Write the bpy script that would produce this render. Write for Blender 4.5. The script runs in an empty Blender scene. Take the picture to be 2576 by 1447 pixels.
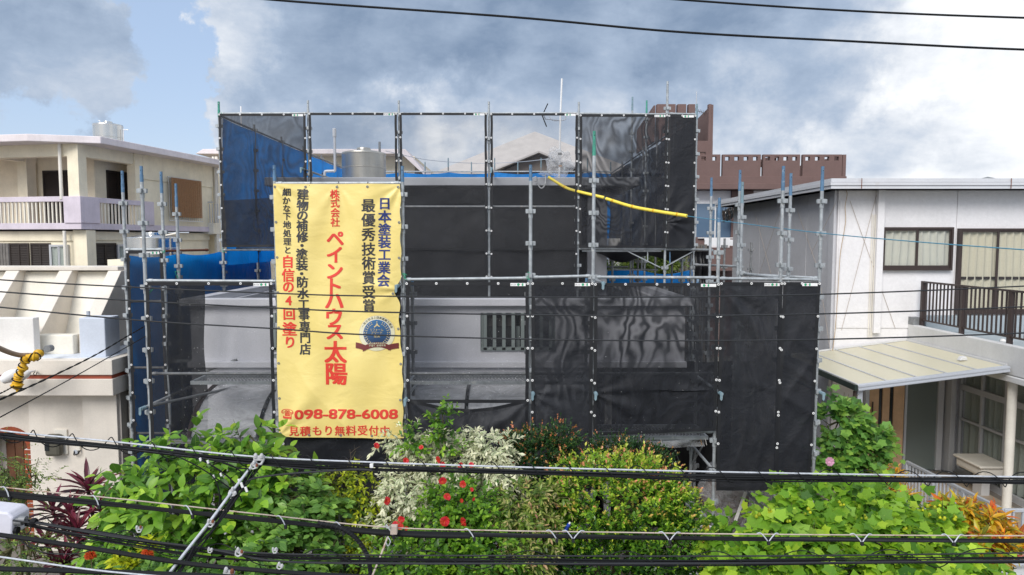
import bpy, bmesh, math, random
import numpy as np
from mathutils import Vector, Matrix, noise, Euler

random.seed(7)
RNG = np.random.default_rng(11)
PI = math.pi
R = math.radians
S = bpy.context.scene
COL = S.collection

# ------------------------------------------------------------------ camera
H = 5.2                      # camera height above the garden
F = 1717.0                   # focal length in units of a 2576 px wide picture
PITCH = math.atan(118.5 / F)
cam_d = bpy.data.cameras.new('camera')
cam_d.sensor_width = 36.0
cam_d.lens = 36.0 * F / 2576.0
cam_d.clip_start = 0.05
cam_d.clip_end = 3000.0
cam = bpy.data.objects.new('camera', cam_d)
COL.objects.link(cam)
cam.location = (0, 0, H)
cam.rotation_euler = (PI / 2 - PITCH, 0, 0)
S.camera = cam

# ------------------------------------------------------------------ sky, sun, exposure
SUN_EL, SUN_AZ = R(41), R(204)     # azimuth clockwise from +Y (north)
W = bpy.data.worlds.new('World')
S.world = W
W.use_nodes = True
nt = W.node_tree
nt.nodes.clear()
def wn(t, **kw):
    n = nt.nodes.new(t)
    for k, v in kw.items(): setattr(n, k, v)
    return n
def wmath(op, a, b=None, c=None, clamp=False):
    n = wn('ShaderNodeMath', operation=op, use_clamp=clamp)
    for i, x in enumerate((a, b, c)):
        if x is None: continue
        if isinstance(x, (int, float)): n.inputs[i].default_value = x
        else: nt.links.new(x, n.inputs[i])
    return n.outputs[0]
def wmix(f, a, b):
    n = wn('ShaderNodeMix', data_type='RGBA')
    for s, x in ((0, f), (6, a), (7, b)):
        if isinstance(x, tuple): n.inputs[s].default_value = (*x, 1)
        elif isinstance(x, (int, float)): n.inputs[s].default_value = x
        else: nt.links.new(x, n.inputs[s])
    return n.outputs[2]
w_out = wn('ShaderNodeOutputWorld')
w_bg = wn('ShaderNodeBackground')
SKY_STRENGTH = 0.10
w_bg.inputs[1].default_value = SKY_STRENGTH
nt.links.new(w_bg.outputs[0], w_out.inputs[0])
sky = wn('ShaderNodeTexSky', sky_type='NISHITA')
sky.sun_disc = False
sky.sun_elevation = SUN_EL
sky.sun_rotation = SUN_AZ
sky.air_density = 1.0
sky.dust_density = 1.0
tc = wn('ShaderNodeTexCoord')
def wdir(u, v):
    """unit direction through a point of the view, used to say where a cloud stands"""
    a, b = (u - 1288) / F, (723.5 - v) / F
    d = Vector((a, math.cos(PITCH) + b * math.sin(PITCH), -math.sin(PITCH) + b * math.cos(PITCH)))
    return d.normalized()
def wblob(u, v, r_in, r_out):
    """1 inside r_in degrees of a direction, 0 outside r_out"""
    n = wn('ShaderNodeVectorMath', operation='DOT_PRODUCT')
    nt.links.new(tc.outputs['Generated'], n.inputs[0])
    n.inputs[1].default_value = wdir(u, v)
    m = wn('ShaderNodeMapRange', interpolation_type='SMOOTHSTEP')
    nt.links.new(n.outputs['Value'], m.inputs[0])
    m.inputs[1].default_value = math.cos(R(r_out)); m.inputs[2].default_value = math.cos(R(r_in))
    m.inputs[3].default_value = 0; m.inputs[4].default_value = 1
    return m.outputs[0]
def wnoise(sc, det, rough, off, dist=0.0, flat=1.8):
    mp = wn('ShaderNodeMapping')
    mp.inputs['Location'].default_value = off
    mp.inputs['Rotation'].default_value = (0, R(-12), 0)
    mp.inputs['Scale'].default_value = (1, 1, flat)
    nt.links.new(tc.outputs['Generated'], mp.inputs[0])
    n = wn('ShaderNodeTexNoise')
    n.inputs['Scale'].default_value = sc; n.inputs['Detail'].default_value = det
    n.inputs['Roughness'].default_value = rough; n.inputs['Distortion'].default_value = dist
    nt.links.new(mp.outputs[0], n.inputs['Vector'])
    return n.outputs[0]
def wramp(x, lo, hi):
    m = wn('ShaderNodeMapRange', interpolation_type='SMOOTHSTEP')
    nt.links.new(x, m.inputs[0]); m.inputs[1].default_value = lo; m.inputs[2].default_value = hi
    return m.outputs[0]
# the direction is bent by noise, so every cloud has a ragged, billowing outline
wv = wn('ShaderNodeTexNoise'); nt.links.new(tc.outputs['Generated'], wv.inputs['Vector'])
wv.inputs['Scale'].default_value = 5.0; wv.inputs['Detail'].default_value = 11; wv.inputs['Roughness'].default_value = 0.62
wsub = wn('ShaderNodeVectorMath', operation='SUBTRACT'); nt.links.new(wv.outputs[1], wsub.inputs[0]); wsub.inputs[1].default_value = (0.5, 0.5, 0.5)
wscl = wn('ShaderNodeVectorMath', operation='SCALE'); nt.links.new(wsub.outputs[0], wscl.inputs[0]); wscl.inputs['Scale'].default_value = 0.34
wadd = wn('ShaderNodeVectorMath', operation='ADD'); nt.links.new(tc.outputs['Generated'], wadd.inputs[0]); nt.links.new(wscl.outputs[0], wadd.inputs[1])
wnrm = wn('ShaderNodeVectorMath', operation='NORMALIZE'); nt.links.new(wadd.outputs[0], wnrm.inputs[0])
def cblob(u, v, r_in, r_out, amt):
    n = wn('ShaderNodeVectorMath', operation='DOT_PRODUCT')
    nt.links.new(wnrm.outputs[0], n.inputs[0]); n.inputs[1].default_value = wdir(u, v)
    m = wn('ShaderNodeMapRange', interpolation_type='SMOOTHSTEP'); nt.links.new(n.outputs['Value'], m.inputs[0])
    m.inputs[1].default_value = math.cos(R(r_out)); m.inputs[2].default_value = math.cos(R(r_in))
    m.inputs[3].default_value = 0; m.inputs[4].default_value = amt
    return m.outputs[0]
def wsum(*xs):
    r = xs[0]
    for x in xs[1:]: r = wmath('ADD', r, x)
    return r
n_big = wnoise(2.2, 6, 0.5, (3.1, 0.4, 1.7), 0.3)
n_mid = wnoise(5.0, 10, 0.58, (1.2, 5.4, 0.3), 0.3)
n_fin = wnoise(12.0, 9, 0.62, (4.2, 1.4, 7.3), 0.2)
# tone of the cloud: 0 heavy slate base, 1 white top
tone = wsum(-0.43, wmath('MULTIPLY', n_big, 0.85), wmath('MULTIPLY', n_mid, 0.90), wmath('MULTIPLY', n_fin, 0.56),
    cblob(850, 140, 3, 15, -0.40), cblob(1120, 60, 4, 15, -0.20), cblob(1450, 120, 4, 14, -0.20), cblob(1880, 130, 3, 11, -0.34), cblob(1600, 30, 3, 12, -0.14), cblob(2050, 0, 3, 10, -0.22),
    cblob(120, 200, 1, 8, -0.34), cblob(60, 90, 2, 9, -0.12), cblob(560, 120, 1, 5, 0.20), cblob(430, 215, 0.5, 3, -0.2),
    cblob(2560, 340, 8, 20, 0.28), cblob(2120, 330, 1, 6, -0.22), cblob(2330, 420, 1, 6, -0.16), cblob(2330, 190, 1, 6, -0.10), cblob(1130, 285, 0.3, 5, 0.30), cblob(1000, 340, 0.3, 5, 0.22), cblob(1350, 200, 1, 5, 0.10), cblob(520, 385, 0.3, 2.5, 0.3))
cov = wsum(wmath('MULTIPLY', n_big, 0.8), wmath('MULTIPLY', n_mid, 0.5), wmath('MULTIPLY', n_fin, 0.2), cblob(1500, 150, 16, 36, 0.6), cblob(90, 160, 3, 9, 0.34),
    cblob(360, 30, 0.5, 6, -0.40), cblob(300, 300, 1, 8, -0.42), cblob(440, 330, 1, 6, -0.38), cblob(20, 330, 1, 5, -0.3), cblob(640, 120, 3, 10, 0.25))
cover = wramp(cov, 0.66, 0.79)
K = 1.0 / SKY_STRENGTH
cr = wn('ShaderNodeValToRGB'); nt.links.new(tone, cr.inputs[0])
els = cr.color_ramp.elements
stops = [(0.00, (0.105, 0.145, 0.21)), (0.34, (0.185, 0.230, 0.300)), (0.54, (0.265, 0.300, 0.355)), (0.72, (0.370, 0.390, 0.420)), (0.92, (0.480, 0.490, 0.505))]
while len(els) < len(stops): els.new(0.5)
for e, (q, c) in zip(els, stops): e.position = q; e.color = (*c, 1)
ck = wn('ShaderNodeVectorMath', operation='SCALE'); nt.links.new(cr.outputs[0], ck.inputs[0]); ck.inputs['Scale'].default_value = K
# open sky paler towards the horizon, as moist air makes it
skyb = wn('ShaderNodeVectorMath', operation='MULTIPLY_ADD')
nt.links.new(sky.outputs[0], skyb.inputs[0]); skyb.inputs[1].default_value = (0.34, 0.30, 0.28); skyb.inputs[2].default_value = (1.35, 1.78, 2.5)
final = wmix(cover, skyb.outputs[0], ck.outputs[0])
nt.links.new(final, w_bg.inputs[0])

sun_d = bpy.data.lights.new('sun', 'SUN')
sun_d.energy = 1.35
sun_d.angle = R(32)
sun_d.color = (1.0, 0.97, 0.93)
sun = bpy.data.objects.new('sun', sun_d)
COL.objects.link(sun)
sd = Vector((math.sin(SUN_AZ) * math.cos(SUN_EL), math.cos(SUN_AZ) * math.cos(SUN_EL), math.sin(SUN_EL)))
sun.rotation_euler = sd.to_track_quat('Z', 'Y').to_euler()
sun.location = (0, -5, 40)

S.view_settings.view_transform = 'Standard'
S.view_settings.look = 'None'
S.view_settings.exposure = 1.15
S.view_settings.gamma = 1
S.view_settings.use_curve_mapping = False
S.render.engine = 'CYCLES'
S.cycles.max_bounces = 7
S.cycles.diffuse_bounces = 4
S.cycles.glossy_bounces = 3
S.cycles.transmission_bounces = 4
S.cycles.transparent_max_bounces = 20
S.cycles.use_denoising = True
S.cycles.caustics_reflective = False
S.cycles.caustics_refractive = False

# ------------------------------------------------------------------ helpers
def at(u, v, Y):
    """world point at depth Y seen at picture point (u, v) of a 2576 x 1447 picture"""
    a, b = (u - 1288) / F, (723.5 - v) / F
    dy = math.cos(PITCH) + b * math.sin(PITCH)
    dz = -math.sin(PITCH) + b * math.cos(PITCH)
    t = Y / dy
    return Vector((a * t, Y, H + dz * t))
def ax(u, Y, v=605): return at(u, v, Y).x
def az(v, Y): return at(1288, v, Y).z
def proj(P):
    x, y, z = P[..., 0], P[..., 1], P[..., 2] - H
    d = y * math.cos(PITCH) - z * math.sin(PITCH)
    up = y * math.sin(PITCH) + z * math.cos(PITCH)
    return 1288 + F * x / d, 723.5 - F * up / d, d

def tag(o, label=None, cat=None, group=None, kind=None):
    if label: o['label'] = label
    if cat: o['category'] = cat
    if group: o['group'] = group
    if kind: o['kind'] = kind
    return o
def thing(name, label, cat, loc=(0, 0, 0), rotz=0.0, group=None):
    o = bpy.data.objects.new(name, None)
    o.empty_display_size = 0.2
    COL.objects.link(o)
    o.location = loc
    o.rotation_euler = (0, 0, rotz)
    return tag(o, label, cat, group)
def root_of(p):
    while p is not None and p.parent is not None: p = p.parent
    return p
class MB:
    def __init__(s): s.v = []; s.f = []
    def add(s, vs, fs):
        n = len(s.v); s.v.extend([tuple(q) for q in vs]); s.f.extend([tuple(i + n for i in q) for q in fs]); return s
    def box(s, x0, x1, y0, y1, z0, z1):
        x0, x1 = min(x0, x1), max(x0, x1); y0, y1 = min(y0, y1), max(y0, y1); z0, z1 = min(z0, z1), max(z0, z1)
        return s.add([(x0,y0,z0),(x1,y0,z0),(x1,y1,z0),(x0,y1,z0),(x0,y0,z1),(x1,y0,z1),(x1,y1,z1),(x0,y1,z1)],
                     [(0,3,2,1),(4,5,6,7),(0,1,5,4),(1,2,6,5),(2,3,7,6),(3,0,4,7)])
    def beam(s, a, b, w, h, up=Vector((0, 0, 1))):
        a, b = Vector(a), Vector(b); d = (b - a).normalized()
        sx = d.cross(up)
        if sx.length < 1e-4: sx = d.cross(Vector((1, 0, 0)))
        sx.normalize(); sy = sx.cross(d).normalized()
        vs = []
        for p in (a, b):
            for i, j in ((-1,-1),(1,-1),(1,1),(-1,1)): vs.append(p + sx * i * w / 2 + sy * j * h / 2)
        return s.add(vs, [(0,1,2,3),(7,6,5,4),(0,4,5,1),(1,5,6,2),(2,6,7,3),(3,7,4,0)])
    def tube(s, pts, r, n=8, cap=True):
        pts = [Vector(p) for p in pts]
        k = len(pts); rs = r if isinstance(r, (list, tuple)) else [r] * k
        ref = None; base = len(s.v)
        for i, p in enumerate(pts):
            d = (pts[min(i + 1, k - 1)] - pts[max(i - 1, 0)])
            if d.length < 1e-9: d = Vector((0, 0, 1))
            d.normalize()
            if ref is None:
                ref = Vector((0, 0, 1)) if abs(d.z) < 0.9 else Vector((1, 0, 0))
            sx = (ref - d * ref.dot(d)).normalized(); sy = d.cross(sx); ref = sx
            for j in range(n):
                a = 2 * PI * j / n
                s.v.append(tuple(p + (sx * math.cos(a) + sy * math.sin(a)) * rs[i]))
        for i in range(k - 1):
            for j in range(n):
                a = base + i * n + j; b = base + i * n + (j + 1) % n
                s.f.append((a, b, b + n, a + n))
        if cap:
            s.f.append(tuple(base + j for j in reversed(range(n))))
            s.f.append(tuple(base + (k - 1) * n + j for j in range(n)))
        return s
    def prism(s, poly, y0, y1, axis='y'):
        """extrude a polygon given in the two other axes"""
        n = len(poly)
        def mk(p, t):
            if axis == 'y': return (p[0], t, p[1])
            if axis == 'x': return (t, p[0], p[1])
            return (p[0], p[1], t)
        vs = [mk(p, y0) for p in poly] + [mk(p, y1) for p in poly]
        fs = [tuple(range(n)), tuple(reversed(range(n, 2 * n)))]
        for i in range(n):
            j = (i + 1) % n; fs.append((i, i + n, j + n, j))
        return s.add(vs, fs)
    def lathe(s, c, prof, n=24, axis=Vector((0, 0, 1))):
        c = Vector(c); q = Vector((0, 0, 1)).rotation_difference(axis)
        base = len(s.v)
        for r, z in prof:
            for j in range(n):
                a = 2 * PI * j / n
                s.v.append(tuple(c + q @ Vector((r * math.cos(a), r * math.sin(a), z))))
        for i in range(len(prof) - 1):
            for j in range(n):
                a = base + i * n + j; b = base + i * n + (j + 1) % n
                s.f.append((a, b, b + n, a + n))
        return s
    def grid(s, fn, nu, nv):
        base = len(s.v)
        for j in range(nv + 1):
            for i in range(nu + 1): s.v.append(tuple(fn(i / nu, j / nv)))
        for j in range(nv):
            for i in range(nu):
                a = base + j * (nu + 1) + i
                s.f.append((a, a + 1, a + nu + 2, a + nu + 1))
        return s
    def mesh(s, name, mat=None, smooth=False, off=(0, 0, 0), fix=True):
        ox, oy, oz = off
        m = bpy.data.meshes.new(name)
        m.from_pydata([(x - ox, y - oy, z - oz) for x, y, z in s.v], [], s.f)
        if fix:
            bm = bmesh.new(); bm.from_mesh(m)
            bmesh.ops.recalc_face_normals(bm, faces=bm.faces); bm.to_mesh(m); bm.free()
        if smooth:
            m.polygons.foreach_set('use_smooth', [True] * len(m.polygons))
            try: m.set_sharp_from_angle(angle=R(42))
            except Exception: pass
        if mat: m.materials.append(mat)
        return m
    def build(s, name, mat, parent=None, smooth=False, bev=0.0, label=None, cat=None, group=None, kind=None, local=False, fix=True):
        rt = root_of(parent)
        off = (0, 0, 0) if (rt is None or local) else tuple(rt.location)
        m = s.mesh(name, mat, smooth, off, fix)
        o = bpy.data.objects.new(name, m); COL.objects.link(o)
        if parent is not None: o.parent = parent
        if bev:
            b = o.modifiers.new('bevel', 'BEVEL'); b.width = bev; b.segments = 2; b.limit_method = 'ANGLE'; b.angle_limit = R(40)
            b.harden_normals = False
        return tag(o, label, cat, group, kind)
def put(mesh, name, loc, parent=None, rot=None, scale=1.0, local=False):
    """a copy of shared mesh data placed at a world point under its thing"""
    o = bpy.data.objects.new(name, mesh); COL.objects.link(o)
    L = Vector(loc)
    if parent is not None:
        o.parent = parent
        if not local: L = L - Vector(root_of(parent).location)
    M = (rot.to_4x4() if rot is not None else Matrix.Identity(4))
    o.matrix_basis = Matrix.Translation(L) @ M @ Matrix.Scale(scale, 4)
    return o
def smooth_path(pts, n=12):
    pts = [Vector(p) for p in pts]
    P = [pts[0] * 2 - pts[1]] + pts + [pts[-1] * 2 - pts[-2]]
    out = []
    for i in range(1, len(P) - 2):
        a, b, c, d = P[i-1], P[i], P[i+1], P[i+2]
        for k in range(n):
            t = k / n
            out.append(0.5 * ((2*b) + (c-a)*t + (2*a-5*b+4*c-d)*t*t + (-a+3*b-3*c+d)*t**3))
    out.append(pts[-1])
    return out

# ------------------------------------------------------------------ materials
class NG:
    def __init__(s, name):
        s.m = bpy.data.materials.new(name); s.m.use_nodes = True
        s.t = s.m.node_tree; s.t.nodes.clear()
        s.out = s.n('ShaderNodeOutputMaterial')
    def n(s, t, **kw):
        x = s.t.nodes.new(t)
        for k, v in kw.items(): setattr(x, k, v)
        return x
    def l(s, a, b): s.t.links.new(a, b)
    def set(s, node, **kw):
        for k, v in kw.items():
            i = node.inputs[k.replace('_', ' ')]
            if hasattr(v, 'node'): s.l(v, i)
            else: i.default_value = (*v, 1) if isinstance(v, tuple) and len(v) == 3 and i.type == 'RGBA' else v
        return node
    def math(s, op, a, b=None, clamp=False):
        x = s.n('ShaderNodeMath', operation=op, use_clamp=clamp)
        for i, q in enumerate((a, b)):
            if q is None: continue
            if hasattr(q, 'node'): s.l(q, x.inputs[i])
            else: x.inputs[i].default_value = q
        return x.outputs[0]
    def mix(s, f, a, b, mode='MIX'):
        x = s.n('ShaderNodeMix', data_type='RGBA', blend_type=mode)
        for k, q in ((0, f), (6, a), (7, b)):
            if hasattr(q, 'node'): s.l(q, x.inputs[k])
            else: x.inputs[k].default_value = (*q, 1) if isinstance(q, tuple) else q
        return x.outputs[2]
    def pos(s, scale=(1, 1, 1), loc=(0, 0, 0), rot=(0, 0, 0)):
        g = s.n('ShaderNodeNewGeometry'); mp = s.n('ShaderNodeMapping')
        mp.inputs['Scale'].default_value = scale; mp.inputs['Location'].default_value = loc; mp.inputs['Rotation'].default_value = rot
        s.l(g.outputs['Position'], mp.inputs[0]); return mp.outputs[0]
    def noise(s, vec, scale, detail=4, rough=0.55, dist=0.0):
        x = s.n('ShaderNodeTexNoise'); s.l(vec, x.inputs['Vector'])
        x.inputs['Scale'].default_value = scale; x.inputs['Detail'].default_value = detail
        x.inputs['Roughness'].default_value = rough; x.inputs['Distortion'].default_value = dist
        return x.outputs[0]
    def rng(s, x, a, b, c=0.0, d=1.0):
        m = s.n('ShaderNodeMapRange'); s.l(x, m.inputs[0])
        for i, q in enumerate((a, b, c, d)): m.inputs[i + 1].default_value = q
        return m.outputs[0]
    def bump(s, h, strength, dist=0.01):
        b = s.n('ShaderNodeBump'); b.inputs['Strength'].default_value = strength; b.inputs['Distance'].default_value = dist
        s.l(h, b.inputs['Height']); return b.outputs[0]
    def princ(s, **kw):
        p = s.n('ShaderNodeBsdfPrincipled'); s.set(p, **kw); return p
    def done(s, sh):
        s.l(sh, s.out.inputs[0]); return s.m
MATS = {}
def surf(name, col, rough=0.7, var=0.18, scale=1.5, bump=0.25, bscale=60.0, bdist=0.004, streak=0.0, streak_col=(0.12, 0.11, 0.10), metal=0.0, spec=0.4, dirt=0.0, dirt_col=(0.2, 0.15, 0.1), dscale=3.0):
    if name in MATS: return MATS[name]
    g = NG(name)
    a = g.noise(g.pos(), scale, 6, 0.6)
    fine = g.noise(g.pos(), bscale * 0.5, 3, 0.6)
    c = g.mix(g.rng(a, 0.3, 0.7), tuple(x * (1 - var) for x in col), tuple(min(1, x * (1 + var * 0.5)) for x in col))
    c = g.mix(0.18, c, g.mix(g.rng(fine, 0.3, 0.7), tuple(x * 0.75 for x in col), tuple(min(1, x * 1.15) for x in col)))
    if streak:
        st = g.noise(g.pos(scale=(9, 9, 0.5)), 1.0, 5, 0.6)
        c = g.mix(g.math('MULTIPLY', g.rng(st, 0.52, 0.8), streak), c, streak_col)
    if dirt:
        dn = g.noise(g.pos(), dscale, 8, 0.7)
        c = g.mix(g.math('MULTIPLY', g.rng(dn, 0.56, 0.68), dirt), c, dirt_col)
    p = g.princ(Base_Color=c, Roughness=rough, Metallic=metal)
    p.inputs['Specular IOR Level'].default_value = spec
    if bump:
        g.l(g.bump(g.noise(g.pos(), bscale, 4, 0.6), bump, bdist), p.inputs['Normal'])
    MATS[name] = g.done(p.outputs[0]); return MATS[name]

M_white = surf('white_stucco', (0.80, 0.78, 0.75), streak=0.10, dirt=0.10, dirt_col=(0.35, 0.33, 0.30), dscale=2.0)
M_whitewarm = surf('warm_white_render', (0.75, 0.69, 0.61), bscale=90, bump=0.5, streak=0.09, dirt=0.10, dirt_col=(0.4, 0.37, 0.33), dscale=1.6)
M_terrace = surf('pale_blue_roof_coat', (0.66, 0.70, 0.76), rough=0.5)
M_lilacblue = surf('pale_lilac_paint', (0.60, 0.65, 0.74))
M_red = surf('brick_red_stripe', (0.33, 0.075, 0.04))
M_cream = surf('cream_render', (0.86, 0.78, 0.60), streak=0.10, streak_col=(0.4, 0.33, 0.22))
M_creamwhite = surf('cream_white_paint', (0.80, 0.76, 0.66))
M_lilac = surf('lilac_paint', (0.66, 0.59, 0.66), streak=0.12)
M_pinkroof = surf('pink_white_roof', (0.78, 0.71, 0.72), streak=0.15)
M_louver = surf('dark_brown_louver', (0.035, 0.026, 0.022), rough=0.5, bump=0)
M_steel = surf('stainless_steel', (0.62, 0.62, 0.60), rough=0.22, metal=1.0, bump=0.05, bscale=8, var=0.1)
M_dullsteel = surf('dull_stainless_steel', (0.55, 0.53, 0.48), rough=0.36, metal=0.9, streak=0.35, streak_col=(0.3, 0.27, 0.2))
M_pvc = surf('cream_pvc_pipe', (0.78, 0.74, 0.66), rough=0.45, bump=0)
M_whitepvc = surf('white_plastic', (0.80, 0.80, 0.80), rough=0.4, bump=0)
M_galv = surf('galvanised_steel', (0.40, 0.43, 0.45), rough=0.5, metal=0.35, var=0.35, scale=9, bump=0.2, bscale=40, dirt=0.85, dirt_col=(0.62, 0.62, 0.60), dscale=14)
M_galvd = surf('dull_galvanised_steel', (0.24, 0.25, 0.26), rough=0.55, metal=0.3, var=0.35, scale=9, bump=0.2, bscale=40, dirt=0.7, dirt_col=(0.45, 0.43, 0.40), dscale=14)
M_blue = surf('blue_paint_worn', (0.10, 0.20, 0.33), rough=0.5, var=0.4, scale=9, dirt=0.8, dirt_col=(0.36, 0.42, 0.46), dscale=16)
M_green = surf('green_paint_worn', (0.06, 0.30, 0.22), rough=0.5, var=0.4, scale=9, dirt=0.8, dirt_col=(0.36, 0.42, 0.40), dscale=16)
M_paleblue = surf('pale_blue_paint', (0.20, 0.30, 0.35), rough=0.5, var=0.3, scale=9, dirt=0.6, dirt_col=(0.5, 0.5, 0.5), dscale=14)
M_grayhouse = surf('fresh_grey_primer', (0.66, 0.66, 0.70), rough=0.85, bscale=70, bump=0.9, bdist=0.006, var=0.08)
M_graylight = surf('grey_slab_edge', (0.50, 0.51, 0.54), rough=0.85, bscale=70, bump=0.6)
M_darkwall = surf('dark_wall_and_shade', (0.05, 0.045, 0.043), rough=0.8)  # near-black surfaces; recess and porch interior get their shade from this colour
M_brown = surf('chocolate_brown_render', (0.165, 0.105, 0.095), rough=0.8, var=0.12, bscale=25, bump=0.4, streak=0.15, streak_col=(0.08, 0.05, 0.045))
M_browndark = surf('dark_brown_paint', (0.05, 0.032, 0.028), rough=0.6, bump=0)
M_browntrim = surf('brown_aluminium', (0.045, 0.031, 0.028), rough=0.4, bump=0, var=0.1)
M_offwhite = surf('off_white_textured_panel', (0.77, 0.755, 0.765), rough=0.8, bscale=26, bump=0.8, bdist=0.008, var=0.05, streak=0.06, streak_col=(0.50, 0.45, 0.40), dirt=0.06, dirt_col=(0.45, 0.42, 0.38), dscale=1.3)
M_offgray = surf('grey_textured_panel', (0.52, 0.52, 0.545), rough=0.85, bscale=26, bump=0.9, bdist=0.008, var=0.08)
M_fascia = surf('pale_grey_metal_fascia', (0.60, 0.61, 0.64), rough=0.45, bump=0, var=0.08, dirt=0.15, dirt_col=(0.4, 0.3, 0.2), dscale=5)
M_alu = surf('satin_aluminium', (0.58, 0.61, 0.66), rough=0.35, metal=0.35, bump=0, var=0.06)
M_aluw = surf('pale_aluminium_frame', (0.55, 0.56, 0.58), rough=0.4, metal=0.15, bump=0, var=0.06)
M_concrete = surf('pale_concrete', (0.62, 0.62, 0.62), rough=0.9, var=0.12, streak=0.2, streak_col=(0.42, 0.40, 0.36))
M_deckgray = surf('grey_blue_balcony_floor', (0.36, 0.41, 0.44), rough=0.6)
M_curtain = surf('cream_curtain', (0.80, 0.75, 0.58), rough=0.9, var=0.06, bump=0.1)
M_curtaing = surf('grey_green_curtain', (0.78, 0.78, 0.68), rough=0.9, var=0.06, bump=0.1)
M_sheer = surf('sheer_grey_curtain', (0.62, 0.68, 0.62), rough=0.9, var=0.06, bump=0.1)
M_oak = surf('oak_door_board', (0.66, 0.44, 0.27), rough=0.5, var=0.2, scale=4, bump=0.1)
M_wood = surf('dark_brown_wood', (0.12, 0.05, 0.025), rough=0.5, var=0.3, scale=6)
M_brick = surf('orange_brick', (0.30, 0.065, 0.025), rough=0.75, var=0.35, scale=14)
M_bamboo = surf('bamboo_blind', (0.33, 0.17, 0.08), rough=0.7, var=0.35, scale=14)
M_black = surf('black_rubber', (0.008, 0.009, 0.011), rough=0.7, spec=0.25, bump=0.1, bscale=80, var=0.3)
M_black2 = surf('faded_black_sheath', (0.022, 0.024, 0.028), rough=0.6, spec=0.3, bump=0.1, var=0.3)
M_zinc = surf('zinc_strand', (0.50, 0.53, 0.58), rough=0.5, metal=0.1, bump=0.4, bscale=200, var=0.3, scale=30)
M_rust = surf('rusty_strand', (0.50, 0.42, 0.36), rough=0.8, metal=0.0, bump=0.4, bscale=200, var=0.2, dirt=0.9, dirt_col=(0.26, 0.10, 0.045), dscale=12)
M_rustd = surf('rusted_steel', (0.20, 0.07, 0.035), rough=0.85, var=0.4, scale=20)
M_fitting = surf('grey_cast_fitting', (0.50, 0.51, 0.52), rough=0.6, metal=0.1, var=0.25, scale=30)
M_yellow = surf('yellow_sleeve', (0.88, 0.70, 0.09), rough=0.4, bump=0.1, var=0.12, scale=12)
M_yellowwrap = surf('yellow_wrapping', (0.74, 0.42, 0.015), rough=0.45, bump=0.6, bscale=30, bdist=0.01, var=0.25, scale=25)
M_tan = surf('tan_conduit', (0.36, 0.27, 0.20), rough=0.6, var=0.2, scale=20)
M_rope_y = surf('straw_rope', (0.48, 0.33, 0.18), rough=0.9, var=0.3, scale=40)
M_bluerope = surf('blue_rope', (0.08, 0.26, 0.38), rough=0.7, var=0.2, scale=40)
M_soil = surf('garden_soil', (0.10, 0.078, 0.058), rough=0.95, var=0.5, scale=3, bump=1.0, bscale=12, bdist=0.05)
M_ground = surf('dusty_ground', (0.20, 0.185, 0.16), rough=0.95, var=0.4, scale=0.8, bump=0.8, bscale=9, bdist=0.03)
M_tile = surf('beige_floor_tile', (0.47, 0.38, 0.29), rough=0.5, var=0.12, scale=5)
M_grout = surf('grey_grout', (0.25, 0.22, 0.19), rough=0.9)
M_bark = surf('grey_brown_bark', (0.13, 0.10, 0.075), rough=0.9, var=0.4, scale=20, bump=0.8)
M_twig = surf('green_brown_twig', (0.12, 0.11, 0.05), rough=0.8, var=0.3, scale=20)
M_meter = surf('olive_meter_case', (0.10, 0.095, 0.075), rough=0.35, bump=0, var=0.1)
M_red2 = surf('red_brown_tile', (0.22, 0.05, 0.04), rough=0.6, var=0.3, scale=12)
M_surf_y = surf('yellow_plastic', (0.75, 0.58, 0.10), rough=0.5)
M_eyelet = surf('white_metal_eyelet', (0.80, 0.80, 0.80), rough=0.3, bump=0)
M_mask = surf('masking_tape', (0.50, 0.30, 0.17), rough=0.8)
M_hem = surf('black_net_hem', (0.011, 0.012, 0.015), rough=0.6, bump=0.3, bscale=120)
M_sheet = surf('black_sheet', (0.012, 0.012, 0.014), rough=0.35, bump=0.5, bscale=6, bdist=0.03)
M_greentie = surf('green_tie', (0.03, 0.36, 0.20), rough=0.6)
M_wall_far = surf('weathered_grey_slats', (0.17, 0.155, 0.14), rough=0.9, var=0.3, scale=8)
M_pyr = surf('pale_grey_roof_tile', (0.50, 0.47, 0.45), rough=0.9, var=0.12, scale=2)
M_taupe = surf('taupe_gable', (0.20, 0.17, 0.15), rough=0.9)

def glass(name, col=(0.05, 0.06, 0.065), rough=0.04, alpha=0.0):
    g = NG(name)
    p = g.princ(Base_Color=col, Roughness=rough)
    p.inputs['Specular IOR Level'].default_value = 0.6
    if alpha:
        t = g.n('ShaderNodeBsdfTransparent'); m = g.n('ShaderNodeMixShader'); m.inputs[0].default_value = 1 - alpha
        g.l(t.outputs[0], m.inputs[1]); g.l(p.outputs[0], m.inputs[2]); return g.done(m.outputs[0])
    return g.done(p.outputs[0])
M_glass = glass('window_glass', alpha=0.86)
M_darkglass = glass('dark_window_glass', (0.02, 0.024, 0.027))
M_greyglass = glass('grey_frosted_glass', (0.17, 0.20, 0.19), 0.18)
M_skyglass = glass('reflecting_window_glass', (0.10, 0.16, 0.24), 0.03)

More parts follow.
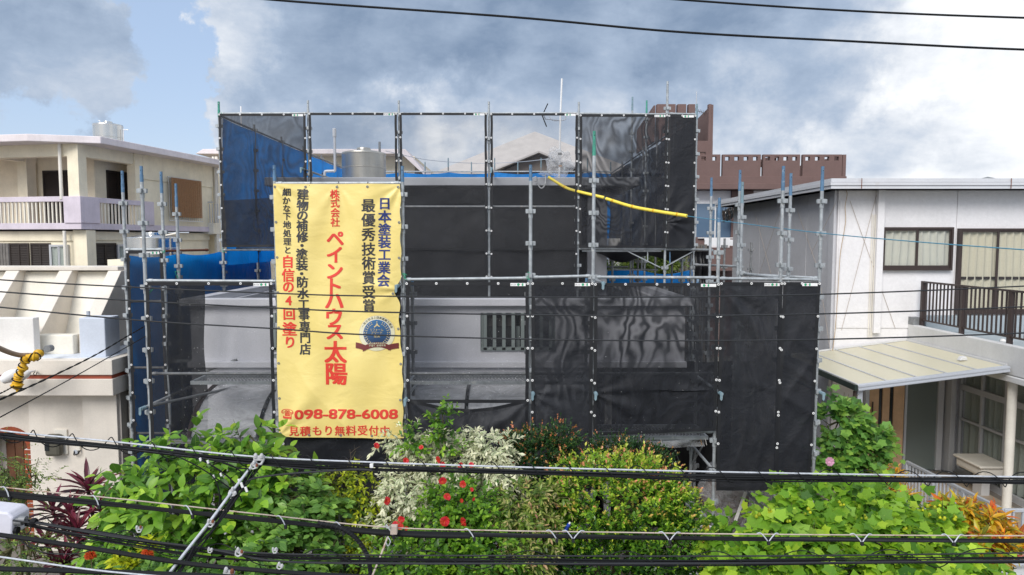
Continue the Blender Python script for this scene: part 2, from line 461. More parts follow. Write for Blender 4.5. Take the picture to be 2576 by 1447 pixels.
def net_mat(name, op, moire=0.0, col=(0.014, 0.0155, 0.020), seed=0.0, mscale=5.0):
    """woven mesh sheet: part of every patch is thread, the rest is holes"""
    g = NG(name)
    p = g.princ(Base_Color=col, Roughness=0.62)
    p.inputs['Specular IOR Level'].default_value = 0.28
    pv = g.pos(loc=(seed, 0, seed * 2))
    g.l(g.bump(g.noise(pv, 3.0, 5, 0.6, 0.6), 0.5, 0.06), p.inputs['Normal'])
    t = g.n('ShaderNodeBsdfTransparent'); m = g.n('ShaderNodeMixShader')
    f = g.math('ADD', op, g.rng(g.noise(pv, 1.6, 3, 0.5), 0.3, 0.7, -0.05, 0.05))
    if moire:
        # interference fringes: contour lines of the gap between the two layers of weave
        sx = g.n('ShaderNodeSeparateXYZ'); g.l(pv, sx.inputs[0])
        q = g.noise(g.pos(loc=(seed, 0, seed), scale=(1.0, 0.2, 0.62)), 1.25, 3, 0.45, 0.35)
        ph = g.math('ADD', g.math('MULTIPLY', q, 95.0), g.math('MULTIPLY', sx.outputs[0], 3.2 * mscale))
        wv1 = g.math('MULTIPLY', g.math('SINE', ph), 0.5); wv1 = g.math('ADD', wv1, 0.5)
        amp = g.rng(g.noise(pv, 1.3, 3, 0.5), 0.35, 0.65, 0.25, 1.15)
        f = g.math('ADD', f, g.math('MULTIPLY', g.math('MULTIPLY', g.math('SUBTRACT', wv1, 0.5), moire), amp))
    f = g.math('MINIMUM', f, 1.0); f = g.math('MAXIMUM', f, 0.0)
    # fine horizontal weave lines of heavier thread
    wv = g.n('ShaderNodeTexWave', bands_direction='Z'); g.l(g.pos(), wv.inputs['Vector']); wv.inputs['Scale'].default_value = 60.0
    f = g.math('ADD', f, g.math('MULTIPLY', wv.outputs[1], 0.02), clamp=True)
    g.l(f, m.inputs[0]); g.l(t.outputs[0], m.inputs[1]); g.l(p.outputs[0], m.inputs[2])
    return g.done(m.outputs[0])

def tarp_mat(name, col):
    g = NG(name)
    pv = g.pos()
    n1 = g.noise(pv, 1.2, 4, 0.5); n2 = g.noise(g.pos(scale=(1, 1, 0.5)), 3.5, 6, 0.6, 0.8)
    c = g.mix(g.rng(n1, 0.3, 0.7), tuple(x * 0.8 for x in col), tuple(min(1, x * 1.1) for x in col))
    p = g.princ(Base_Color=c, Roughness=0.42)
    g.l(g.bump(n2, 0.9, 0.06), p.inputs['Normal'])
    tr = g.n('ShaderNodeBsdfTranslucent'); g.l(c, tr.inputs[0])
    m = g.n('ShaderNodeMixShader'); m.inputs[0].default_value = 0.5
    g.l(p.outputs[0], m.inputs[1]); g.l(tr.outputs[0], m.inputs[2])
    return g.done(m.outputs[0])
M_tarp = tarp_mat('blue_tarpaulin', (0.008, 0.30, 0.86))

def film_mat(name, op=0.35, col=(0.75, 0.76, 0.78)):
    g = NG(name)
    n = g.noise(g.pos(scale=(1, 1, 2)), 3.0, 8, 0.65, 1.2)
    p = g.princ(Base_Color=col, Roughness=0.18)
    g.l(g.bump(n, 0.9, 0.05), p.inputs['Normal'])
    t = g.n('ShaderNodeBsdfTransparent'); m = g.n('ShaderNodeMixShader')
    g.l(g.rng(n, 0.35, 0.7, op * 0.5, min(1, op * 1.5)), m.inputs[0]); g.l(t.outputs[0], m.inputs[1]); g.l(p.outputs[0], m.inputs[2])
    return g.done(m.outputs[0])
M_film = film_mat('plastic_film', 0.34)
M_filmgray = film_mat('grey_plastic_film', 0.9, (0.58, 0.59, 0.61))
# ================================================================== THE SETTING
g = MB(); g.box(-900, 900, -60, 1800, -0.6, 0.0)
g.build('ground', M_ground, kind='structure')
bed = MB()
def bedf(u, v):
    x = -7.4 + 14.9 * u; y = 5.6 + 3.9 * v
    return (x, y, 0.004 + (0.16 * math.sin(PI * u) ** 0.3 * math.sin(PI * v) ** 0.5 if 0 < u < 1 and 0 < v < 1 else 0) + 0.05 * noise.noise((x, y, 0)))
bed.grid(bedf, 60, 20)
bed.build('garden_soil', M_soil, kind='structure', smooth=True)

def hplane_z(v, Y): return az(v, Y)

# ------------------------------------------------------------------ cream house with a corner balcony
CX = at(205, 605, 22.8).x
cream = thing('cream_house', 'cream two storey house with lilac balcony and dark louvered shutters beyond the white ribbed roof', 'house', (CX, 22.8, 0), R(80))
Zc = lambda v: az(v, 22.8)
z_soff, z_roof, z_beam = Zc(361), Zc(343), Zc(392)
z_rt, z_rtb, z_bb, z_bf = Zc(494), Zc(507), Zc(561), Zc(577)
b = MB()
b.box(1.7, 7.3, 0.9, 9.0, z_bf, z_soff)               # upper body
b.box(3.4, 7.3, 0.0, 0.9, z_bf, z_soff)
b.box(3.0, 3.4, 0.0, 0.15, z_bf, z_soff)
b.box(0.25, 7.3, 0.25, 9.0, 0.0, z_bf - 0.06)
b.build('wall', M_cream, cream, local=True)
for (a0, a1, b0, b1) in ((0.0, 0.36, 0.0, 0.42), (2.58, 3.0, -0.04, 0.3), (1.2, 1.6, 3.2, 3.6), (0.0, 0.36, 5.4, 5.8)):
    MB().box(a0, a1, b0, b1, z_bf, z_soff).build('column', M_cream, cream, local=True, bev=0.01)
MB().box(0.2, 0.6, -0.02, 0.5, 0, z_bf - 0.02).build('column', M_cream, cream, local=True, bev=0.01)
bm_ = MB(); bm_.box(0.02, 0.34, 0.42, 9.0, z_beam, z_soff); bm_.box(0.36, 2.58, 0.02, 0.34, z_beam, z_soff); bm_.box(3.0, 7.3, -0.05, 0.0, z_soff - 0.9, z_soff)
bm_.box(0.36, 1.7, 3.25, 3.55, z_beam, z_soff)
bm_.build('beam', M_cream, cream, local=True)
rf = MB()
rf.prism([(-0.75, 1.15), (0.15, -0.75), (7.9, -0.75), (7.9, 9.6), (-0.75, 9.6)], z_soff, z_roof, axis='z')
rfo = rf.build('roof', M_pinkroof, cream, local=True, bev=0.02)
fl = MB(); fl.box(-0.05, 7.35, -0.06, 9.0, z_bf, z_bb + 0.0); fl.build('balcony_floor', M_lilac, cream, local=True, bev=0.01)
rl = MB()
rl.box(-0.09, 0.04, 0.55, 9.0, z_rtb, z_rt)
rl.box(0.75, 2.95, -0.1, 0.03, z_rtb, z_rt)
rl.box(-0.09, 0.05, -0.1, 0.55, z_bb, z_rt); rl.box(0.052, 0.75, -0.1, 0.03, z_bb, z_rt)
rl.box(2.95, 3.45, -0.1, 0.0, z_bb, z_rt)
rl.box(-0.09, 0.04, 3.1, 3.3, z_bb, z_rtb)
rl.build('balcony_parapet', M_lilac, cream, local=True, bev=0.008)
barm = MB().box(-0.022, 0.022, -0.022, 0.022, 0, z_rtb - z_bb).mesh('bar', M_creamwhite)
for k in range(16): put(barm, 'bar', (-0.025, 0.72 + k * 0.155, z_bb), cream, local=True)
for k in range(9): put(barm, 'bar', (-0.025, 3.45 + k * 0.155, z_bb), cream, local=True)
for k in range(13): put(barm, 'bar', (0.88 + k * 0.165, -0.035, z_bb), cream, local=True)
def louver(parent, o, du, wdt, z0, z1, n=26, local=True, nrm=1):
    """dark frame with many tilted slats; o local origin, du unit vector along the width"""
    o = Vector(o); du = Vector(du); nn = Vector((du.y, -du.x, 0)) * nrm
    m = MB(); zz = Vector((0, 0, 1))
    def bx(u0, u1, w0, w1, d0, d1):
        vs = [o + du * u + nn * d + zz * w for w in (w0, w1) for u, d in ((u0, d0), (u1, d0), (u1, d1), (u0, d1))]
        m.add(vs, [(0,3,2,1),(4,5,6,7),(0,1,5,4),(1,2,6,5),(2,3,7,6),(3,0,4,7)])
    bx(0, 0.05, z0, z1, 0.0, 0.05); bx(wdt - 0.05, wdt, z0, z1, 0.0, 0.05)
    bx(0.05, wdt - 0.05, z1 - 0.06, z1, 0.0, 0.05); bx(0.05, wdt - 0.05, z0, z0 + 0.07, 0.0, 0.05)
    bx(wdt / 2 - 0.025, wdt / 2 + 0.025, z0 + 0.07, z1 - 0.06, 0.0, 0.05)
    bx(0.05, wdt - 0.05, z0 + 0.07, z1 - 0.06, 0.001, 0.008)
    fr = m.build('louver_shutter', M_louver, parent, local=local)
    s = MB(); h = (z1 - z0 - 0.13) / n
    for side in ((0.05, wdt / 2 - 0.025), (wdt / 2 + 0.025, wdt - 0.05)):
        for k in range(n):
            z = z0 + 0.07 + k * h
            vs = [o + du * u + nn * d + zz * w for u in side for d, w in ((0.012, z + h * 0.95), (0.04, z + h * 0.2), (0.04, z + h * 0.05), (0.012, z + h * 0.8))]
            s.add(vs, [(0,1,5,4),(1,2,6,5),(2,3,7,6),(3,0,4,7)])
    s.build('slat', M_louver, fr, local=local, fix=False, kind='stuff')
    return fr
# upper doors
louver(cream, (1.7, 3.0, 0), (0, -1, 0), 1.45, z_bf + 0.15, z_bf + 2.15)
louver(cream, (2.25, 0.9, 0), (1, 0, 0), 1.1, z_bf + 0.15, z_bf + 2.2)
def c_window(parent, o, du, wdt, z0, z1, local=True, panes=2, frame=M_browntrim, cur=M_curtaing, nrm=1, halfcur=False, glassm=None):
    """sliding window: frame, panes and a pleated curtain behind the glass"""
    o = Vector(o); du = Vector(du); nn = Vector((du.y, -du.x, 0)) * nrm; zz = Vector((0, 0, 1))
    def bx(m, u0, u1, w0, w1, d0, d1):
        vs = [o + du * u + nn * d + zz * w for w in (w0, w1) for u, d in ((u0, d0), (u1, d0), (u1, d1), (u0, d1))]
        m.add(vs, [(0,3,2,1),(4,5,6,7),(0,1,5,4),(1,2,6,5),(2,3,7,6),(3,0,4,7)])
    m = MB(); t = 0.045
    bx(m, 0, wdt, z1 - t, z1, 0.002, 0.09); bx(m, 0, wdt, z0, z0 + t, 0.002, 0.09)
    bx(m, 0, t, z0 + t, z1 - t, 0.002, 0.09); bx(m, wdt - t, wdt, z0 + t, z1 - t, 0.002, 0.09)
    fr = m.build('window', frame, parent, local=local)
    pw = (wdt - 2 * t) / panes
    for k in range(panes):
        s = MB(); u0 = t + k * pw; u1 = u0 + pw; d = 0.052 if k % 2 else 0.068
        e = 0.03
        bx(s, u0, u0 + e, z0 + t, z1 - t, d, d + 0.015); bx(s, u1 - e, u1, z0 + t, z1 - t, d, d + 0.015)
        bx(s, u0 + e, u1 - e, z0 + t, z0 + t + 0.06, d, d + 0.015); bx(s, u0 + e, u1 - e, z1 - t - e, z1 - t, d, d + 0.015)
        s.build('sash', frame, fr, local=local)
        q = MB(); bx(q, u0 + e, u1 - e, z0 + t + 0.06, z1 - t - e, d + 0.005, d + 0.009)
        q.build('pane', glassm or M_glass, fr, local=local)
    if cur:
        c = MB(); nfold = max(4, int(wdt / 0.16))
        def cf(u, v):
            x = t + u * (wdt - 2 * t); fold = 0.5 + 0.5 * math.sin(u * nfold * 2 * PI + 0.6 * math.sin(v * 3 + u * 7))
            fold = fold ** 2
            return o + du * x + nn * (0.004 + 0.042 * fold) + zz * (z0 + t + v * (z1 - z0 - 2 * t))
        c.grid(cf, nfold * 10, 6)
        c.build('curtain', cur, fr, local=local, smooth=True, fix=False)
    return fr
# lower floor front face (local x = 0.25) : shutters and a window
zl0, zl1 = Zc(720), Zc(612)
louver(cream, (0.25, 3.05, 0), (0, -1, 0), 0.78, zl0, zl1, 22)
louver(cream, (0.25, 2.2, 0), (0, -1, 0), 0.78, zl0, zl1, 22)
c_window(cream, (0.25, 1.42, 0), (0, -1, 0), 0.72, Zc(700), zl1 - 0.05, cur=M_sheer, frame=M_aluw)
louver(cream, (0.75, 0.25, 0), (1, 0, 0), 1.05, zl0, zl1, 22)
c_window(cream, (1.82, 0.25, 0), (1, 0, 0), 1.2, Zc(700), zl1 - 0.05, cur=M_sheer, frame=M_aluw)
# band over the lower windows
lb = MB(); lb.box(0.19, 0.25, 0.5, 9, Zc(606), z_bf - 0.06); lb.box(0.6, 7.3, 0.19, 0.25, Zc(604), z_bf - 0.06); lb.build('beam', M_cream, cream, local=True)
# bamboo blind with a white grille
gr = MB()
for k in range(17): gr.box(4.25 + k * 0.127, 4.265 + k * 0.127, -0.17, -0.155, z_bf + 0.42, z_bf + 2.1)
gr.box(4.2, 6.35, -0.18, -0.15, z_bf + 0.40, z_bf + 0.43); gr.box(4.2, 6.35, -0.18, -0.15, z_bf + 2.1, z_bf + 2.13)
gr.build('window_grille', M_aluw, cream, local=True)
bl = MB()
for k in range(44): bl.box(4.36, 6.25, -0.215 - 0.004 * (k % 2), -0.19, z_bf + 0.56 + k * 0.0352, z_bf + 0.56 + k * 0.0352 + 0.03)
for k in range(12): bl.box(4.5 + k * 0.145, 4.52 + k * 0.145, -0.226, -0.22, z_bf + 0.56, z_bf + 2.1)
bl.build('bamboo_blind', M_bamboo, cream, local=True, fix=False)
for aa, bb, z0, z1 in ((-0.07, 0.62, z_rt - 0.1, z_soff), (-0.02, 0.62, 0, z_bf - 0.05), (7.38, -0.12, 0, z_soff)):
    MB().tube([(aa, bb, z0), (aa, bb, z1)], 0.055, 10).build('downpipe', M_pvc, cream, smooth=True, local=True)
# tank on the roof
def tank(name, label, c, r, h, mat, group=None):
    t = thing(name, label, 'water tank', c, group=group)
    m = MB(); x, y, z = c
    pr = [(r * 0.98, 0.03), (r, 0.05)]
    for f_ in (0.12, 0.50, 0.95): pr += [(r, h * f_ - 0.016), (r * 1.018, h * f_ - 0.008), (r * 1.018, h * f_ + 0.006), (r, h * f_ + 0.014)]
    pr += [(r * 0.99, h), (r * 0.55, h + 0.05), (r * 0.2, h + 0.06), (0.001, h + 0.06)]
    m.lathe((x, y, z), pr, 40); m.build('shell', mat, t, smooth=True)
    MB().lathe((x, y, z + h + 0.05), [(0.16, 0), (0.16, 0.05), (0.15, 0.07), (0.001, 0.08)], 20).build('lid', mat, t, smooth=True)
    MB().lathe((x, y, z), [(r * 0.9, 0.0), (r * 0.9, 0.035)], 24).build('base', M_galvd, t)
    return t
tk = at(273, 352, 26.5)
t1 = tank('water_tank', 'bright stainless water tank standing on the cream house roof', (tk.x, 26.5, z_roof), 0.51, az(313, 26.5) - z_roof - 0.02, M_steel)
px_ = tk.x + 0.58
MB().tube(smooth_path([(px_, 26.5, z_roof), (px_, 26.5, z_roof + 0.75), (px_ + 0.05, 26.5, z_roof + 0.8), (px_ + 0.2, 26.5, z_roof + 0.8)], 5), 0.018, 8).build('pipe', M_whitepvc, t1, smooth=True)
MB().tube(smooth_path([(tk.x - 0.3, 26.5, z_roof + 0.9), (tk.x - 0.3, 26.5, z_roof + 1.12), (tk.x - 0.36, 26.5, z_roof + 1.15)], 5), 0.018, 8).build('pipe', M_whitepvc, t1, smooth=True)

# second tank, low on a flat roof between the houses
lr = thing('low_shed', 'flat roofed pale shed carrying a low steel tank behind the side scaffold', 'shed', (ax(390, 16.4), 16.4, 0))
MB().box(ax(318, 16.4), ax(470, 16.4), 15.6, 18.5, 0, az(652, 16.0)).build('wall', M_cream, lr)
tc2 = at(386, 620, 16.4)
t3 = tank('water_tank', 'low shiny steel tank half hidden by the side scaffold poles', (tc2.x, 16.4, az(652, 16.0)), 0.585, az(597, 16.0) - az(652, 16.0), M_steel)
MB().tube([(ax(448, 16.2), 16.2, az(652, 16)), (ax(448, 16.2), 16.2, az(548, 16))], 0.035, 8).build('pipe', M_pvc, t3, smooth=True)
MB().tube([(ax(412, 16.2), 16.2, az(594, 16)), (ax(448, 16.2), 16.2, az(586, 16))], 0.022, 8).build('pipe', M_pvc, t3, smooth=True)

# ------------------------------------------------------------------ house behind, with pink eaves
far = thing('cream_house', 'distant cream house with wide pink eaves seen through the upper netting', 'house', (at(760, 605, 32).x, 32, 0))
x0, x1 = ax(500, 32), ax(1068, 33)
ze = az(387, 32)
m = MB(); m.box(ax(545, 33), ax(1045, 33), 33.0, 41, 0, ze); m.build('wall', M_cream, far)
m = MB()   # hipped slab roof : low top plane and dark underside
xl, xr, yf, yb = ax(498, 32), ax(1072, 32), 32.0, 42.0
A = [(xl, yf, ze), (xr, yf, az(437, 32)), (xr, yb, az(437, 32)), (xl, yb, ze)]
m.prism([(xl, ze), (xl + 0.35, ze + 0.22), (ax(1022, 32), ze + 0.22), (ax(1072, 32), az(437, 32)), (ax(1068, 32), az(440, 32)), (ax(1012, 32), ze)], yf, yb)
m.build('roof', M_pinkroof, far, bev=0.02)
m = MB(); m.box(ax(505, 32.4), ax(556, 32.4), 32.2, 33.0, az(664, 32.4), az(642, 32.4) + 0.0); 
m = MB(); m.box(ax(500, 30.5), ax(560, 30.5), 29.6, 33.0, az(589, 30.5), az(562, 30.5)); m.build('balcony_floor', M_creamwhite, far, bev=0.01)
m = MB(); m.box(ax(502, 30.5), ax(560, 30.5), 29.64, 29.69, az(513, 30.5), az(510, 30.5)); m.build('handrail', M_aluw, far)
bm2 = MB().box(-0.02, 0.02, -0.02, 0.02, 0, az(513, 29.7) - az(562, 30.5)).mesh('baluster', M_aluw)
for k in range(9): put(bm2, 'baluster', (ax(503, 29.7) + 0.02 + k * 0.115, 29.67, az(562, 30.5)), far)
m = MB(); m.box(ax(500, 30.6), ax(545, 30.6), 30.4, 33, 0, az(590, 30.6)); m.box(ax(523, 31), ax(545, 31), 31.4, 33, az(589, 31), az(400, 31)); m.build('wall', M_cream, far)
for u in (545, 553): MB().tube([(ax(u, 30.3), 30.2, 0), (ax(u, 30.3), 30.2, az(395, 30.3))], 0.06, 8).build('downpipe', M_pvc, far, smooth=True)
MB().tube([(ax(615, 33), 33, ze), (ax(615, 33), 33, az(268, 33))], 0.035, 8).build('vent_pipe', M_whitepvc, far, smooth=True)
c_window(far, (ax(820, 33), 33.0, 0), (1, 0, 0), 2.2, az(470, 33), az(415, 33), local=False, cur=None) if False else None

# ------------------------------------------------------------------ pale house with a pyramid roof far behind
py = thing('pale_house', 'distant house with a broad pale pyramid roof behind the sheer netting', 'house', (ax(1350, 38), 38, 0))
ap = (ax(1352, 38), az(331, 38)); L1 = (ax(1085, 38), az(437, 38)); L2 = (ax(1625, 38), az(446, 38))
m = MB()
yc = 43.0
v = [(L1[0], 38, L1[1]), (L2[0], 38, L1[1]), (L2[0], 48, L1[1]), (L1[0], 48, L1[1]), (ap[0], yc, az(331, yc))]
m.add(v, [(0, 1, 4), (1, 2, 4), (2, 3, 4), (3, 0, 4), (3, 2, 1, 0)])
m.build('roof', M_pyr, py)
MB().box(L1[0] + 1, L2[0] - 1, 39, 47, 0, L1[1] - 0.02).build('wall', M_cream, py)
g0, g1, ga = (ax(1240, 36), az(431, 36)), (ax(1470, 36), az(431, 36)), (ax(1355, 36), az(379, 36))
m = MB(); m.prism([(g0[0] + 0.4, g0[1]), (g1[0] - 0.4, g1[1]), (ga[0], ga[1] - 0.12)], 36.6, 38.4); m.build('gable', M_taupe, py)
m = MB(); m.prism([g0, (ga[0], ga[1] - 0.10), g1, (g1[0], g1[1] + 0.07), (ga[0], ga[1]), (g0[0], g0[1] + 0.07)], 36.0, 38.5); m.build('gable_roof', M_pyr, py)
MB().box(g0[0] + 0.6, g1[0] - 0.6, 36.8, 38.8, 0, g0[1] - 0.01).build('wall', M_taupe, py)

# ------------------------------------------------------------------ castle-like brown house
YB = 30.0
br = thing('brown_house', 'chocolate brown house with battlements, slotted parapet and a square tower', 'house', (ax(1930, YB), YB, 0))
X = lambda u: ax(u, YB); Z = lambda v: az(v, YB)
m = MB(); m.box(X(1700), X(2119), YB + 0.5, YB + 9, Z(640), Z(478)); m.build('wall', M_offwhite, br, label='white upper wall')
m = MB(); m.box(X(1700), X(2119), YB + 0.4, YB + 9, 0, Z(623)); m.box(X(1845), X(1900), YB + 0.35, YB + 0.5, Z(623), Z(478)); m.build('wall', M_brown, br, label='brown lower wall')
m = MB(); m.box(X(1700), X(2123), YB - 0.25, YB + 9, Z(477), Z(463)); m.box(X(1700), X(2122), YB - 0.1, YB + 0.25, Z(463), Z(444)); m.build('cornice', M_brown, br, bev=0.01)
# parapet panels with square holes
cuts = [(1700, 1827 - 20), (1829 - 18, 1912), (1917, 2009), (2015, 2113)]
cuts = [(1700, 1808), (1814, 1909), (1915, 2007), (2014, 2112)]
for (u0, u1) in cuts:
    xa, xb = X(u0), X(u1)
    m = MB(); m.box(xa, xb, YB, YB + 0.2, Z(444), Z(404)); m.box(xa, xb, YB, YB + 0.2, Z(394), Z(390))
    m.box(xa, xb, YB + 0.02, YB + 0.18, Z(390), Z(388.6))
    n = 4; wv = (xb - xa); hw = 0.10
    cs = [xa + wv * t for t in (0.12, 0.365, 0.61, 0.855)]
    prev = xa
    for c in cs:
        m.box(prev, c - hw, YB, YB + 0.2, Z(404), Z(394)); prev = c + hw
    m.box(prev, xb, YB, YB + 0.2, Z(404), Z(394))
    m.build('parapet_panel', M_brown, br)
m = MB(); m.box(X(2113.5), X(2122), YB, YB + 8, Z(444), Z(389)); m.build('parapet_panel', M_brown, br)
m = MB(); m.box(X(1992), X(2014), YB + 3, YB + 5, Z(390) , Z(374)); m.prism([(X(1988), Z(384)), (X(2016), Z(376)), (X(2016), Z(371)), (X(1988), Z(378))], YB + 2.5, YB + 5.2); m.build('roof_hatch', M_brown, br)
# tower
m = MB(); m.box(X(1700), X(1805), YB + 1.0, YB + 4, Z(477), Z(346)); m.build('tower_wall', M_brown, br)
tp = az(262, YB + 1.0)
for (u0, u1) in ((1660, 1684), (1683.5 + 5, 1708), (1713, 1735), (1741, 1758)):
    MB().box(X(u0), X(u1), YB + 1.0, YB + 1.3, Z(346), tp).build('merlon', M_brown, br, bev=0.01)
m = MB(); yb1 = YB + 5.5
m.prism([(YB + 1.02, Z(346)), (yb1, Z(346)), (yb1, Z(277)), (YB + 1.02, tp - 0.02)], X(1800), X(1805), axis='x')
m.prism([(YB + 1.0, Z(346)), (YB + 1.25, Z(346)), (YB + 1.25, tp), (YB + 1.0, tp)], X(1793), X(1799.8), axis='x')
m.prism([(YB + 1.3, Z(346)), (yb1, Z(346)), (yb1, Z(277)), (YB + 1.3, tp)], X(1655), X(1659), axis='x')
m.build('tower_wall', M_brown, br)
for v_ in (377, 392):
    MB().tube([(X(1768), YB + 1.0, Z(v_)), (X(1769), YB + 0.85, Z(v_)), (X(1784), YB + 0.85, Z(v_)), (X(1785), YB + 1.0, Z(v_))], 0.02, 6).build('rung', M_browndark, br)
MB().lathe((X(1764), YB + 0.98, Z(398)), [(0.12, 0), (0.12, 0.06), (0.001, 0.07)], 16, axis=Vector((0, -1, 0))).build('vent_cap', M_brown, br)
MB().lathe((X(1812) - 1.4, YB + 0.48, Z(494)), [(0.13, 0), (0.13, 0.07), (0.001, 0.09)], 16, axis=Vector((0, -1, 0))).build('vent_cap', M_whitepvc, br)
c_window(br, (X(1753), YB + 0.5, 0), (1, 0, 0), X(1858) - X(1753), Z(605), Z(507), local=False, frame=M_whitepvc, cur=None, glassm=M_skyglass)
bc = MB(); bc.box(X(1762), X(1842), YB - 0.7, YB - 0.65, Z(618), Z(603)); bc.box(X(1745), X(1857), YB - 0.72, YB - 0.62, Z(600), Z(598)); bc.build('handrail', M_whitepvc, br)
m = MB(); m.box(X(1740), X(1842), YB - 0.6, YB + 0.4, Z(680), Z(623)); m.box(X(1740), X(1762), YB - 0.62, YB - 0.45, Z(623), Z(597)); m.build('balcony_wall', M_brown, br, bev=0.01)
m = MB(); m.box(X(1840), X(2100), YB + 0.3, YB + 0.38, Z(662), Z(660.6)); m.build('white_band', M_whitepvc, br)
louver(br, (X(1867), YB + 0.34, 0), (1, 0, 0), X(1884) - X(1867), Z(620), Z(510), 16, local=False)
# aerials on the tower
an = thing('tv_aerial', 'thin tv aerial on a mast above the brown tower', 'aerial', (X(1776), YB + 2, Z(346)))
MB().tube([(X(1776), YB + 2, Z(346)), (X(1776), YB + 2, Z(205))], 0.022, 6).build('mast', M_zinc, an)
m = MB(); m.tube([(X(1762), YB + 2, Z(252)), (X(1800), YB + 2, Z(263))], 0.015, 5)
for k in range(9):
    c = Vector((X(1764 + k * 4.3), YB + 2, Z(252.5 + k * 1.25))); m.tube([c + Vector((0, -0.1, 0.07)), c + Vector((0, 0.1, -0.07))], 0.008, 4)
m.build('antenna_boom', M_galvd, an)
MB().tube([(X(1757), YB + 2, Z(255)), (X(1763), YB + 2, Z(243))], 0.03, 5).build('antenna_panel', M_black, an)

# laundry on the brown balcony
ld = thing('laundry_rail', 'laundry rail with dark clothes on the brown house balcony', 'laundry', (X(1832), YB - 0.2, Z(510)))
MB().tube([(X(1810), YB - 0.2, Z(512)), (X(1850), YB - 0.2, Z(512))], 0.015, 6).build('rail', M_whitepvc, ld)
for k, u in enumerate((1816, 1824, 1829, 1834, 1840)):
    m = MB(); m.grid(lambda a, b_: (X(u) + (a - 0.5) * (0.10 + 0.06 * b_) + 0.02 * math.sin(b_ * 6), YB - 0.2 + 0.03 * math.sin(a * 9 + b_ * 5), Z(560 - 3 * k) + b_ * (Z(530) - Z(560)) + 0.3 * 0), 4, 6)
    m.build('garment', (M_louver, M_darkglass)[k % 2], ld, fix=False)
    MB().tube([(X(u), YB - 0.2, Z(530)), (X(u) + 0.02, YB - 0.2, Z(513))], 0.006, 4).build('hanger', M_zinc, ld)

# far left : pale green house edge
fl_ = thing('pale_green_house', 'sliver of a pale green roofed house beyond the cream balcony', 'house', (ax(20, 34), 34, 0))
MB().box(ax(-160, 34), ax(39, 34), 34, 38, 0, az(505, 34)).build('wall', M_white, fl_)
MB().box(ax(-160, 34), ax(39, 34), 33.6, 38.2, az(505, 34), az(497, 34)).build('roof', surf('pale_green_trim', (0.42, 0.60, 0.52)), fl_)
MB().box(ax(13, 35), ax(37, 35), 35, 37, az(497, 35), az(430, 35)).build('stair_tower', M_white, fl_)
MB().box(ax(20, 35), ax(33, 35), 34.95, 35.0, az(467, 35), az(437, 35)).build('vent_louver', M_galvd, fl_)

# ------------------------------------------------------------------ white house with ribbed sloping canopy (near left)
YW = 10.75
wx = at(283, 950, YW).x
wh = thing('white_house', 'white house with ribbed sloping parapet, red stripe and arched brown door', 'house', (wx, YW, 0))
Zw = lambda v, Y=YW: az(v, Y)
Xw = lambda u, Y=YW: at(u, 672 if Y > 12 else 860, Y).x
Xl = lambda u, Y: at(u, 1180, Y).x
zt = Zw(906)
m = MB(); m.box(-14, wx, YW, 18, Zw(944), zt); m.build('fascia', M_whitewarm, wh, bev=0.01)
m = MB(); m.box(-14, wx - 0.03, YW + 0.03, 18, Zw(954) , Zw(944)); m.build('stripe', M_red, wh)
m = MB(); m.box(-14, wx, YW, 18, Zw(996), Zw(954)); m.build('fascia', M_whitewarm, wh, bev=0.01)
m = MB(); m.box(-14, wx - 0.14, YW + 0.16, 18, zt, zt + 0.012); m.build('terrace_floor', M_terrace, wh)
# wall below, in three steps, with an arched opening in the leftmost
yw1, yw2, yw3 = YW + 0.25, YW + 0.55, YW + 0.25
ztop = Zw(996)
m = MB(); m.box(Xl(214, yw1), wx - 0.1, yw1, 18, 0, ztop)
m.box(Xl(98, yw2), Xl(214, yw1), yw1 + 0.12, 18, 0, ztop); m.build('wall', M_whitewarm, wh, bev=0.006)
xa0, xa1 = Xl(-25, yw2), Xl(86, yw2)
zar = Zw(1075, yw2); ra = (xa1 - xa0) / 2
m = MB()
arch = [(-14.0, 0), (xa0, 0), (xa0, zar - ra)] + [(xa0 + ra - ra * math.cos(PI * k / 14), zar - ra + ra * math.sin(PI * k / 14)) for k in range(1, 14)] + [(xa1, zar - ra), (xa1, 0), (Xl(98, yw2) - 0.004, 0), (Xl(98, yw2) - 0.004, ztop), (-14.0, ztop)]
m.prism(arch, yw2, yw2 + 0.35); m.build('wall', M_whitewarm, wh, label='wall round the arched doorway')
# brick lining of the arch : bricks one by one
bk = MB().box(-0.075, 0.075, -0.055, 0.055, -0.033, 0.033).mesh('brick', M_brick)
bk2 = MB().box(-0.045, 0.045, -0.055, 0.055, -0.033, 0.033).mesh('brick', M_brick)
jm = MB(); jm.box(xa1 - 0.13, xa1 + 0.01, yw2 - 0.02, yw2 + 0.3, 0, zar - ra); jm.build('mortar', M_white, wh)
k = 0; z = 0.05
while z < zar - ra:
    for yy in (yw2 - 0.035 + 0.06, ):
        put(bk, 'brick', (xa1 - 0.06 + RNG.uniform(-0.004, 0.004), yy, z), wh)
    z += 0.084; k += 1
for k in range(1, 24):
    a = PI * k / 24
    p = (xa0 + ra - (ra - 0.035) * math.cos(a), yw2 + 0.025, zar - ra + (ra - 0.035) * math.sin(a))
    put(bk2, 'brick', p, wh, rot=Euler((0, -(PI / 2 - a) + PI / 2 - PI, 0)).to_matrix() if False else Matrix.Rotation(a - PI, 3, 'Y'))
m = MB(); m.box(xa0 + 0.14, xa1 - 0.26, yw2 + 0.2, yw2 + 0.26, 0, zar - 0.12)
d_ = m.build('door', M_wood, wh)
for k in range(5): MB().box(xa0 + 0.16 + k * 0.15, xa0 + 0.3 + k * 0.15, yw2 + 0.18, yw2 + 0.2, 0, zar - 0.14).build('door_board', M_wood, d_, bev=0.004)
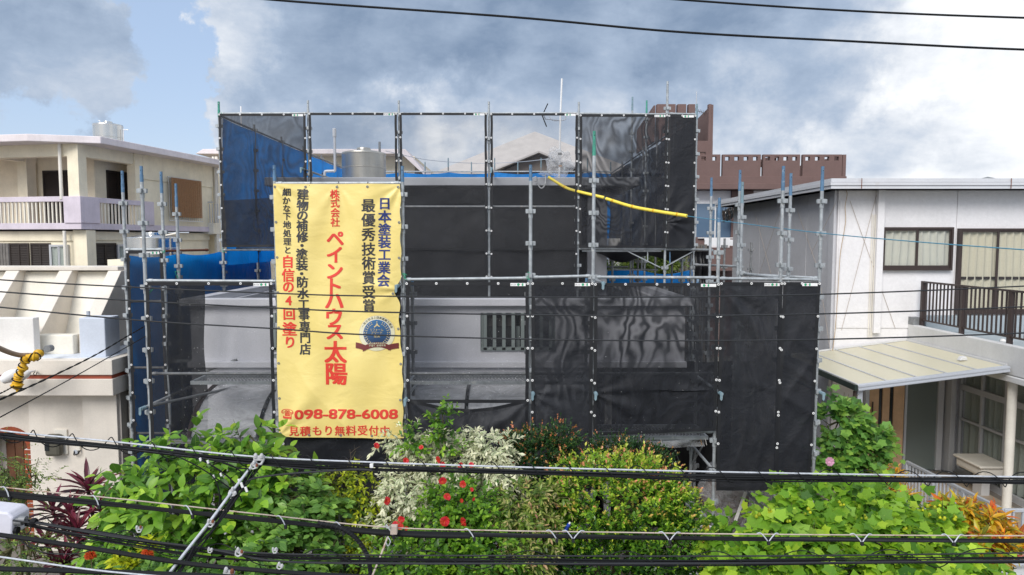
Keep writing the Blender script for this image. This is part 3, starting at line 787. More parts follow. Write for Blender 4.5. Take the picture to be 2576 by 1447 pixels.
MB().box(xa0 + 0.0, xa1 - 0.14, yw2 + 0.28, yw2 + 0.34, 0, zar - 0.001).build('porch_wall', M_whitewarm, wh)
# ribbed sloping parapet above the terrace
rib_top = Zw(669, 12.6); yr_top, yr_bot = 12.6, 11.35
m = MB(); m.box(-14, Xw(318, 12.6) , 12.55, 12.75, zt, rib_top); m.build('parapet_back', M_whitewarm, wh, bev=0.01)
m = MB(); m.box(-14, Xw(316, 12.5), 12.25, 12.551, rib_top - 0.07, rib_top - 0.002); m.build('parapet_cap', M_whitewarm, wh, bev=0.01)
MB().box(Xw(300, 12.4) - 0.12, Xw(300, 12.4) + 0.12, 12.56, 17.5, zt, rib_top).build('parapet_back', M_whitewarm, wh, bev=0.01)
def rib(u_top, u_bot, v_bot, w):
    """sloping fin from the parapet cap forward and down to the terrace"""
    xt = Xw(u_top, 12.4); mm = MB()
    zb = zt + 0.05
    mm.prism([(12.55, zt), (12.55, rib_top - 0.075), (12.25, rib_top - 0.075), (11.36, zt + 0.36), (11.34, zt)], xt - w / 2, xt + w / 2, axis='x')
    return mm.build('rib', M_whitewarm, wh, bev=0.01)
for u in (46, 178, 300): rib(u, 0, 0, 0.24)
m = MB(); m.prism([(12.5, zt), (12.5, rib_top - 0.10), (12.42, rib_top - 0.10), (12.0, zt + 0.28), (11.85, zt)], -14, Xw(316, 12.5) - 0.02, axis='x')
m.build('sloping_panel', M_creamwhite, wh)
m = MB(); m.box(Xw(88, 11.5), Xw(208, 11.5), 11.25, 11.45, zt, Zw(842, 11.3)); m.build('kerb', M_creamwhite, wh, bev=0.02)
m = MB(); m.box(-9, Xw(86, 11.0), 11.0, 11.15, zt, Zw(800, 11.0)); m.build('parapet_block', M_white, wh, bev=0.015)
m = MB(); m.box(Xw(200, 11.0), Xw(265, 11.0), 11.0, 11.42, zt, Zw(800, 11.0)); m.build('chimney', M_lilacblue, wh, bev=0.015)
MB().tube([(Xw(225, 11.2), 11.2, Zw(800, 11.0)), (Xw(225, 11.2), 11.2, Zw(786, 11.0))], 0.03, 8).build('vent_pipe', M_zinc, wh)
# meter and small box
Xw = lambda u, Y=YW: at(u, 1115, Y).x
mt = thing('electric_meter', 'rounded olive electricity meter on a pale board beside the arched door', 'meter', (Xw(147, yw1), yw1 + 0.1, Zw(1113, yw1)))
ym = yw1 + 0.12
MB().box(Xw(140, ym), Xw(172, ym), ym - 0.03, ym, Zw(1142, ym), Zw(1080, ym)).build('board', M_pvc, mt, bev=0.006)
MB().box(Xw(126, ym), Xw(165, ym), ym - 0.16, ym - 0.03, Zw(1143, ym), Zw(1088, ym)).build('case', M_meter, mt, bev=0.05)
MB().box(Xw(129, ym), Xw(140, ym), ym - 0.168, ym - 0.158, Zw(1127, ym), Zw(1109, ym)).build('display', M_darkglass, mt)
jb = thing('junction_box', 'small cream junction box with a black lead on the white wall', 'box', (Xw(192, ym), ym, Zw(1135, ym)))
MB().box(Xw(196, ym), Xw(204, ym), ym - 0.04, ym, Zw(1132, ym), Zw(1120, ym)).build('box', M_pvc, jb, bev=0.004)
MB().box(Xw(187, ym), Xw(197, ym), ym - 0.03, ym, Zw(1141, ym), Zw(1131, ym)).build('socket', M_zinc, jb, bev=0.004)
MB().tube(smooth_path([(Xw(189, ym), ym - 0.03, Zw(1134, ym)), (Xw(190, ym), ym - 0.05, Zw(1142, ym)), (Xw(200, ym), ym - 0.05, Zw(1139, ym)), (Xw(203, ym), ym - 0.03, Zw(1131, ym))]), 0.01, 6).build('lead', M_black, jb, smooth=True)
dp = MB(); xd, yd = Xw(314, 11.2) , 11.25
xd = wx + 0.02
dp.tube([(xd, yd, 0), (xd, yd, Zw(985, 11.2))], 0.06, 14)
dpo = dp.build('downpipe', M_pvc, wh, smooth=True)
for v_ in (1073, 1225): MB().lathe((xd, yd, Zw(v_, yd)), [(0.068, -0.02), (0.068, 0.02)], 14).build('bracket', M_whitepvc, dpo)
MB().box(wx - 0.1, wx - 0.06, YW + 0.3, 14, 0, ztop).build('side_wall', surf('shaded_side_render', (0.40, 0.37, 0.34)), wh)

# old shed fence seen at the far left under the cream house
sh = thing('slatted_screen', 'weathered grey slatted screen behind the white ribbed roof', 'screen', (ax(20, 16), 16, 0))
slm = MB().box(-0.028, 0.028, -0.015, 0.015, 0, az(612, 16)).mesh('slat', M_wall_far)
x = ax(-12, 16)
while x < ax(22, 16): put(slm, 'slat', (x, 16, 0), sh); x += 0.068
# ------------------------------------------------------------------ white panel house on the right
YR = 14.5
Xr = lambda u, Y=YR, v=605: at(u, v, Y).x
Zr = lambda v, Y=YR: az(v, Y)
xr0 = ax(2106, YR)
rh = thing('white_panel_house', 'white panelled flat roofed house with brown windows and a cream entrance canopy', 'house', (xr0, YR, 0))
z_top = Zr(474, 14.5)
z_fl = Zr(790)
m = MB(); m.box(xr0, 22, YR, 21.2, 0, z_top); m.build('wall', M_offwhite, rh)
# grey side wall made of panels with joints
seams = [14.52, 15.9, 17.4, 18.9, 20.4, 21.2]
for i in range(5):
    MB().box(xr0 - 0.05, xr0 - 0.002, seams[i] + 0.008, seams[i + 1] - 0.008, 0, z_top - 0.002).build('wall_panel', M_offgray, rh, bev=0.006)
for yy in (14.47, 17.4):
    MB().box(xr0 - 0.10, xr0 - 0.051, yy, yy + 0.22, 0, z_top - 0.02).build('pilaster', M_offgray, rh, bev=0.006)
# front panels: thin raised sheets with joints between them
us = [2109, 2199, 2216, 2403, 2700, 3100]
for i in range(len(us) - 1):
    xa, xb = ax(us[i], YR), ax(us[i + 1], YR)
    if i == 1:
        MB().box(xa, xb, YR - 0.12, YR - 0.003, z_fl - 0.4, z_top - 0.01).build('pilaster', M_offwhite, rh, bev=0.008); continue
    MB().box(xa + 0.006, xb - 0.006, YR - 0.02, YR - 0.002, z_fl - 0.3, z_top - 0.25 if i in (0,) else z_top - 0.004).build('wall_panel', M_offwhite, rh, bev=0.004)
# roof fascia with ribs
xf, yf0 = ax(2087, 14.0), 14.0
zf0, zf1 = az(475, 14.0), az(449, 14.0)
m = MB()
hh = (zf1 - zf0)
for k, (a_, b_, d_) in enumerate(((0.0, 0.30, 0.02), (0.33, 0.62, 0.0), (0.65, 1.0, 0.02))):
    m.box(xf - 0.03 + d_, 22, yf0 - 0.03 + d_, 21.9, zf0 + hh * a_, zf0 + hh * b_)
m.box(xf + 0.03, 21.9, yf0 + 0.03, 21.8, zf0, zf1 - 0.01)
m.build('roof', M_fascia, rh)
for u in (2160, 2533): MB().box(ax(u, 14), ax(u, 14) + 0.012, yf0 - 0.038, yf0 - 0.03, zf0, zf1).build('fascia_joint', M_rustd, rh)
MB().lathe((ax(2477, 16), 16, zf1 - 0.02), [(0.13, 0), (0.13, 0.12), (0.2, 0.12), (0.14, 0.2), (0.001, 0.24)], 20).build('roof_ventilator', M_galvd, rh, smooth=True)
# windows
c_window(rh, (ax(2212, YR), YR - 0.02, 0), (1, 0, 0), ax(2391, YR) - ax(2212, YR), Zr(680), Zr(572), local=False, cur=M_curtaing)
w2 = c_window(rh, (ax(2405, YR), YR - 0.02, 0), (1, 0, 0), 1.66, Zr(789), Zr(575), local=False, cur=M_curtain)
MB().box(ax(2408, YR), ax(2408, YR) + 1.58, YR - 0.06, YR - 0.03, Zr(703), Zr(696)).build('mid_rail', M_browntrim, w2)
# thin pipes on the wall beside the pilaster
for d_ in (0.0, 0.04, 0.075):
    MB().tube([(ax(2190, YR) + d_, YR - 0.04, Zr(540)), (ax(2190, YR) + d_, YR - 0.04, Zr(850))], 0.011, 6).build('conduit', M_pvc, rh)
# rusty wire stays crossing on the wall, tied off with straw rope
def rope(name, pts, r, mat, label, cat, group=None, n=6, parent=None):
    m = MB(); m.tube(pts, r, n)
    if parent is not None: return m.build(name, mat, parent, smooth=True)
    return m.build(name, mat, None, smooth=True, label=label, cat=cat, group=group)
M_stay = surf('pale_rusty_wire', (0.45, 0.38, 0.32), rough=0.8, bump=0)
yr_ = YR - 0.035
for (a_, b_) in (((2138, 580 - 75), (2252, 825)), ((2205, 490), (2117, 830)),):
    pa, pb = at(*a_, yr_), at(*b_, yr_)
    rope('stay_wire', [pa, pb], 0.0045, M_stay, None, None, parent=rh)
pl = [at(2128, 478, yr_ - 0.02), at(2131, 490, yr_ - 0.05), at(2126, 520, yr_ - 0.05), at(2127, 560, yr_ - 0.05), at(2114, 640, yr_ - 0.06), at(2108, 730, yr_ - 0.06), at(2101, 830, yr_ - 0.06), at(2092, 900, yr_ - 0.05)]
rope('straw_rope', smooth_path(pl, 6), 0.007, M_rope_y, None, None, parent=rh)
xs_ = xr0 - 0.12
def sidept(u, v):
    """point on the grey side wall plane x = xs_ seen at picture point (u, v)"""
    a, b_ = (u - 1288) / F, (723.5 - v) / F
    dy = math.cos(PITCH) + b_ * math.sin(PITCH); dz = -math.sin(PITCH) + b_ * math.cos(PITCH)
    t = xs_ / a
    return Vector((xs_, dy * t, H + dz * t))
for a_, b_ in (((1899, 537), (1940, 690)), ((1962, 530), (1910, 690)), ((2004, 525), (2062, 690)), ((2102, 512), (2040, 640)), ((2060, 690), (2090, 890))):
    rope('stay_wire', [sidept(*a_), sidept(*b_)], 0.004, M_stay, None, None, parent=rh)
# porch balcony running towards the road
xb0 = ax(2291, YR)
zc1 = at(2291, 815, YR).z; 
bal = thing('porch_balcony', 'white concrete balcony with brown bar railing projecting over the glazed porch', 'balcony', (xb0, YR, 0))
ybf = 9.6
m = MB(); m.box(xb0 + 0.12, 16, ybf, YR - 0.025, zc1 - 0.62, zc1 - 0.18); m.build('slab', M_concrete, bal)
m = MB(); m.box(xb0, xb0 + 0.14, ybf, YR - 0.024, zc1 - 0.5, zc1); m.box(xb0 - 0.03, xb0 + 0.1, ybf, YR - 0.026, zc1 - 0.62, zc1 - 0.51); m.build('kerb', M_concrete, bal, bev=0.015)
m = MB(); m.box(xb0 + 0.14, 16, ybf, YR - 0.03, zc1 - 0.18, zc1 - 0.16); m.build('balcony_floor', M_deckgray, bal)
m = MB(); m.box(xb0 + 0.3, 16, YR - 0.16, YR - 0.021, zc1 - 0.16, z_fl - 0.02); m.build('step', M_deckgray, bal, bev=0.01)
MB().box(xb0 + 0.002, xb0 + 0.16, YR - 0.2, YR - 0.022, zc1, zc1 + 0.16).build('kerb', M_galvd, bal)
zr1 = at(2306, 707, YR - 0.2).z; zr0 = zc1 + 0.10
xrl = xb0 + 0.16
MB().box(xrl - 0.03, xrl + 0.03, ybf, YR - 0.2, zr1 - 0.035, zr1).build('handrail', M_browntrim, bal, bev=0.005)
MB().box(xrl - 0.018, xrl + 0.018, ybf, YR - 0.2, zr0, zr0 + 0.03).build('bottom_rail', M_browntrim, bal)
pm_ = MB().box(-0.035, 0.035, -0.035, 0.035, 0, zr1 - zc1 + 0.15 - 0.035).mesh('post', M_browntrim)
bmm = MB().box(-0.012, 0.012, -0.012, 0.012, 0, zr1 - zr0 - 0.065).mesh('baluster', M_browntrim)
yy = YR - 0.25; k = 0
while yy > ybf:
    if k % 11 == 0: put(pm_, 'post', (xrl, yy, zc1 - 0.15), bal)
    else: put(bmm, 'baluster', (xrl, yy, zr0 + 0.03), bal)
    yy -= 0.115; k += 1
sl = thing('slippers', 'pair of slippers left on the balcony floor behind the brown railing', 'slippers', (xb0 + 0.9, 12.9, zc1 - 0.16))
for dx in (0, 0.14): MB().lathe((xb0 + 0.9 + dx, 12.9, zc1 - 0.155), [(0.05, 0), (0.055, 0.03), (0.03, 0.06), (0.001, 0.07)], 12).build('slipper', M_white, sl, smooth=True)
# entrance canopy
cn = thing('entrance_canopy', 'cream polycarbonate entrance canopy with silver gutter, fixed under the balcony', 'canopy', (7, 13, 0))
y0c, y1c = 11.5, YR - 0.03
A_ = at(2289, 862, YR - 0.03); xc1 = xb0 - 0.04; B_ = at(2157, 969, y0c)
xc0 = B_.x; zB = B_.z; zA = at(2554, 921, y0c).z
zc = lambda x: zB + (zA - zB) * (x - xc0) / (xc1 - xc0)
g_ = NG('cream_polycarbonate'); p_ = g_.princ(Base_Color=(0.84, 0.80, 0.63), Roughness=0.3); tr_ = g_.n('ShaderNodeBsdfTranslucent'); tr_.inputs[0].default_value = (0.8, 0.76, 0.6, 1)
mx_ = g_.n('ShaderNodeMixShader'); mx_.inputs[0].default_value = 0.35; g_.l(p_.outputs[0], mx_.inputs[1]); g_.l(tr_.outputs[0], mx_.inputs[2]); M_poly = g_.done(mx_.outputs[0])
NP = 5
for k in range(NP):
    xa = xc0 + (xc1 - xc0) * k / NP; xb = xc0 + (xc1 - xc0) * (k + 1) / NP
    m = MB(); ya, yb_ = y0c, y1c
    vs = [(xa + 0.015, ya, zc(xa)), (xb - 0.015, ya, zc(xb)), (xb - 0.015, yb_, zc(xb)), (xa + 0.015, yb_, zc(xa))]
    m.add([*vs, *[(x, y, z - 0.012) for x, y, z in vs]], [(0,1,2,3),(7,6,5,4),(0,4,5,1),(1,5,6,2),(2,6,7,3),(3,7,4,0)])
    m.build('roof_panel', M_poly, cn)
for k in range(NP + 1):
    xa = xc0 + (xc1 - xc0) * k / NP
    MB().beam((xa, y0c, zc(xa)), (xa, y1c, zc(xa)), 0.03, 0.035).build('rafter', M_aluw, cn)
m = MB()
m.beam((xc0 - 0.03, y0c - 0.05, zB - 0.035), (xc1, y0c - 0.05, zA - 0.035), 0.09, 0.10); m.beam((xc0 - 0.03, y0c - 0.102, zB - 0.01), (xc1, y0c - 0.102, zA - 0.01), 0.012, 0.02)
m.beam((xc0 - 0.03, y0c - 0.102, zB - 0.065), (xc1, y0c - 0.102, zA - 0.065), 0.012, 0.02)
m.build('gutter', M_alu, cn)
MB().beam((xc0 - 0.06, y0c - 0.08, zB - 0.03), (xc0 - 0.06, y1c, zB - 0.03), 0.05, 0.10).build('side_beam', surf('dark_green_beam', (0.02, 0.035, 0.03), rough=0.4, bump=0), cn)
MB().beam((xc0, y1c - 0.02, zB + 0.02), (xc1, y1c - 0.02, zA + 0.02), 0.04, 0.03).build('wall_flashing', M_concrete, cn)
MB().beam((xc1 + 0.01, y0c, zA + 0.02), (xc1 + 0.01, y1c - 0.05, zA + 0.02), 0.03, 0.03).build('wall_flashing', M_concrete, cn)
MB().box(xc0 + 0.02, xc0 + 0.11, y0c + 0.02, y0c + 0.11, 0, zB - 0.1).build('post', M_alu, cn, bev=0.006)
MB().tube([(xc0 - 0.04, y0c, zB - 0.1), (xc0 - 0.04, y0c, 0)], 0.03, 10).build('downpipe', M_browntrim, cn, smooth=True)
st = at(2420, 903, 12.2)
MB().prism([(st.x - 0.07, zc(st.x) + 0.012), (st.x + 0.08, zc(st.x) + 0.012), (st.x + 0.05, zc(st.x) + 0.09), (st.x - 0.03, zc(st.x) + 0.08)], 12.15, 12.25).build('loose_stone', M_concrete, None, bev=0.015, label='small grey block lying on the cream canopy', cat='stone')
# entrance wall below: door, sidelight, column, then the glazed porch running forwards
zfl = 0.27
pw = thing('entrance_door', 'oak board entrance door with two narrow dark glass strips under the canopy', 'door', (ax(2240, YR), YR - 0.1, zfl))
xd0, xd1 = ax(2201, YR - 0.1), ax(2290, YR - 0.1)
zdt = zc1 - 0.70
wd = (xd1 - xd0)
parts_ = [(0, 0.27, M_oak), (0.27, 0.375, M_darkglass), (0.375, 0.58, M_oak), (0.58, 0.69, M_darkglass), (0.69, 1.0, M_oak)]
for a_, b_, mm in parts_:
    if mm is M_oak: MB().box(xd0 + wd * a_, xd0 + wd * b_, YR - 0.12, YR - 0.06, zfl, zdt).build('door_board', mm, pw, bev=0.005)
    else: MB().box(xd0 + wd * a_, xd0 + wd * b_, YR - 0.095, YR - 0.065, zfl + 0.28, zdt).build('glass_strip', mm, pw); MB().box(xd0 + wd * a_, xd0 + wd * b_, YR - 0.1, YR - 0.065, zfl, zfl + 0.27).build('kick_plate', M_alu, pw)
m = MB(); m.box(xd0 - 0.09, xd0 - 0.01, YR - 0.13, YR - 0.03, 0.1, zdt); m.box(xd1 + 0.01, xd1 + 0.06, YR - 0.13, YR - 0.03, 0.1, zdt); m.build('door_frame', M_alu, pw)
MB().tube([(xd0 + 0.05, YR - 0.16, zfl + 0.8), (xd0 + 0.05, YR - 0.16, zfl + 1.5)], 0.014, 8).build('handle', M_browntrim, pw)
MB().box(xd1 + 0.065, ax(2368, YR), YR - 0.09, YR - 0.06, zfl, zdt).build('sidelight', M_greyglass, rh)
m = MB(); m.box(ax(2368, YR), ax(2382, YR), YR - 0.14, YR - 0.03, zfl, zdt); m.box(ax(2388, YR), ax(2400, YR), YR - 0.3, YR - 0.06, zfl, zdt); m.build('door_frame', M_aluw, rh, bev=0.005)
MB().box(ax(2168, YR), ax(2173, YR), YR - 0.06, YR - 0.021, Zr(1098), Zr(1083)).build('intercom', M_black, rh)
xg = ax(2401, YR) + 0.1
gp = thing('glazed_porch', 'aluminium framed glazed porch with grey curtains below the concrete balcony', 'porch', (xg, 12, zfl))
zg1 = zc1 - 0.64
ys = [14.3, 12.9, 11.5, 10.1]
for i in range(3):
    ya, yb_ = ys[i], ys[i + 1]
    m = MB()
    for z0, z1 in ((zfl, zfl + 0.12), (zfl + 1.15, zfl + 1.2), (zg1 - 0.72, zg1 - 0.6), (zg1 - 0.06, zg1)): m.box(xg, xg + 0.08, yb_, ya, z0, z1)
    for y_ in (ya - 0.035, (ya + yb_) / 2, yb_ + 0.035): m.box(xg + 0.002, xg + 0.078, y_ - 0.03, y_ + 0.03, zfl + 0.12, zg1 - 0.06)
    fr = m.build('window_frame', M_aluw, gp, bev=0.004)
    MB().box(xg + 0.045, xg + 0.052, yb_, ya, zfl + 0.1, zg1 - 0.05).build('pane', glass('porch_glass', (0.03, 0.035, 0.035), alpha=0.82), fr)
    def cf(u, v, ya=ya, yb_=yb_):
        return (xg + 0.13 + 0.05 * math.sin(u * 2 * PI * 8 + math.sin(u * 9 + v * 2)), ya + (yb_ - ya) * u, zfl + 0.1 + v * (zg1 - zfl - 0.15))
    MB().grid(cf, 90, 6).build('curtain', M_sheer, fr, smooth=True, fix=False)
MB().box(xg + 0.3, xg + 0.35, 9.8, 14.3, zfl, zg1).build('inner_wall', M_darkwall, gp)
MB().tube([(ax(2566, 11.6), 11.6, 0), (ax(2566, 11.6), 11.6, zg1)], 0.075, 14).build('post', M_pvc, gp, smooth=True)
# tiled porch floor: real tiles
MB().box(ax(2080, 13), xg, 10.2, YR - 0.15, 0.05, zfl - 0.012).build('porch_base', M_grout, kind='structure')
MB().box(xg, xg + 3, 9.6, 14.3, 0.05, zfl).build('porch_base', M_concrete, kind='structure')
tf = bpy.data.objects['porch_base']
tm = MB().box(-0.145, 0.145, -0.145, 0.145, 0, 0.012).mesh('floor_tile', M_tile)
x = ax(2080, 13) + 0.16
while x < xg - 0.14:
    y = 10.4
    while y < YR - 0.3:
        put(tm, 'floor_tile', (x, y, zfl - 0.012), tf); y += 0.3
    x += 0.3
# beige cover box
bx_ = at(2395, 1178, 13.2)
cb = thing('air_conditioner_cover', 'beige plastic cover box on the porch floor beside the glazed wall', 'box', (xg - 0.35, 12.9, zfl))
MB().box(xg - 0.40, xg - 0.24, 12.9, 13.15, zfl, zfl + 0.44).build('stand', M_concrete, cb)
MB().box(xg - 0.60, xg - 0.06, 12.65, 13.4, zfl + 0.44, zfl + 0.62).build('case', M_pvc, cb, bev=0.05)
MB().box(xg - 0.64, xg - 0.02, 12.61, 13.44, zfl + 0.62, zfl + 0.67).build('lid', M_pvc, cb, bev=0.025)
# aluminium porch railing running down towards the road, then along
rp = [at(2300, 1158, 12.6), at(2576, 1282, 10.25)]
ra_ = thing('porch_railing', 'pale aluminium bar railing beside the tiled porch steps', 'railing', (rp[0].x, rp[0].y, 0))
xq0 = ax(2304, 12.4); pA = Vector((xq0, 12.4, at(2304, 1162, 12.4).z)); pB = Vector((ax(2560, 9.9), 9.9, at(2560, 1284, 9.9).z)); pC = pB + Vector((1.6, 0.05, 0))
MB().beam(pA, pB, 0.05, 0.05).build('handrail', M_alu, ra_, bev=0.006)
MB().beam(pB, pC, 0.05, 0.05).build('handrail', M_alu, ra_, bev=0.006)
hh_ = 0.85
bmm = MB().box(-0.013, 0.013, -0.013, 0.013, -hh_, -0.02).mesh('baluster', M_alu)
pm_ = MB().box(-0.03, 0.03, -0.03, 0.03, -hh_ - 0.15, -0.02).mesh('post', M_alu)
n_ = 25
for k in range(n_ + 1):
    p = pA.lerp(pB, k / n_); put(pm_ if k % 8 == 0 else bmm, 'post' if k % 8 == 0 else 'baluster', p, ra_)
for k in range(1, 12): put(bmm, 'baluster', pB.lerp(pC, k / 11), ra_)
MB().beam(pA + Vector((0, 0, -hh_ + 0.03)), pB + Vector((0, 0, -hh_ + 0.03)), 0.03, 0.03).build('bottom_rail', M_alu, ra_)
MB().beam(pB + Vector((0, 0, -hh_ + 0.03)), pC + Vector((0, 0, -hh_ + 0.03)), 0.03, 0.03).build('bottom_rail', M_alu, ra_)
m = MB(); m.prism([(pA.x - 0.25, pA.y), (pA.x + 0.1, pA.y + 0.1), (pC.x, pC.y + 0.2), (pC.x, pC.y - 0.3), (pB.x - 0.25, pB.y - 0.3)], 0.0, min(pB.z, pA.z) - hh_ + 0.0, axis='z'); m.build('porch_kerb', M_concrete, kind='structure')
bk_ = thing('black_bag', 'small black and white striped bag standing behind the porch railing', 'bag', (ax(2515, 10.9), 10.9, zfl))
MB().box(ax(2500, 10.9), ax(2530, 10.9), 10.85, 11.0, zfl, zfl + 0.4).build('bag_body', M_black, bk_, bev=0.04)
for z_ in (0.12, 0.24): MB().box(ax(2500, 10.9) - 0.002, ax(2530, 10.9) + 0.002, 10.845, 11.005, zfl + z_, zfl + z_ + 0.05).build('stripe', M_white, bk_, bev=0.01)

# ------------------------------------------------------------------ the house being repainted
hs = thing('grey_house', 'grey house under repainting, wrapped in scaffold and black netting', 'house', (-1.2, 11, 0))
YH = 11.0
gx0, gx1 = ax(473, YH), ax(1727, YH)
zp1, zp0 = az(752, YH - 0.1), az(770, YH - 0.1)
zfl2 = zp1 - 0.42
ov = 0.12
m = MB()
# front wall with openings for two windows
zw0, zw1 = az(877, YH), az(787, YH)
wins = [(ax(674, YH), ax(860, YH)), (ax(1208, YH), ax(1398, YH))]
zl_ = az(908, YH)
prev = gx0
for (a_, b_) in wins:
    m.box(prev, a_, YH, YH + 0.2, zl_, zp0); m.box(a_, b_, YH, YH + 0.2, zl_, zw0); m.box(a_, b_, YH, YH + 0.2, zw1, zp0); prev = b_
m.box(prev, gx1, YH, YH + 0.2, zl_, zp0)
m.box(gx0, gx0 + 0.2, YH + 0.2, 19, 0, zp0); m.box(gx1 - 0.2, gx1, YH + 0.2, 15.3, zl_ - 0.1, zp0)
m.box(gx0 - 0.0, 1.25, YH - 0.02, YH + 0.2, 0.0, zl_); 
m.build('wall', M_grayhouse, hs)
m = MB(); m.box(gx0 - 0.04, gx1 + 0.02, YH - 0.09, YH - 0.0, zl_ - 0.10, zl_ + 0.0); m.build('ledge', M_grayhouse, hs, bev=0.01)
for i, (a_, b_) in enumerate(wins):
    MB().box(a_, b_, YH + 0.14, YH + 0.16, zw0, zw1).build('pane', M_darkglass, hs)
    fr = MB(); fr.box(a_, b_, YH + 0.03, YH + 0.08, zw1 - 0.04, zw1); fr.box(a_, b_, YH - 0.03, YH + 0.08, zw0 - 0.03, zw0 + 0.02); fr.box(a_, a_ + 0.04, YH + 0.03, YH + 0.08, zw0, zw1); fr.box(b_ - 0.04, b_, YH + 0.03, YH + 0.08, zw0, zw1)
    fr.box((a_ + b_) / 2 - 0.03, (a_ + b_) / 2 + 0.03, YH + 0.1, YH + 0.135, zw0, zw1)
    mfr = surf('grey_green_window_bar', (0.24, 0.28, 0.27), rough=0.5)
    fo = fr.build('window_frame', mfr, hs)
    n_ = 8
    for k in range(n_):
        x = a_ + (b_ - a_) * (k + 0.5) / n_
        MB().box(x - 0.028, x + 0.028, YH - 0.03, YH + 0.02, zw0 - 0.02, zw1).build('bar', mfr, fo)
# parapet and roof terrace
m = MB(); m.box(gx0 - ov, gx1 + ov, YH - ov, YH + 0.1, zp0, zp1); m.box(gx0 - ov, gx0 + 0.1, YH + 0.1, 19, zp0, zp1); m.box(gx1 - 0.1, gx1 + ov, YH + 0.1, 15.2, zp0, zp1)
m.build('parapet', M_grayhouse, hs, bev=0.01)
m = MB(); m.box(gx0 + 0.1, gx1 - 0.1, YH + 0.1, 19, zp0 - 0.35, zp1 - 0.3); m.build('terrace_floor', M_darkwall, hs)
# upper storey
ux1 = ax(1527, 15.3)
zs1, zs0 = az(446, 14.6), az(468, 14.6)
m = MB(); m.box(-5.2, ux1, 15.3, 21, zp1 - 0.3, zs0); m.build('upper_wall', M_grayhouse, hs)
m = MB(); m.box(ax(668, 14.6), ax(1607, 14.6), 14.6, 22, zs0, zs1); m.build('roof', M_graylight, hs, bev=0.02)
# tall pale pier at the open corner
m = MB(); m.box(ax(1478, 14.9), ax(1527, 14.9), 14.9, 15.298, zp1, zs0); m.build('pier', M_graylight, hs)
MB().box(ax(1455, 15.0), ax(1478, 15.0), 15.05, 15.29, zp1, zs0).build('pier', M_darkwall, hs, label='near-black box painting the shaded recess beside the pale pier')  # shade of the recess put into a near-black box
# curved porch hood wrapped in plastic
hood = thing('curved_hood', 'curved polycarbonate hood wrapped in grey plastic film behind the lower netting', 'hood', (-1.5, 10.4, 2.4))
zh = at(1288, 965, 11.0).z
def hf(u, v):
    x = ax(540, YH) + u * (1.25 - ax(540, YH)); a = v * PI / 2
    y = YH - 0.03 - 1.12 * math.sin(a); z = zh - 0.85 * (1 - math.cos(a)) 
    w = 0.012 * noise.noise((x * 3, y * 5, z * 5))
    return (x, y + w, z + w)
MB().grid(hf, 60, 14).build('film', M_filmgray, hood, smooth=True, fix=False)
for k in range(6):
    x = ax(541, YH) + k * 1.02
    m = MB(); m.tube([Vector(hf((x - ax(540, YH)) / (1.25 - ax(540, YH)), v / 12)) + Vector((0, -0.012, 0.012)) for v in range(13)], 0.03, 6); m.build('rib', M_darkglass if k else M_browntrim, hood, smooth=True)
yb0 = YH - 1.15
MB().box(ax(540, YH), 1.25, yb0 - 0.0, yb0 + 0.05, zh - 0.93, zh - 0.86).build('gutter', M_browntrim, hood)
m = MB(); m.box(ax(541, YH), 1.25, yb0 - 0.012, yb0 - 0.002, zh - 0.75, zh - 0.735); m.build('tape', M_mask, hood)
for x in (-4.4, -2.0, 0.9): MB().box(x, x + 0.08, yb0, yb0 + 0.08, 0, zh - 0.93).build('post', M_browntrim, hood)
# ground-floor front below the deck on the left, dark
m = MB(); m.box(ax(700, 10.9), ax(985, 10.9), YH - 0.08, YH - 0.03, az(1330, YH), az(1200, YH)); m.build('sliding_door', M_browntrim, hs)
m = MB(); m.box(ax(745, 10.9), ax(960, 10.9), YH - 0.12, YH - 0.082, az(1245, YH), az(1216, YH)); m.build('shutter_box', M_taupe, hs, bev=0.01)
# recessed porch at the open ground-floor end, its shade put into near-black colour
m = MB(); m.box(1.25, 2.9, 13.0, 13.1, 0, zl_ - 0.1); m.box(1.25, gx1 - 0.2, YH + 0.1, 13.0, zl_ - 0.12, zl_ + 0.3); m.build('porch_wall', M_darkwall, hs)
MB().box(1.6, 1.72, YH + 0.6, YH + 0.72, 0, zl_ - 0.12).build('column', M_white, hs)

# ------------------------------------------------------------------ water tank, pipework and wrapped aerial on the grey roof
tY = 16.2
tc_ = at(916, 445, tY)
tank2z = zs1
t2 = tank('water_tank', 'dull steel water tank on the grey slab roof behind the banner scaffold', (tc_.x, tY, tank2z), 0.505, az(377, tY - 0.3) - tank2z - 0.04, M_dullsteel)
pp = [(ax(846, 15.8), 15.8, az(333, 15.8)), (ax(846, 15.8), 15.8, az(424, 15.8)), (ax(843, 15.8), 15.8, az(430, 15.8)), (ax(824, 15.8), 15.8, az(431, 15.8)), (ax(820, 15.8), 15.8, az(436, 15.8)), (ax(820, 15.8), 15.8, zs1 - 0.02)]
wp = thing('roof_pipe', 'white bent water pipe rising from the grey roof left of the steel tank', 'pipe', pp[-1])
MB().tube(smooth_path(pp, 4), 0.032, 10).build('pipe', M_aluw, wp, smooth=True)
MB().lathe(pp[0], [(0.045, -0.1), (0.045, 0.08), (0.03, 0.09), (0.001, 0.09)], 12).build('pipe_cap', M_aluw, wp, smooth=True)
MB().tube([(ax(846, 15.8), 15.8, az(385, 15.8)), (ax(872, 16), 16, az(387, 16))], 0.012, 6).build('branch_pipe', M_aluw, wp)
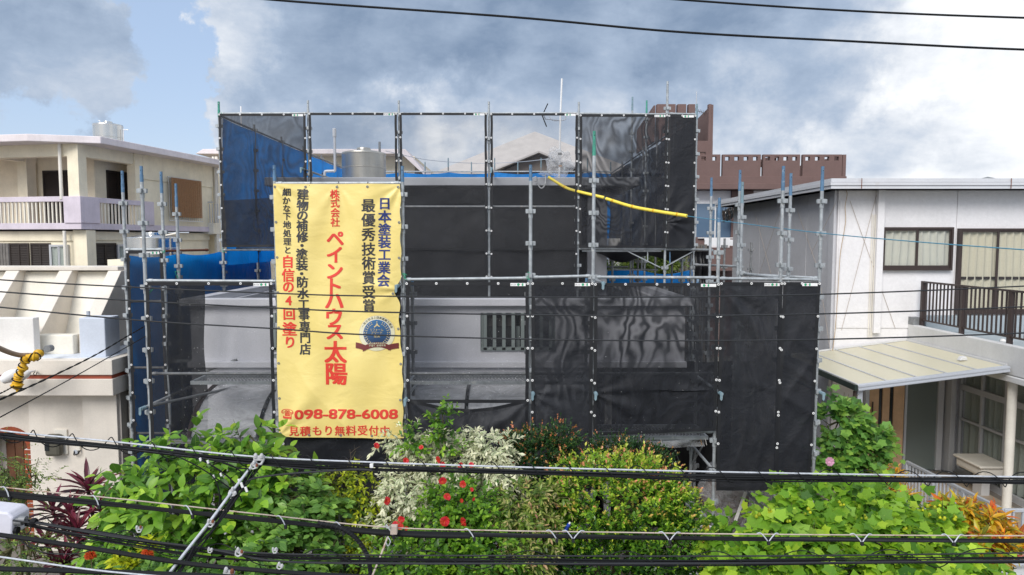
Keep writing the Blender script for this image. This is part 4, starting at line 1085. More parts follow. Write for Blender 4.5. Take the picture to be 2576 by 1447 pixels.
for i, (u, v0) in enumerate(((958, 357),)):
    o = thing('vent_pipe', 'short dark vent pipe poking up behind the steel tank', 'pipe', (ax(u, 17.2), 17.2, zs1))
    MB().tube([(ax(u, 17.2), 17.2, zs1), (ax(u, 17.2), 17.2, az(v0, 17.2))], 0.03, 8).build('pipe', M_galvd, o, smooth=True)
am = thing('aerial_mast', 'tall white aerial mast with its base wrapped in crumpled plastic film', 'aerial', (ax(1408, 15.2), 15.2, zs1))
MB().tube([(ax(1406, 15.2), 15.2, zs1 - 0.01), (ax(1408, 15.2), 15.2, az(300, 15.2))], 0.022, 8).build('mast', M_whitepvc, am, smooth=True)
MB().tube([(ax(1408, 15.2), 15.2, az(300, 15.2)), (ax(1411.5, 15.2), 15.2, az(198, 15.2))], 0.02, 8).build('radome', M_whitepvc, am, smooth=True)
MB().tube(smooth_path([(ax(1380, 15.2), 15.2, az(293, 15.2)), (ax(1390, 15.2), 15.2, az(303, 15.2)), (ax(1407, 15.2), 15.2, az(303, 15.2)), (ax(1420, 15.2), 15.2, az(301, 15.2)), (ax(1421, 15.2), 15.2, az(292, 15.2))], 4), 0.012, 6).build('dipole', M_zinc, am, smooth=True)
def blob(c, r, seed, sq=(1, 1, 1), amp=0.35):
    bm = bmesh.new(); bmesh.ops.create_icosphere(bm, subdivisions=4, radius=1.0)
    for v in bm.verts:
        n = noise.fractal(v.co * 2.2 + Vector((seed, 0, 0)), 1.0, 2.0, 4) * amp + 0.12 * math.sin(v.co.x * 9 + v.co.z * 7 + seed)
        v.co = Vector((v.co.x * sq[0], v.co.y * sq[1], v.co.z * sq[2])) * r * (1 + n * 0.6)
        v.co += Vector(c)
    q = MB(); q.v = [tuple(v.co) for v in bm.verts]; q.f = [tuple(v.index for v in f.verts) for f in bm.faces]; bm.free()
    return q
blob((ax(1406, 15.1), 15.1, az(413, 15.1)), 0.30, 2.0, (0.95, 0.7, 1.0)).build('plastic_wrap', M_film, am)
blob((ax(1392, 15.1), 15.1, az(388, 15.1)), 0.14, 5.0, (0.8, 0.7, 1.1)).build('plastic_wrap', M_film, am)
blob((ax(1434, 15.1), 15.1, az(414, 15.1)), 0.11, 8.0, (1.6, 0.6, 0.6)).build('plastic_wrap', M_film, am)
MB().box(ax(1404, 15), ax(1412, 15), 14.93, 14.96, az(421, 15), az(416, 15)).build('tape', M_mask, am)
MB().box(ax(1402, 15.1), ax(1412, 15.1), 15.0, 15.06, az(391, 15.1), az(386, 15.1)).build('clamp', M_black, am)
sc_ = thing('wall_lamp', 'plastic wrapped lamp drooping from the grey roof edge near the yellow sleeve', 'lamp', at(1365, 445, 14.5))
blob(at(1372, 437, 14.5), 0.11, 3.0, (1.3, 0.6, 0.5)).build('plastic_wrap', M_film, sc_)
MB().tube(smooth_path([at(1372, 440, 14.5), at(1372, 462, 14.45), at(1362, 474, 14.45), at(1350, 462, 14.45)], 5), 0.018, 6).build('arm', M_filmgray, sc_, smooth=True)
MB().lathe(at(1347, 452, 14.45), [(0.001, -0.05), (0.04, -0.04), (0.05, 0.0), (0.04, 0.05), (0.001, 0.07)], 14).build('lamp_head', M_filmgray, sc_, smooth=True)
ya_ = thing('dark_aerial_rod', 'short dark slanting aerial rod crossing the top scaffold rail', 'aerial', at(1370, 290, 14.2))
MB().beam(at(1366, 287, 14.2), at(1378, 261, 14.2), 0.035, 0.02).build('rod', M_black, ya_)
MB().beam(at(1364, 291, 14.2), at(1375, 319, 14.2), 0.035, 0.02).build('rod', M_black, ya_)
MB().tube([at(1366, 287, 14.2), at(1372, 300, 14.6), at(1406, 303, 15.18)], 0.01, 5).build('arm', M_zinc, ya_)
# ================================================================== SCAFFOLDS
# shared pieces: wedge pocket clamp, eyelet, end clamp
def pocket_mesh(mat):
    m = MB()
    for a in range(4):
        c, s_ = math.cos(a * PI / 2), math.sin(a * PI / 2)
        x, y = 0.047 * c, 0.047 * s_
        m.box(x - 0.021, x + 0.021, y - 0.021, y + 0.021, -0.035, 0.025)
        x, y = 0.062 * c, 0.062 * s_
        m.box(x - 0.008 - 0.012 * abs(s_), x + 0.008 + 0.012 * abs(s_), y - 0.008 - 0.012 * abs(c), y + 0.008 + 0.012 * abs(c), -0.02, 0.02)
    m.lathe((0, 0, 0), [(0.024, -0.1), (0.031, -0.1), (0.031, -0.04), (0.024, -0.035)], 12)
    return m.mesh('clamp', mat)
POCK = {id(M_galv): pocket_mesh(M_galv), id(M_galvd): pocket_mesh(M_galvd)}
def pole(parent, x, y, z0, z1, top=M_blue, mat=M_galv, label=None, spig=0.34, z_phase=0.0, r=0.0243, clamps=True, lean=0.0):
    zs = z1 - spig if top is not None else z1
    m = MB(); m.tube([(x, y, z0), (x, y, zs)], r, 14)
    o = m.build('pole', mat, parent, smooth=True, label=label)
    if top is not None:
        m = MB(); m.tube([(x, y, zs - 0.001), (x, y, zs + spig * 0.45)], r * 1.02, 14)
        m.tube([(x, y, zs + spig * 0.45), (x, y, z1)], r * 0.88, 14)
        m.build('spigot', top, o, smooth=True)
        m = MB(); m.tube([(x, y - r * 0.78, z1 - 0.06), (x, y - r * 0.9, z1 - 0.06)], 0.007, 8); m.build('pin_hole', M_black, o)
    if clamps:
        z = zs - 0.12 - z_phase
        while z > z0 + 0.1:
            put(POCK[id(mat)], 'clamp', (x, y, z), o); z -= 0.45
    return o
def rail(parent, a, b, r=0.0215, mat=M_galv, name='rail', ends=True):
    a, b = Vector(a), Vector(b)
    m = MB(); m.tube([a, b], r, 12)
    if ends:
        d = (b - a).normalized()
        for p, s_ in ((a, 1), (b, -1)): m.tube([p + d * s_ * 0.03, p + d * s_ * 0.085], r * 1.3, 12)
    return m.build(name, mat, parent, smooth=True)
def tie_pipe(parent, x, y, z, length=1.3, out=0.16, mat=M_galv):
    """pipe running into the depth with a pale blue swivel clamp on its near end"""
    m = MB(); m.tube([(x, y - out, z), (x, y + length, z)], 0.021, 12)
    o = m.build('tie_pipe', mat, parent, smooth=True)
    m = MB(); m.tube([(x, y - out - 0.02, z), (x, y - out + 0.1, z)], 0.028, 12)
    m.prism([(x - 0.024, z + 0.022), (x + 0.014, z + 0.026), (x + 0.010, z - 0.07), (x - 0.008, z - 0.095), (x - 0.026, z - 0.07)], y - out - 0.035, y - out - 0.02)
    m.build('clamp', M_paleblue, o, smooth=False, bev=0.004)
    return o
def deck(parent, x0, x1, y0, y1, z):
    """steel walkway: side beams and expanded mesh made of crossing strips"""
    m = MB(); m.box(x0, x1, y0, y0 + 0.03, z - 0.05, z); m.box(x0, x1, y1 - 0.03, y1, z - 0.05, z); m.box(x0, x0 + 0.03, y0 + 0.03, y1 - 0.03, z - 0.05, z); m.box(x1 - 0.03, x1, y0 + 0.03, y1 - 0.03, z - 0.05, z)
    o = m.build('deck', M_galv, parent)
    q = MB(); n = int((x1 - x0) / 0.05)
    for k in range(n):
        xx = x0 + 0.03 + k * 0.05
        for t in (1, -1):
            a = Vector((xx, y0 + 0.03, z - 0.006 + 0.002 * t)); b_ = Vector((min(x1, max(x0, xx + t * 0.12)), y1 - 0.03, z - 0.006 + 0.002 * t))
            q.beam(a, b_, 0.010, 0.004)
    for k in range(1, int((y1 - y0) / 0.06)):
        q.box(x0 + 0.03, x1 - 0.03, y0 + k * 0.06 - 0.004, y0 + k * 0.06 + 0.004, z - 0.012, z - 0.009)
    q.build('mesh_floor', M_galvd, o, fix=False, kind='stuff')
    return o
YF, YF2 = 9.65, 10.5
fx = lambda u: ax(u, YF)
fz = lambda v: az(v, YF)
z_rail = fz(706)

fs = thing('lower_scaffold', 'galvanised lower scaffold along the garden carrying the banner and black nets', 'scaffold', (0, YF, 0))
front = [(356, 418, M_galv, None), (690, 416, M_galv, 1), (1012, 418, M_galv, 1), (1335, 415, M_galv, 1), (1495, 330, M_galv, 2), (1810, 498, M_galv, 1), (1969, 418, M_galv, 1), (2070, 419, M_galv, 1)]
PX = []
for i, (u, vt, mt_, tp) in enumerate(front):
    x = at(u, vt, YF).x
    if u == 1969: x = fx(1966)
    if u == 2070: x = fx(2064)
    if i == 0: x = fx(362)
    PX.append(x)
    pole(fs, x, YF, 0.0, fz(vt), top=[M_blue, M_blue, M_green][tp or 0], z_phase=(0.0, 0.1, 0.05, 0.3, 0.22, 0.3, 0.02, 0.02)[i], spig=0.22 if i < 4 else 0.34)
# back row of standards
for u, vt in ((447, 462), (613, 640), (1218, 0), (1270, 0), (1382, 0)):
    pass
back = [(ax(447, 11.9), 11.9, az(462, 11.9)), (PX[1] + 0.0, YF2, fz(720)), (PX[2], YF2, az(690, YF2)), (PX[3], YF2, az(700, YF2)), (PX[4], YF2, az(680, YF2)), (PX[5] - 0.05, YF2, az(700, YF2))]
for j, (x, y, zt_) in enumerate(back):
    if j == 0: pole(fs, x, y, 0, zt_, top=M_blue, spig=0.4)
    else: pole(fs, x, y, 0, min(zt_, az(700, YF2)), top=M_blue, mat=M_galvd, spig=0.12)
# top rails, one per bay
for i in range(len(PX) - 1):
    if i == 1: continue
    zz = z_rail + (0.0, 0, 0.015, 0.045, 0.05, 0.03, 0.02)[i]
    rail(fs, (PX[i] + 0.02, YF - 0.0, zz), (PX[i + 1] - 0.02, YF, zz + (0.02 if i in (2, 3) else -0.01)))
rail(fs, (PX[1] + 0.02, YF, fz(462)), (PX[2] - 0.02, YF, fz(461)), r=0.024)
# guard rail and walkways
for i, z in ((0, fz(941)), (1, fz(941)), (2, fz(941)), (3, fz(941)), (4, fz(941))):
    rail(fs, (PX[i] + 0.02, YF + 0.03, z), (PX[i + 1] - 0.02, YF + 0.03, z), mat=M_galvd)
zd1 = fz(962)
for i in range(5):
    if i < 4: deck(fs, PX[i] + (0.55 if i == 0 else 0.04), PX[i + 1] - 0.04, YF + 0.08, YF + 0.58, zd1)
zd2 = fz(1112)
for i in range(2): deck(fs, PX[i] + 0.04, PX[i + 1] - 0.04, YF + 0.08, YF + 0.62, zd2)
for i in range(4): rail(fs, (PX[i] + 0.02, YF2, fz(1240)), (PX[i + 1] - 0.02, YF2, fz(1240)), mat=M_galvd)
for i in (0, 2, 3, 4, 5, 7):
    zz = fz((1022, 0, 1000, 985, 985, 985, 0, 985)[i])
    tie_pipe(fs, PX[i] - 0.035 + 0.07 * (i >= 2), YF, zz, 1.32)
tie_pipe(fs, PX[2] - 0.06, YF, fz(718), 0.6, out=0.22)
tie_pipe(fs, PX[4] + 0.13, YF, fz(712), 0.9, out=0.12)
# transoms seen on the left end
m_ = rail(fs, (PX[0] + 0.03, YF, fz(1020)), (PX[0] + 0.75, YH - 0.1, fz(1020) + 0.0), mat=M_galvd, name='transom')
rail(fs, (PX[0] + 0.2, 11.0, az(935, 11)), (PX[0] + 0.72, 11.0 - 0.02, az(905, 11)), mat=M_galvd, name='transom')
# open bottom bay frame on the right of the shrubs
zb_ = fz(1089)
rail(fs, (PX[4] + 0.02, YF, zb_ + 0.0), (PX[5] - 0.02, YF, zb_ + 0.02))
zb2 = az(1112, YF2)
rail(fs, (PX[4] + 0.1, YF2, zb2), (PX[5] - 0.1, YF2, zb2), mat=M_galv)
deck(fs, PX[4] + 0.06, PX[5] - 0.06, YF + 0.1, YF2 - 0.1, zb_ - 0.08)
xp = PX[5] - 0.45
pole(fs, ax(1748, YF2), YF2, 0, az(1100, YF2), top=None, mat=M_galv, z_phase=0.05)
MB().tube([(ax(1750, YF2), YF2 - 0.03, az(1120, YF2)), (PX[5] - 0.02, YF + 0.05, fz(1180))], 0.021, 10).build('brace', M_galv, fs, smooth=True)
MB().tube([(ax(1750, YF2), YF2 - 0.03, az(1262, YF2)), (PX[5] - 0.02, YF + 0.05, fz(1315))], 0.021, 10).build('brace', M_galv, fs, smooth=True)
MB().beam((ax(1750, YF2), YF2, az(1168, YF2)), (PX[5] - 0.02, YF2 - 0.3, az(1110, YF2)), 0.03, 0.006).build('brace', M_galv, fs)
MB().beam((ax(1700, YF2 + 1), YF2 + 1, az(1110, YF2 + 1)), (ax(1745, YF2 + 1), YF2 + 1, az(1240, YF2 + 1)), 0.03, 0.01).build('brace', M_galvd, fs)
rail(fs, (PX[2] + 0.02, YF2, az(1200, YF2)), (PX[3] - 0.02, YF2, az(1200, YF2)), mat=M_galvd)
filmg = thing('plastic_sheet', 'crumpled clear plastic sheet taped under the walkway above the shrubs', 'plastic sheet', (PX[4], YF + 0.4, zb_ - 0.2))
def pf(u, v): 
    x = PX[3] + 0.3 + u * (PX[5] - PX[3] - 0.4); y = YF + 0.15 + 0.6 * v
    return (x, y, zb_ - 0.13 - 0.05 * math.sin(PI * v) + 0.06 * noise.noise((x * 2, y * 3, 1)) + 0.03 * math.sin(x * 11 + y * 6))
MB().grid(pf, 70, 14).build('sheet', M_film, filmg, smooth=True, fix=False)
def pf2(u, v):
    x = PX[3] + 0.5 + u * (PX[5] - PX[3] - 0.6)
    return (x, YF + 0.14 + 0.04 * math.sin(x * 9 + v * 3), zb_ - 0.08 - v * (0.13 + 0.05 * math.sin(x * 3.1)) )
MB().grid(pf2, 70, 6).build('sheet', M_film, filmg, smooth=True, fix=False)
for u in (1494, 1588, 1662, 1762, 1774): MB().beam(at(u, 1105, YF + 0.1), at(u + 3, 1119, YF + 0.1), 0.05, 0.004, up=Vector((1, 0, 0))).build('tape', M_mask if u == 1762 else M_white, filmg)

# black sheet added to paint the shaded interior behind the open bay
dk = thing('interior_shade_sheet', 'black sheet added as the shade of the ground floor interior behind the open scaffold bay', 'sheet', (2.9, 12.2, 0))
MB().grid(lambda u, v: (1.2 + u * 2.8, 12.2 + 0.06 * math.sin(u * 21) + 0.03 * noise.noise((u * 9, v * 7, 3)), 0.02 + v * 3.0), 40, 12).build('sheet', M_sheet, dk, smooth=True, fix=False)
# red roofed thing and wrapped scooter-like shape under film
kn = thing('small_shed', 'small red brown roofed shed standing behind the open scaffold bay', 'shed', at(1775, 1290, 11.2))
kx0, kx1 = ax(1757, 11.0), ax(1808, 11.0)
MB().prism([(kx0 - 0.05, az(1282, 11)), (kx0 + 0.06, az(1237, 11.3)), (kx1 + 0.1, az(1237, 11.3)), (kx1 + 0.1, az(1282, 11))], 10.95, 11.5).build('roof', M_red2, kn, bev=0.02)
MB().box(kx0, kx1 + 0.06, 11.0, 11.45, 0.0, az(1283, 11)).build('kennel_wall', M_oak, kn)
MB().box(kx0 + 0.1, kx1 - 0.05, 10.985, 11.0, 0.0, az(1295, 11)).build('opening', M_black, kn)
cvb = thing('wrapped_bundle', 'bulky shape wrapped in clear plastic beneath the black net corner', 'covered object', (ax(1846, 10.6), 10.7, 0))
blob((ax(1846, 10.6), 10.7, 0.98), 0.62, 7.0, (0.75, 0.5, 1.15), 0.2).build('plastic_wrap', M_film, cvb)
blob((ax(1846, 10.6), 10.75, 0.95), 0.5, 4.0, (0.75, 0.45, 1.15), 0.1).build('body', M_wood, cvb, smooth=True)
pf3 = thing('plastic_sheet', 'clear plastic sheet stretched on slanting battens beside the bright green maple-leaved shrub', 'plastic sheet', at(1890, 1290, 10.3))
def pf4(u, v): 
    P = at(1800 + u * 150, 1232 + v * 75, 10.2 + 0.5 * math.sin(PI * u))
    return P + Vector((0, 0.03 * math.sin(u * 17 + v * 9), 0.02 * math.sin(u * 23)))
MB().grid(pf4, 30, 14).build('sheet', M_film, pf3, smooth=True, fix=False)
MB().beam(at(1876, 1238, 10.15), at(1850, 1310, 10.15), 0.05, 0.006, up=Vector((0, 1, 0))).build('tape', M_white, pf3)
MB().beam(at(1880, 1240, 10.2), at(1935, 1290, 10.2), 0.045, 0.045).build('batten', M_galvd, pf3)

# ------------------------------------------------------------------ side scaffold on the left and on the right of the lower front
ls = thing('side_scaffold', 'narrow side scaffold bay beside the white ribbed house, hung with blue tarpaulin', 'scaffold', (-6, 11, 0))
YS = 11.0
sx0, sx1 = ax(314, YS), ax(411, YS)
pole(ls, sx0, YS, 0, at(307, 430, YS).z, z_phase=0.05)
pole(ls, sx1, YS, 0, at(408, 432, YS).z, z_phase=0.05)
rail(ls, (sx0, YS, az(628, YS)), (sx1, YS, az(628, YS)))
for v_ in (758, 925, 1090): rail(ls, (sx0, YS, az(v_, YS)), (sx1, YS, az(v_, YS)), mat=M_galvd)
rail(ls, (sx0, YS, az(634, YS)), (ax(560, 13.7) - 0.3, 13.7, az(629, 13.7)), mat=M_rustd)
for k, yy in enumerate((12.6, 14.6, 16.6)):
    pole(ls, sx0 + 0.06, yy, 0, H - 0.1, top=None, mat=M_galvd, clamps=(k < 2))
deck(ls, sx1 - 0.1, sx1 + 0.55, 11.1, 13.6, az(905, 11.1))
rs = thing('side_scaffold', 'side scaffold with blue tipped poles between the black nets and the white panel house', 'scaffold', (4, 11, 0))
for (u, vt, Y, tp) in ((1862, 428, 11.3, M_blue), (1868, 458, 11.1, M_paleblue), (1790, 447, 12.7, M_blue), (1990, 436, 10.55, M_blue)):
    p = at(u, vt, Y); pole(rs, p.x, Y, 0, p.z, top=tp, z_phase=0.1)
for (u, vt, Y) in ((1770, 618, 15.5), (1823, 600, 15.0), (1755, 690, 14.5), (1890, 610, 16)):
    p = at(u, vt, Y); pole(rs, p.x, Y, 0, p.z, top=M_blue if u == 1755 else None, mat=M_galvd, z_phase=0.05)
rail(rs, (PX[6], YF + 0.02, fz(700)), (at(1862, 687, 11.3).x, 11.3, at(1862, 687, 11.3).z))
rail(rs, at(1868, 671, 12.0), at(1757, 666, 13.9)); rail(rs, at(1745, 666, 12.9), at(1792, 668, 12.9), mat=M_galvd)
rail(rs, at(1742, 628, 13.6), at(1792, 629, 12.8), mat=M_galv)
rail(rs, at(1868, 690, 11.3), at(2064, 700, YF + 0.9))
blk = thing('black_net', 'small crumpled black sheet hanging between poles left of the brown house wall', 'net', at(1765, 650, 13.2))
def bf(u, v):
    P = at(1748 + u * 42, 712 - v * 80, 13.4); return P + Vector((0, 0.05 * math.sin(u * 14) + 0.03 * math.sin(v * 9), 0))
MB().grid(bf, 20, 16).build('sheet', M_sheet, blk, smooth=True, fix=False)

# ------------------------------------------------------------------ upper scaffold
YU = 13.7
us_ = thing('upper_scaffold', 'taller galvanised scaffold round the upper storey, topped by one long rail', 'scaffold', (0, YU, 0))
upx = lambda u: ax(u, YU)
uz = lambda v: az(v, YU)
up = [(555, 256, M_green), (778, 253, M_galv), (1005, 253, M_galv), (1230, 256, M_galv), (1455, 257, M_galv), (1676, 205, M_galv), (1750, 262, M_paleblue)]
UX = []
z_g = zp1 - 0.3
for i, (u, vt, tp) in enumerate(up):
    x = at(u, 430, YU).x; UX.append(x)
    pole(us_, x, YU, 0 if i in (0, 5, 6) else z_g, uz(vt), top=tp, z_phase=(0.05, 0.12, 0.2, 0.3, 0.1, 0.1, 0.1)[i], spig=0.3)
for i in range(6):
    rail(us_, (UX[i] + 0.02, YU, uz(286)), (UX[i + 1] - 0.02, YU, uz(288 if i > 3 else 285)))
rail(us_, (UX[0], YU, uz(629)), (UX[1], YU, uz(628))); rail(us_, (UX[1], YU, uz(628)), (UX[2], YU, uz(628)))
rail(us_, (UX[0] + 0.02, YU + 0.6, uz(626)), (UX[1], YU + 0.6, uz(626)), mat=M_galvd)
for i in (2, 3): rail(us_, (UX[i] + 0.02, YU, uz(520)), (UX[i + 1] - 0.02, YU, uz(520)), mat=M_galvd)
rail(us_, (UX[4], YU, uz(626)), (UX[6], YU, uz(628)))
MB().box(UX[4] + 0.1, UX[5] - 0.05, YU + 0.1, YU + 0.16, uz(634), uz(629)).build('ledger_beam', M_galv, us_)
for a_, b_ in (((1516, 628), (1670, 672)), ((1748, 628), (1682, 670))): pass
pa = at(1575, 633, YU + 0.05); pb = at(1652, 674, YU + 0.02)
MB().beam(at(1578, 632, YU + 0.02), at(1661, 673, YU + 0.02), 0.035, 0.02).build('bracket', M_galv, us_)
MB().beam(at(1743, 633, YU + 0.02), at(1666, 675, YU + 0.02), 0.035, 0.02).build('bracket', M_galv, us_)
MB().beam(at(1629, 634, YU + 0.02), at(1629, 658, YU + 0.02), 0.03, 0.02).build('bracket', M_galv, us_)
MB().beam(at(1685, 634, YU + 0.02), at(1685, 662, YU + 0.02), 0.03, 0.02).build('bracket', M_blue, us_)
for (u, Y, vt, mt_) in ((1541, 15.4, 640, M_galv), (1518, 17.5, 650, M_galvd), (1592, 18.5, 640, M_galvd), (1605, 16.5, 645, M_galvd), (1716, 15.0, 640, M_galv), (1738, 15.2, 640, M_galv)):
    p = at(u, vt, Y); pole(us_, p.x, Y, 0, p.z, top=None, mat=mt_)
rail(us_, at(1545, 678, 15.0), at(1655, 679, 15.0)); rail(us_, at(1515, 672, 17), at(1580, 672, 17), mat=M_galvd)
# poles beyond, over the corner
for (u, vt) in ((1591, 244), (1627, 253)):
    p = at(u, vt, 17.5); pole(us_, p.x, 17.5, z_g, p.z, top=M_paleblue if u == 1591 else M_green, clamps=True)
# long tie pipes on the left post
tie_pipe(us_, UX[1] - 0.07, YU - 0.02, uz(428), 1.9, out=0.25)
tie_pipe(us_, UX[3] + 0.06, YU, uz(427), 1.3, out=0.18)
# rear row at depth 26
zr_ = az(432, 25.5)
YBk = 25.5
xl_, xr_ = UX[0], UX[6]
for k in range(12):
    x = xl_ + (xr_ - xl_) * k / 11
    pole(us_, x, YBk, z_g, zr_ + (0.35 if k % 2 else 0.5), top=M_paleblue, mat=M_galvd, clamps=False)
rail(us_, (xl_, YBk, zr_), (xr_, YBk, zr_), r=0.028, mat=M_galv)
ztop_l = uz(290)
rail(us_, (UX[0], YU + 0.02, ztop_l), (UX[0], YBk, ztop_l), mat=M_galvd)
rail(us_, (UX[6], YU + 0.02, ztop_l), (UX[6], YBk, ztop_l), mat=M_galvd)
for k in range(1, 6): pole(us_, UX[0] + 0.02, YU + k * 1.8, z_g, ztop_l + 0.12, top=None, mat=M_galvd, clamps=True)
for k in range(1, 6): pole(us_, UX[6] - 0.02, YU + k * 1.8, z_g, ztop_l + 0.12, top=None, mat=M_galvd, clamps=False)

# ------------------------------------------------------------------ blue tarpaulins
def tarp(name, label, fn, nu, nv, group='blue tarpaulins'):
    m = MB(); m.grid(fn, nu, nv)
    return m.build(name, M_tarp, None, smooth=True, label=label, cat='tarpaulin', group=group, fix=False)
def wob(a, b_, s_): return 0.035 * noise.noise((a * 1.3, b_ * 1.3, s_)) + 0.02 * math.sin(a * 5 + 2 * math.sin(b_ * 2))
tarp('tarpaulin', 'bright blue tarpaulin hung low on the side scaffold left of the grey house', lambda u, v: (sx0 + 0.02 + wob(u * 6, v * 3, 1), 11.05 + u * 6.5, 0.3 + v * (az(641, 11.5) - 0.3 + 0.0 - 0.05 * abs(math.sin(u * 12)))), 80, 40)
tarp('tarpaulin', 'tall blue tarpaulin lining the left side of the upper scaffold behind black net', lambda u, v: (UX[0] + 0.03 + wob(u * 8, v * 4, 5), YU + 0.06 + u * 11.6, H - 0.5 + v * (ztop_l - H + 0.45)), 90, 40)
tarp('tarpaulin', 'long blue tarpaulin along the rear of the grey house beyond the roof slab', lambda u, v: (xl_ + u * (xr_ - xl_), YBk - 0.05 + wob(u * 14, v * 3, 9), z_g + v * (zr_ - 0.03 - z_g - 0.07 * abs(math.sin(u * 17)))), 90, 30)
tarp('tarpaulin', 'sagging blue tarpaulin seen in the gap below the upper right net', lambda u, v: at(1528 + u * 215, 720 - v * (37 + 7 * math.sin(u * 7)), 19.0 - 0.001) + Vector((0, wob(u * 6, v * 2, 12), 0)), 50, 10)
# distance beyond the gap : slatted fence, white wall, shrub
fe = thing('slatted_fence', 'weathered vertical slat fence seen far off through the scaffold gap', 'fence', at(1650, 660, 24))
sm_ = MB().box(-0.05, 0.05, -0.02, 0.02, 0, az(615, 24)).mesh('slat', M_wall_far)
x = ax(1570, 24)
while x < ax(1780, 24): put(sm_, 'slat', (x, 24, 0), fe); x += 0.13
MB().box(ax(1565, 24.1), ax(1785, 24.1), 24.05, 24.1, 0, az(618, 24)).build('backing', M_darkwall, fe)
ww = MB(); ww.box(ax(1531, 23), ax(1568, 23), 23, 23.4, 0, az(600, 23)); ww.build('white_wall', M_white, label='white gable end seen through the scaffold gap', cat='wall', fix=True)

# ================================================================== NETS
EYE = {}
def ring_mesh(r=0.0125, t=0.0055):
    m = MB(); m.lathe((0, 0, 0), [(r - t, -0.003), (r, -0.004), (r + t, -0.001), (r + t, 0.001), (r - t, 0.002)], 12, axis=Vector((0, -1, 0)))
    return m.mesh('eyelet', M_eyelet)
RING = ring_mesh()
RINGD = bpy.data.meshes['eyelet'].copy(); RINGD.name = 'eyelet_dark'; RINGD.materials.clear(); RINGD.materials.append(M_galvd)
def glyph_mesh(ch, bold=0.0):
    key = (ch, bold)
    if key in GL: return GL[key]
    c = bpy.data.curves.new('glyph', 'FONT'); c.body = ch; c.offset = bold; c.resolution_u = 3
    o = bpy.data.objects.new('glyph', c); COL.objects.link(o)
    dg = bpy.context.evaluated_depsgraph_get(); dg.update()
    me = bpy.data.meshes.new_from_object(o.evaluated_get(dg))
    bm = bmesh.new(); bm.from_mesh(me); bmesh.ops.triangulate(bm, faces=bm.faces[:])
    vs = [tuple(v.co) for v in bm.verts]; fs_ = [tuple(v.index for v in f.verts) for f in bm.faces]
    bm.free(); bpy.data.meshes.remove(me); bpy.data.objects.remove(o); bpy.data.curves.remove(c)
    GL[key] = (vs, fs_); return GL[key]
GL = {}
def text_into(mb, s, cx, cz, h, w=None, place=lambda x, z: (x, 0, z), bold=0.0, rot=0.0, em=False):
    if bold:      # heavier strokes: the letter printed again a hair to each side
        d = bold * h * 0.62; hh = h - (0 if em else d)
        for k, (i, j) in enumerate(((-1, -0.6), (1, -0.6), (-1, 0.6), (1, 0.6), (0, 0))):
            pl = lambda x, z, k=k: (lambda q: (q[0], q[1] - 0.00025 * k, q[2]))(place(x, z))
            text_into(mb, s, cx + i * d * 0.5, cz + j * d * 0.5, hh, (w - d) if w else None, pl, 0.0, rot, em)
        return
    """flat letters, their box centred on (cx, cz); h box height; place maps plane coordinates to the cloth"""
    vs, fs_ = glyph_mesh(s, bold)
    xs = [v[0] for v in vs]; ys_ = [v[1] for v in vs]
    x0, x1, y0, y1 = min(xs), max(xs), min(ys_), max(ys_)
    sc = h / 1.0 if em else h / max(1e-6, (y1 - y0))
    sx = (w / (x1 - x0)) if w else sc
    c, s_ = math.cos(rot), math.sin(rot); out = []
    for v in vs:
        a, b_ = (v[0] - (x0 + x1) / 2) * sx, (v[1] - (y0 + y1) / 2) * sc
        out.append(place(cx + a * c - b_ * s_, cz + a * s_ + b_ * c))
    mb.add(out, fs_)
def refine(mb, maxlen):
    bm = bmesh.new(); vv = [bm.verts.new(v) for v in mb.v]
    for f in mb.f:
        try: bm.faces.new([vv[i] for i in f])
        except Exception: pass
    for _ in range(3):
        es = [e for e in bm.edges if e.calc_length() > maxlen]
        if not es: break
        bmesh.ops.subdivide_edges(bm, edges=es, cuts=1); bmesh.ops.triangulate(bm, faces=[f for f in bm.faces if len(f.verts) > 3])
    bm.verts.index_update()
    q = MB(); q.v = [tuple(v.co) for v in bm.verts]; q.f = [tuple(v.index for v in f.verts) for f in bm.faces]; bm.free(); return q
M_print_white = surf('printed_white', (0.85, 0.85, 0.85), rough=0.5, bump=0)
M_print_green = surf('printed_green', (0.02, 0.34, 0.17), rough=0.5, bump=0)
M_print_red = surf('printed_red', (0.75, 0.06, 0.04), rough=0.5, bump=0)
M_print_black = surf('printed_black', (0.045, 0.045, 0.05), rough=0.5, bump=0)
M_print_navy = surf('printed_navy', (0.03, 0.05, 0.20), rough=0.5, bump=0)
M_print_gold = surf('printed_gold', (0.62, 0.50, 0.26), rough=0.5, bump=0)

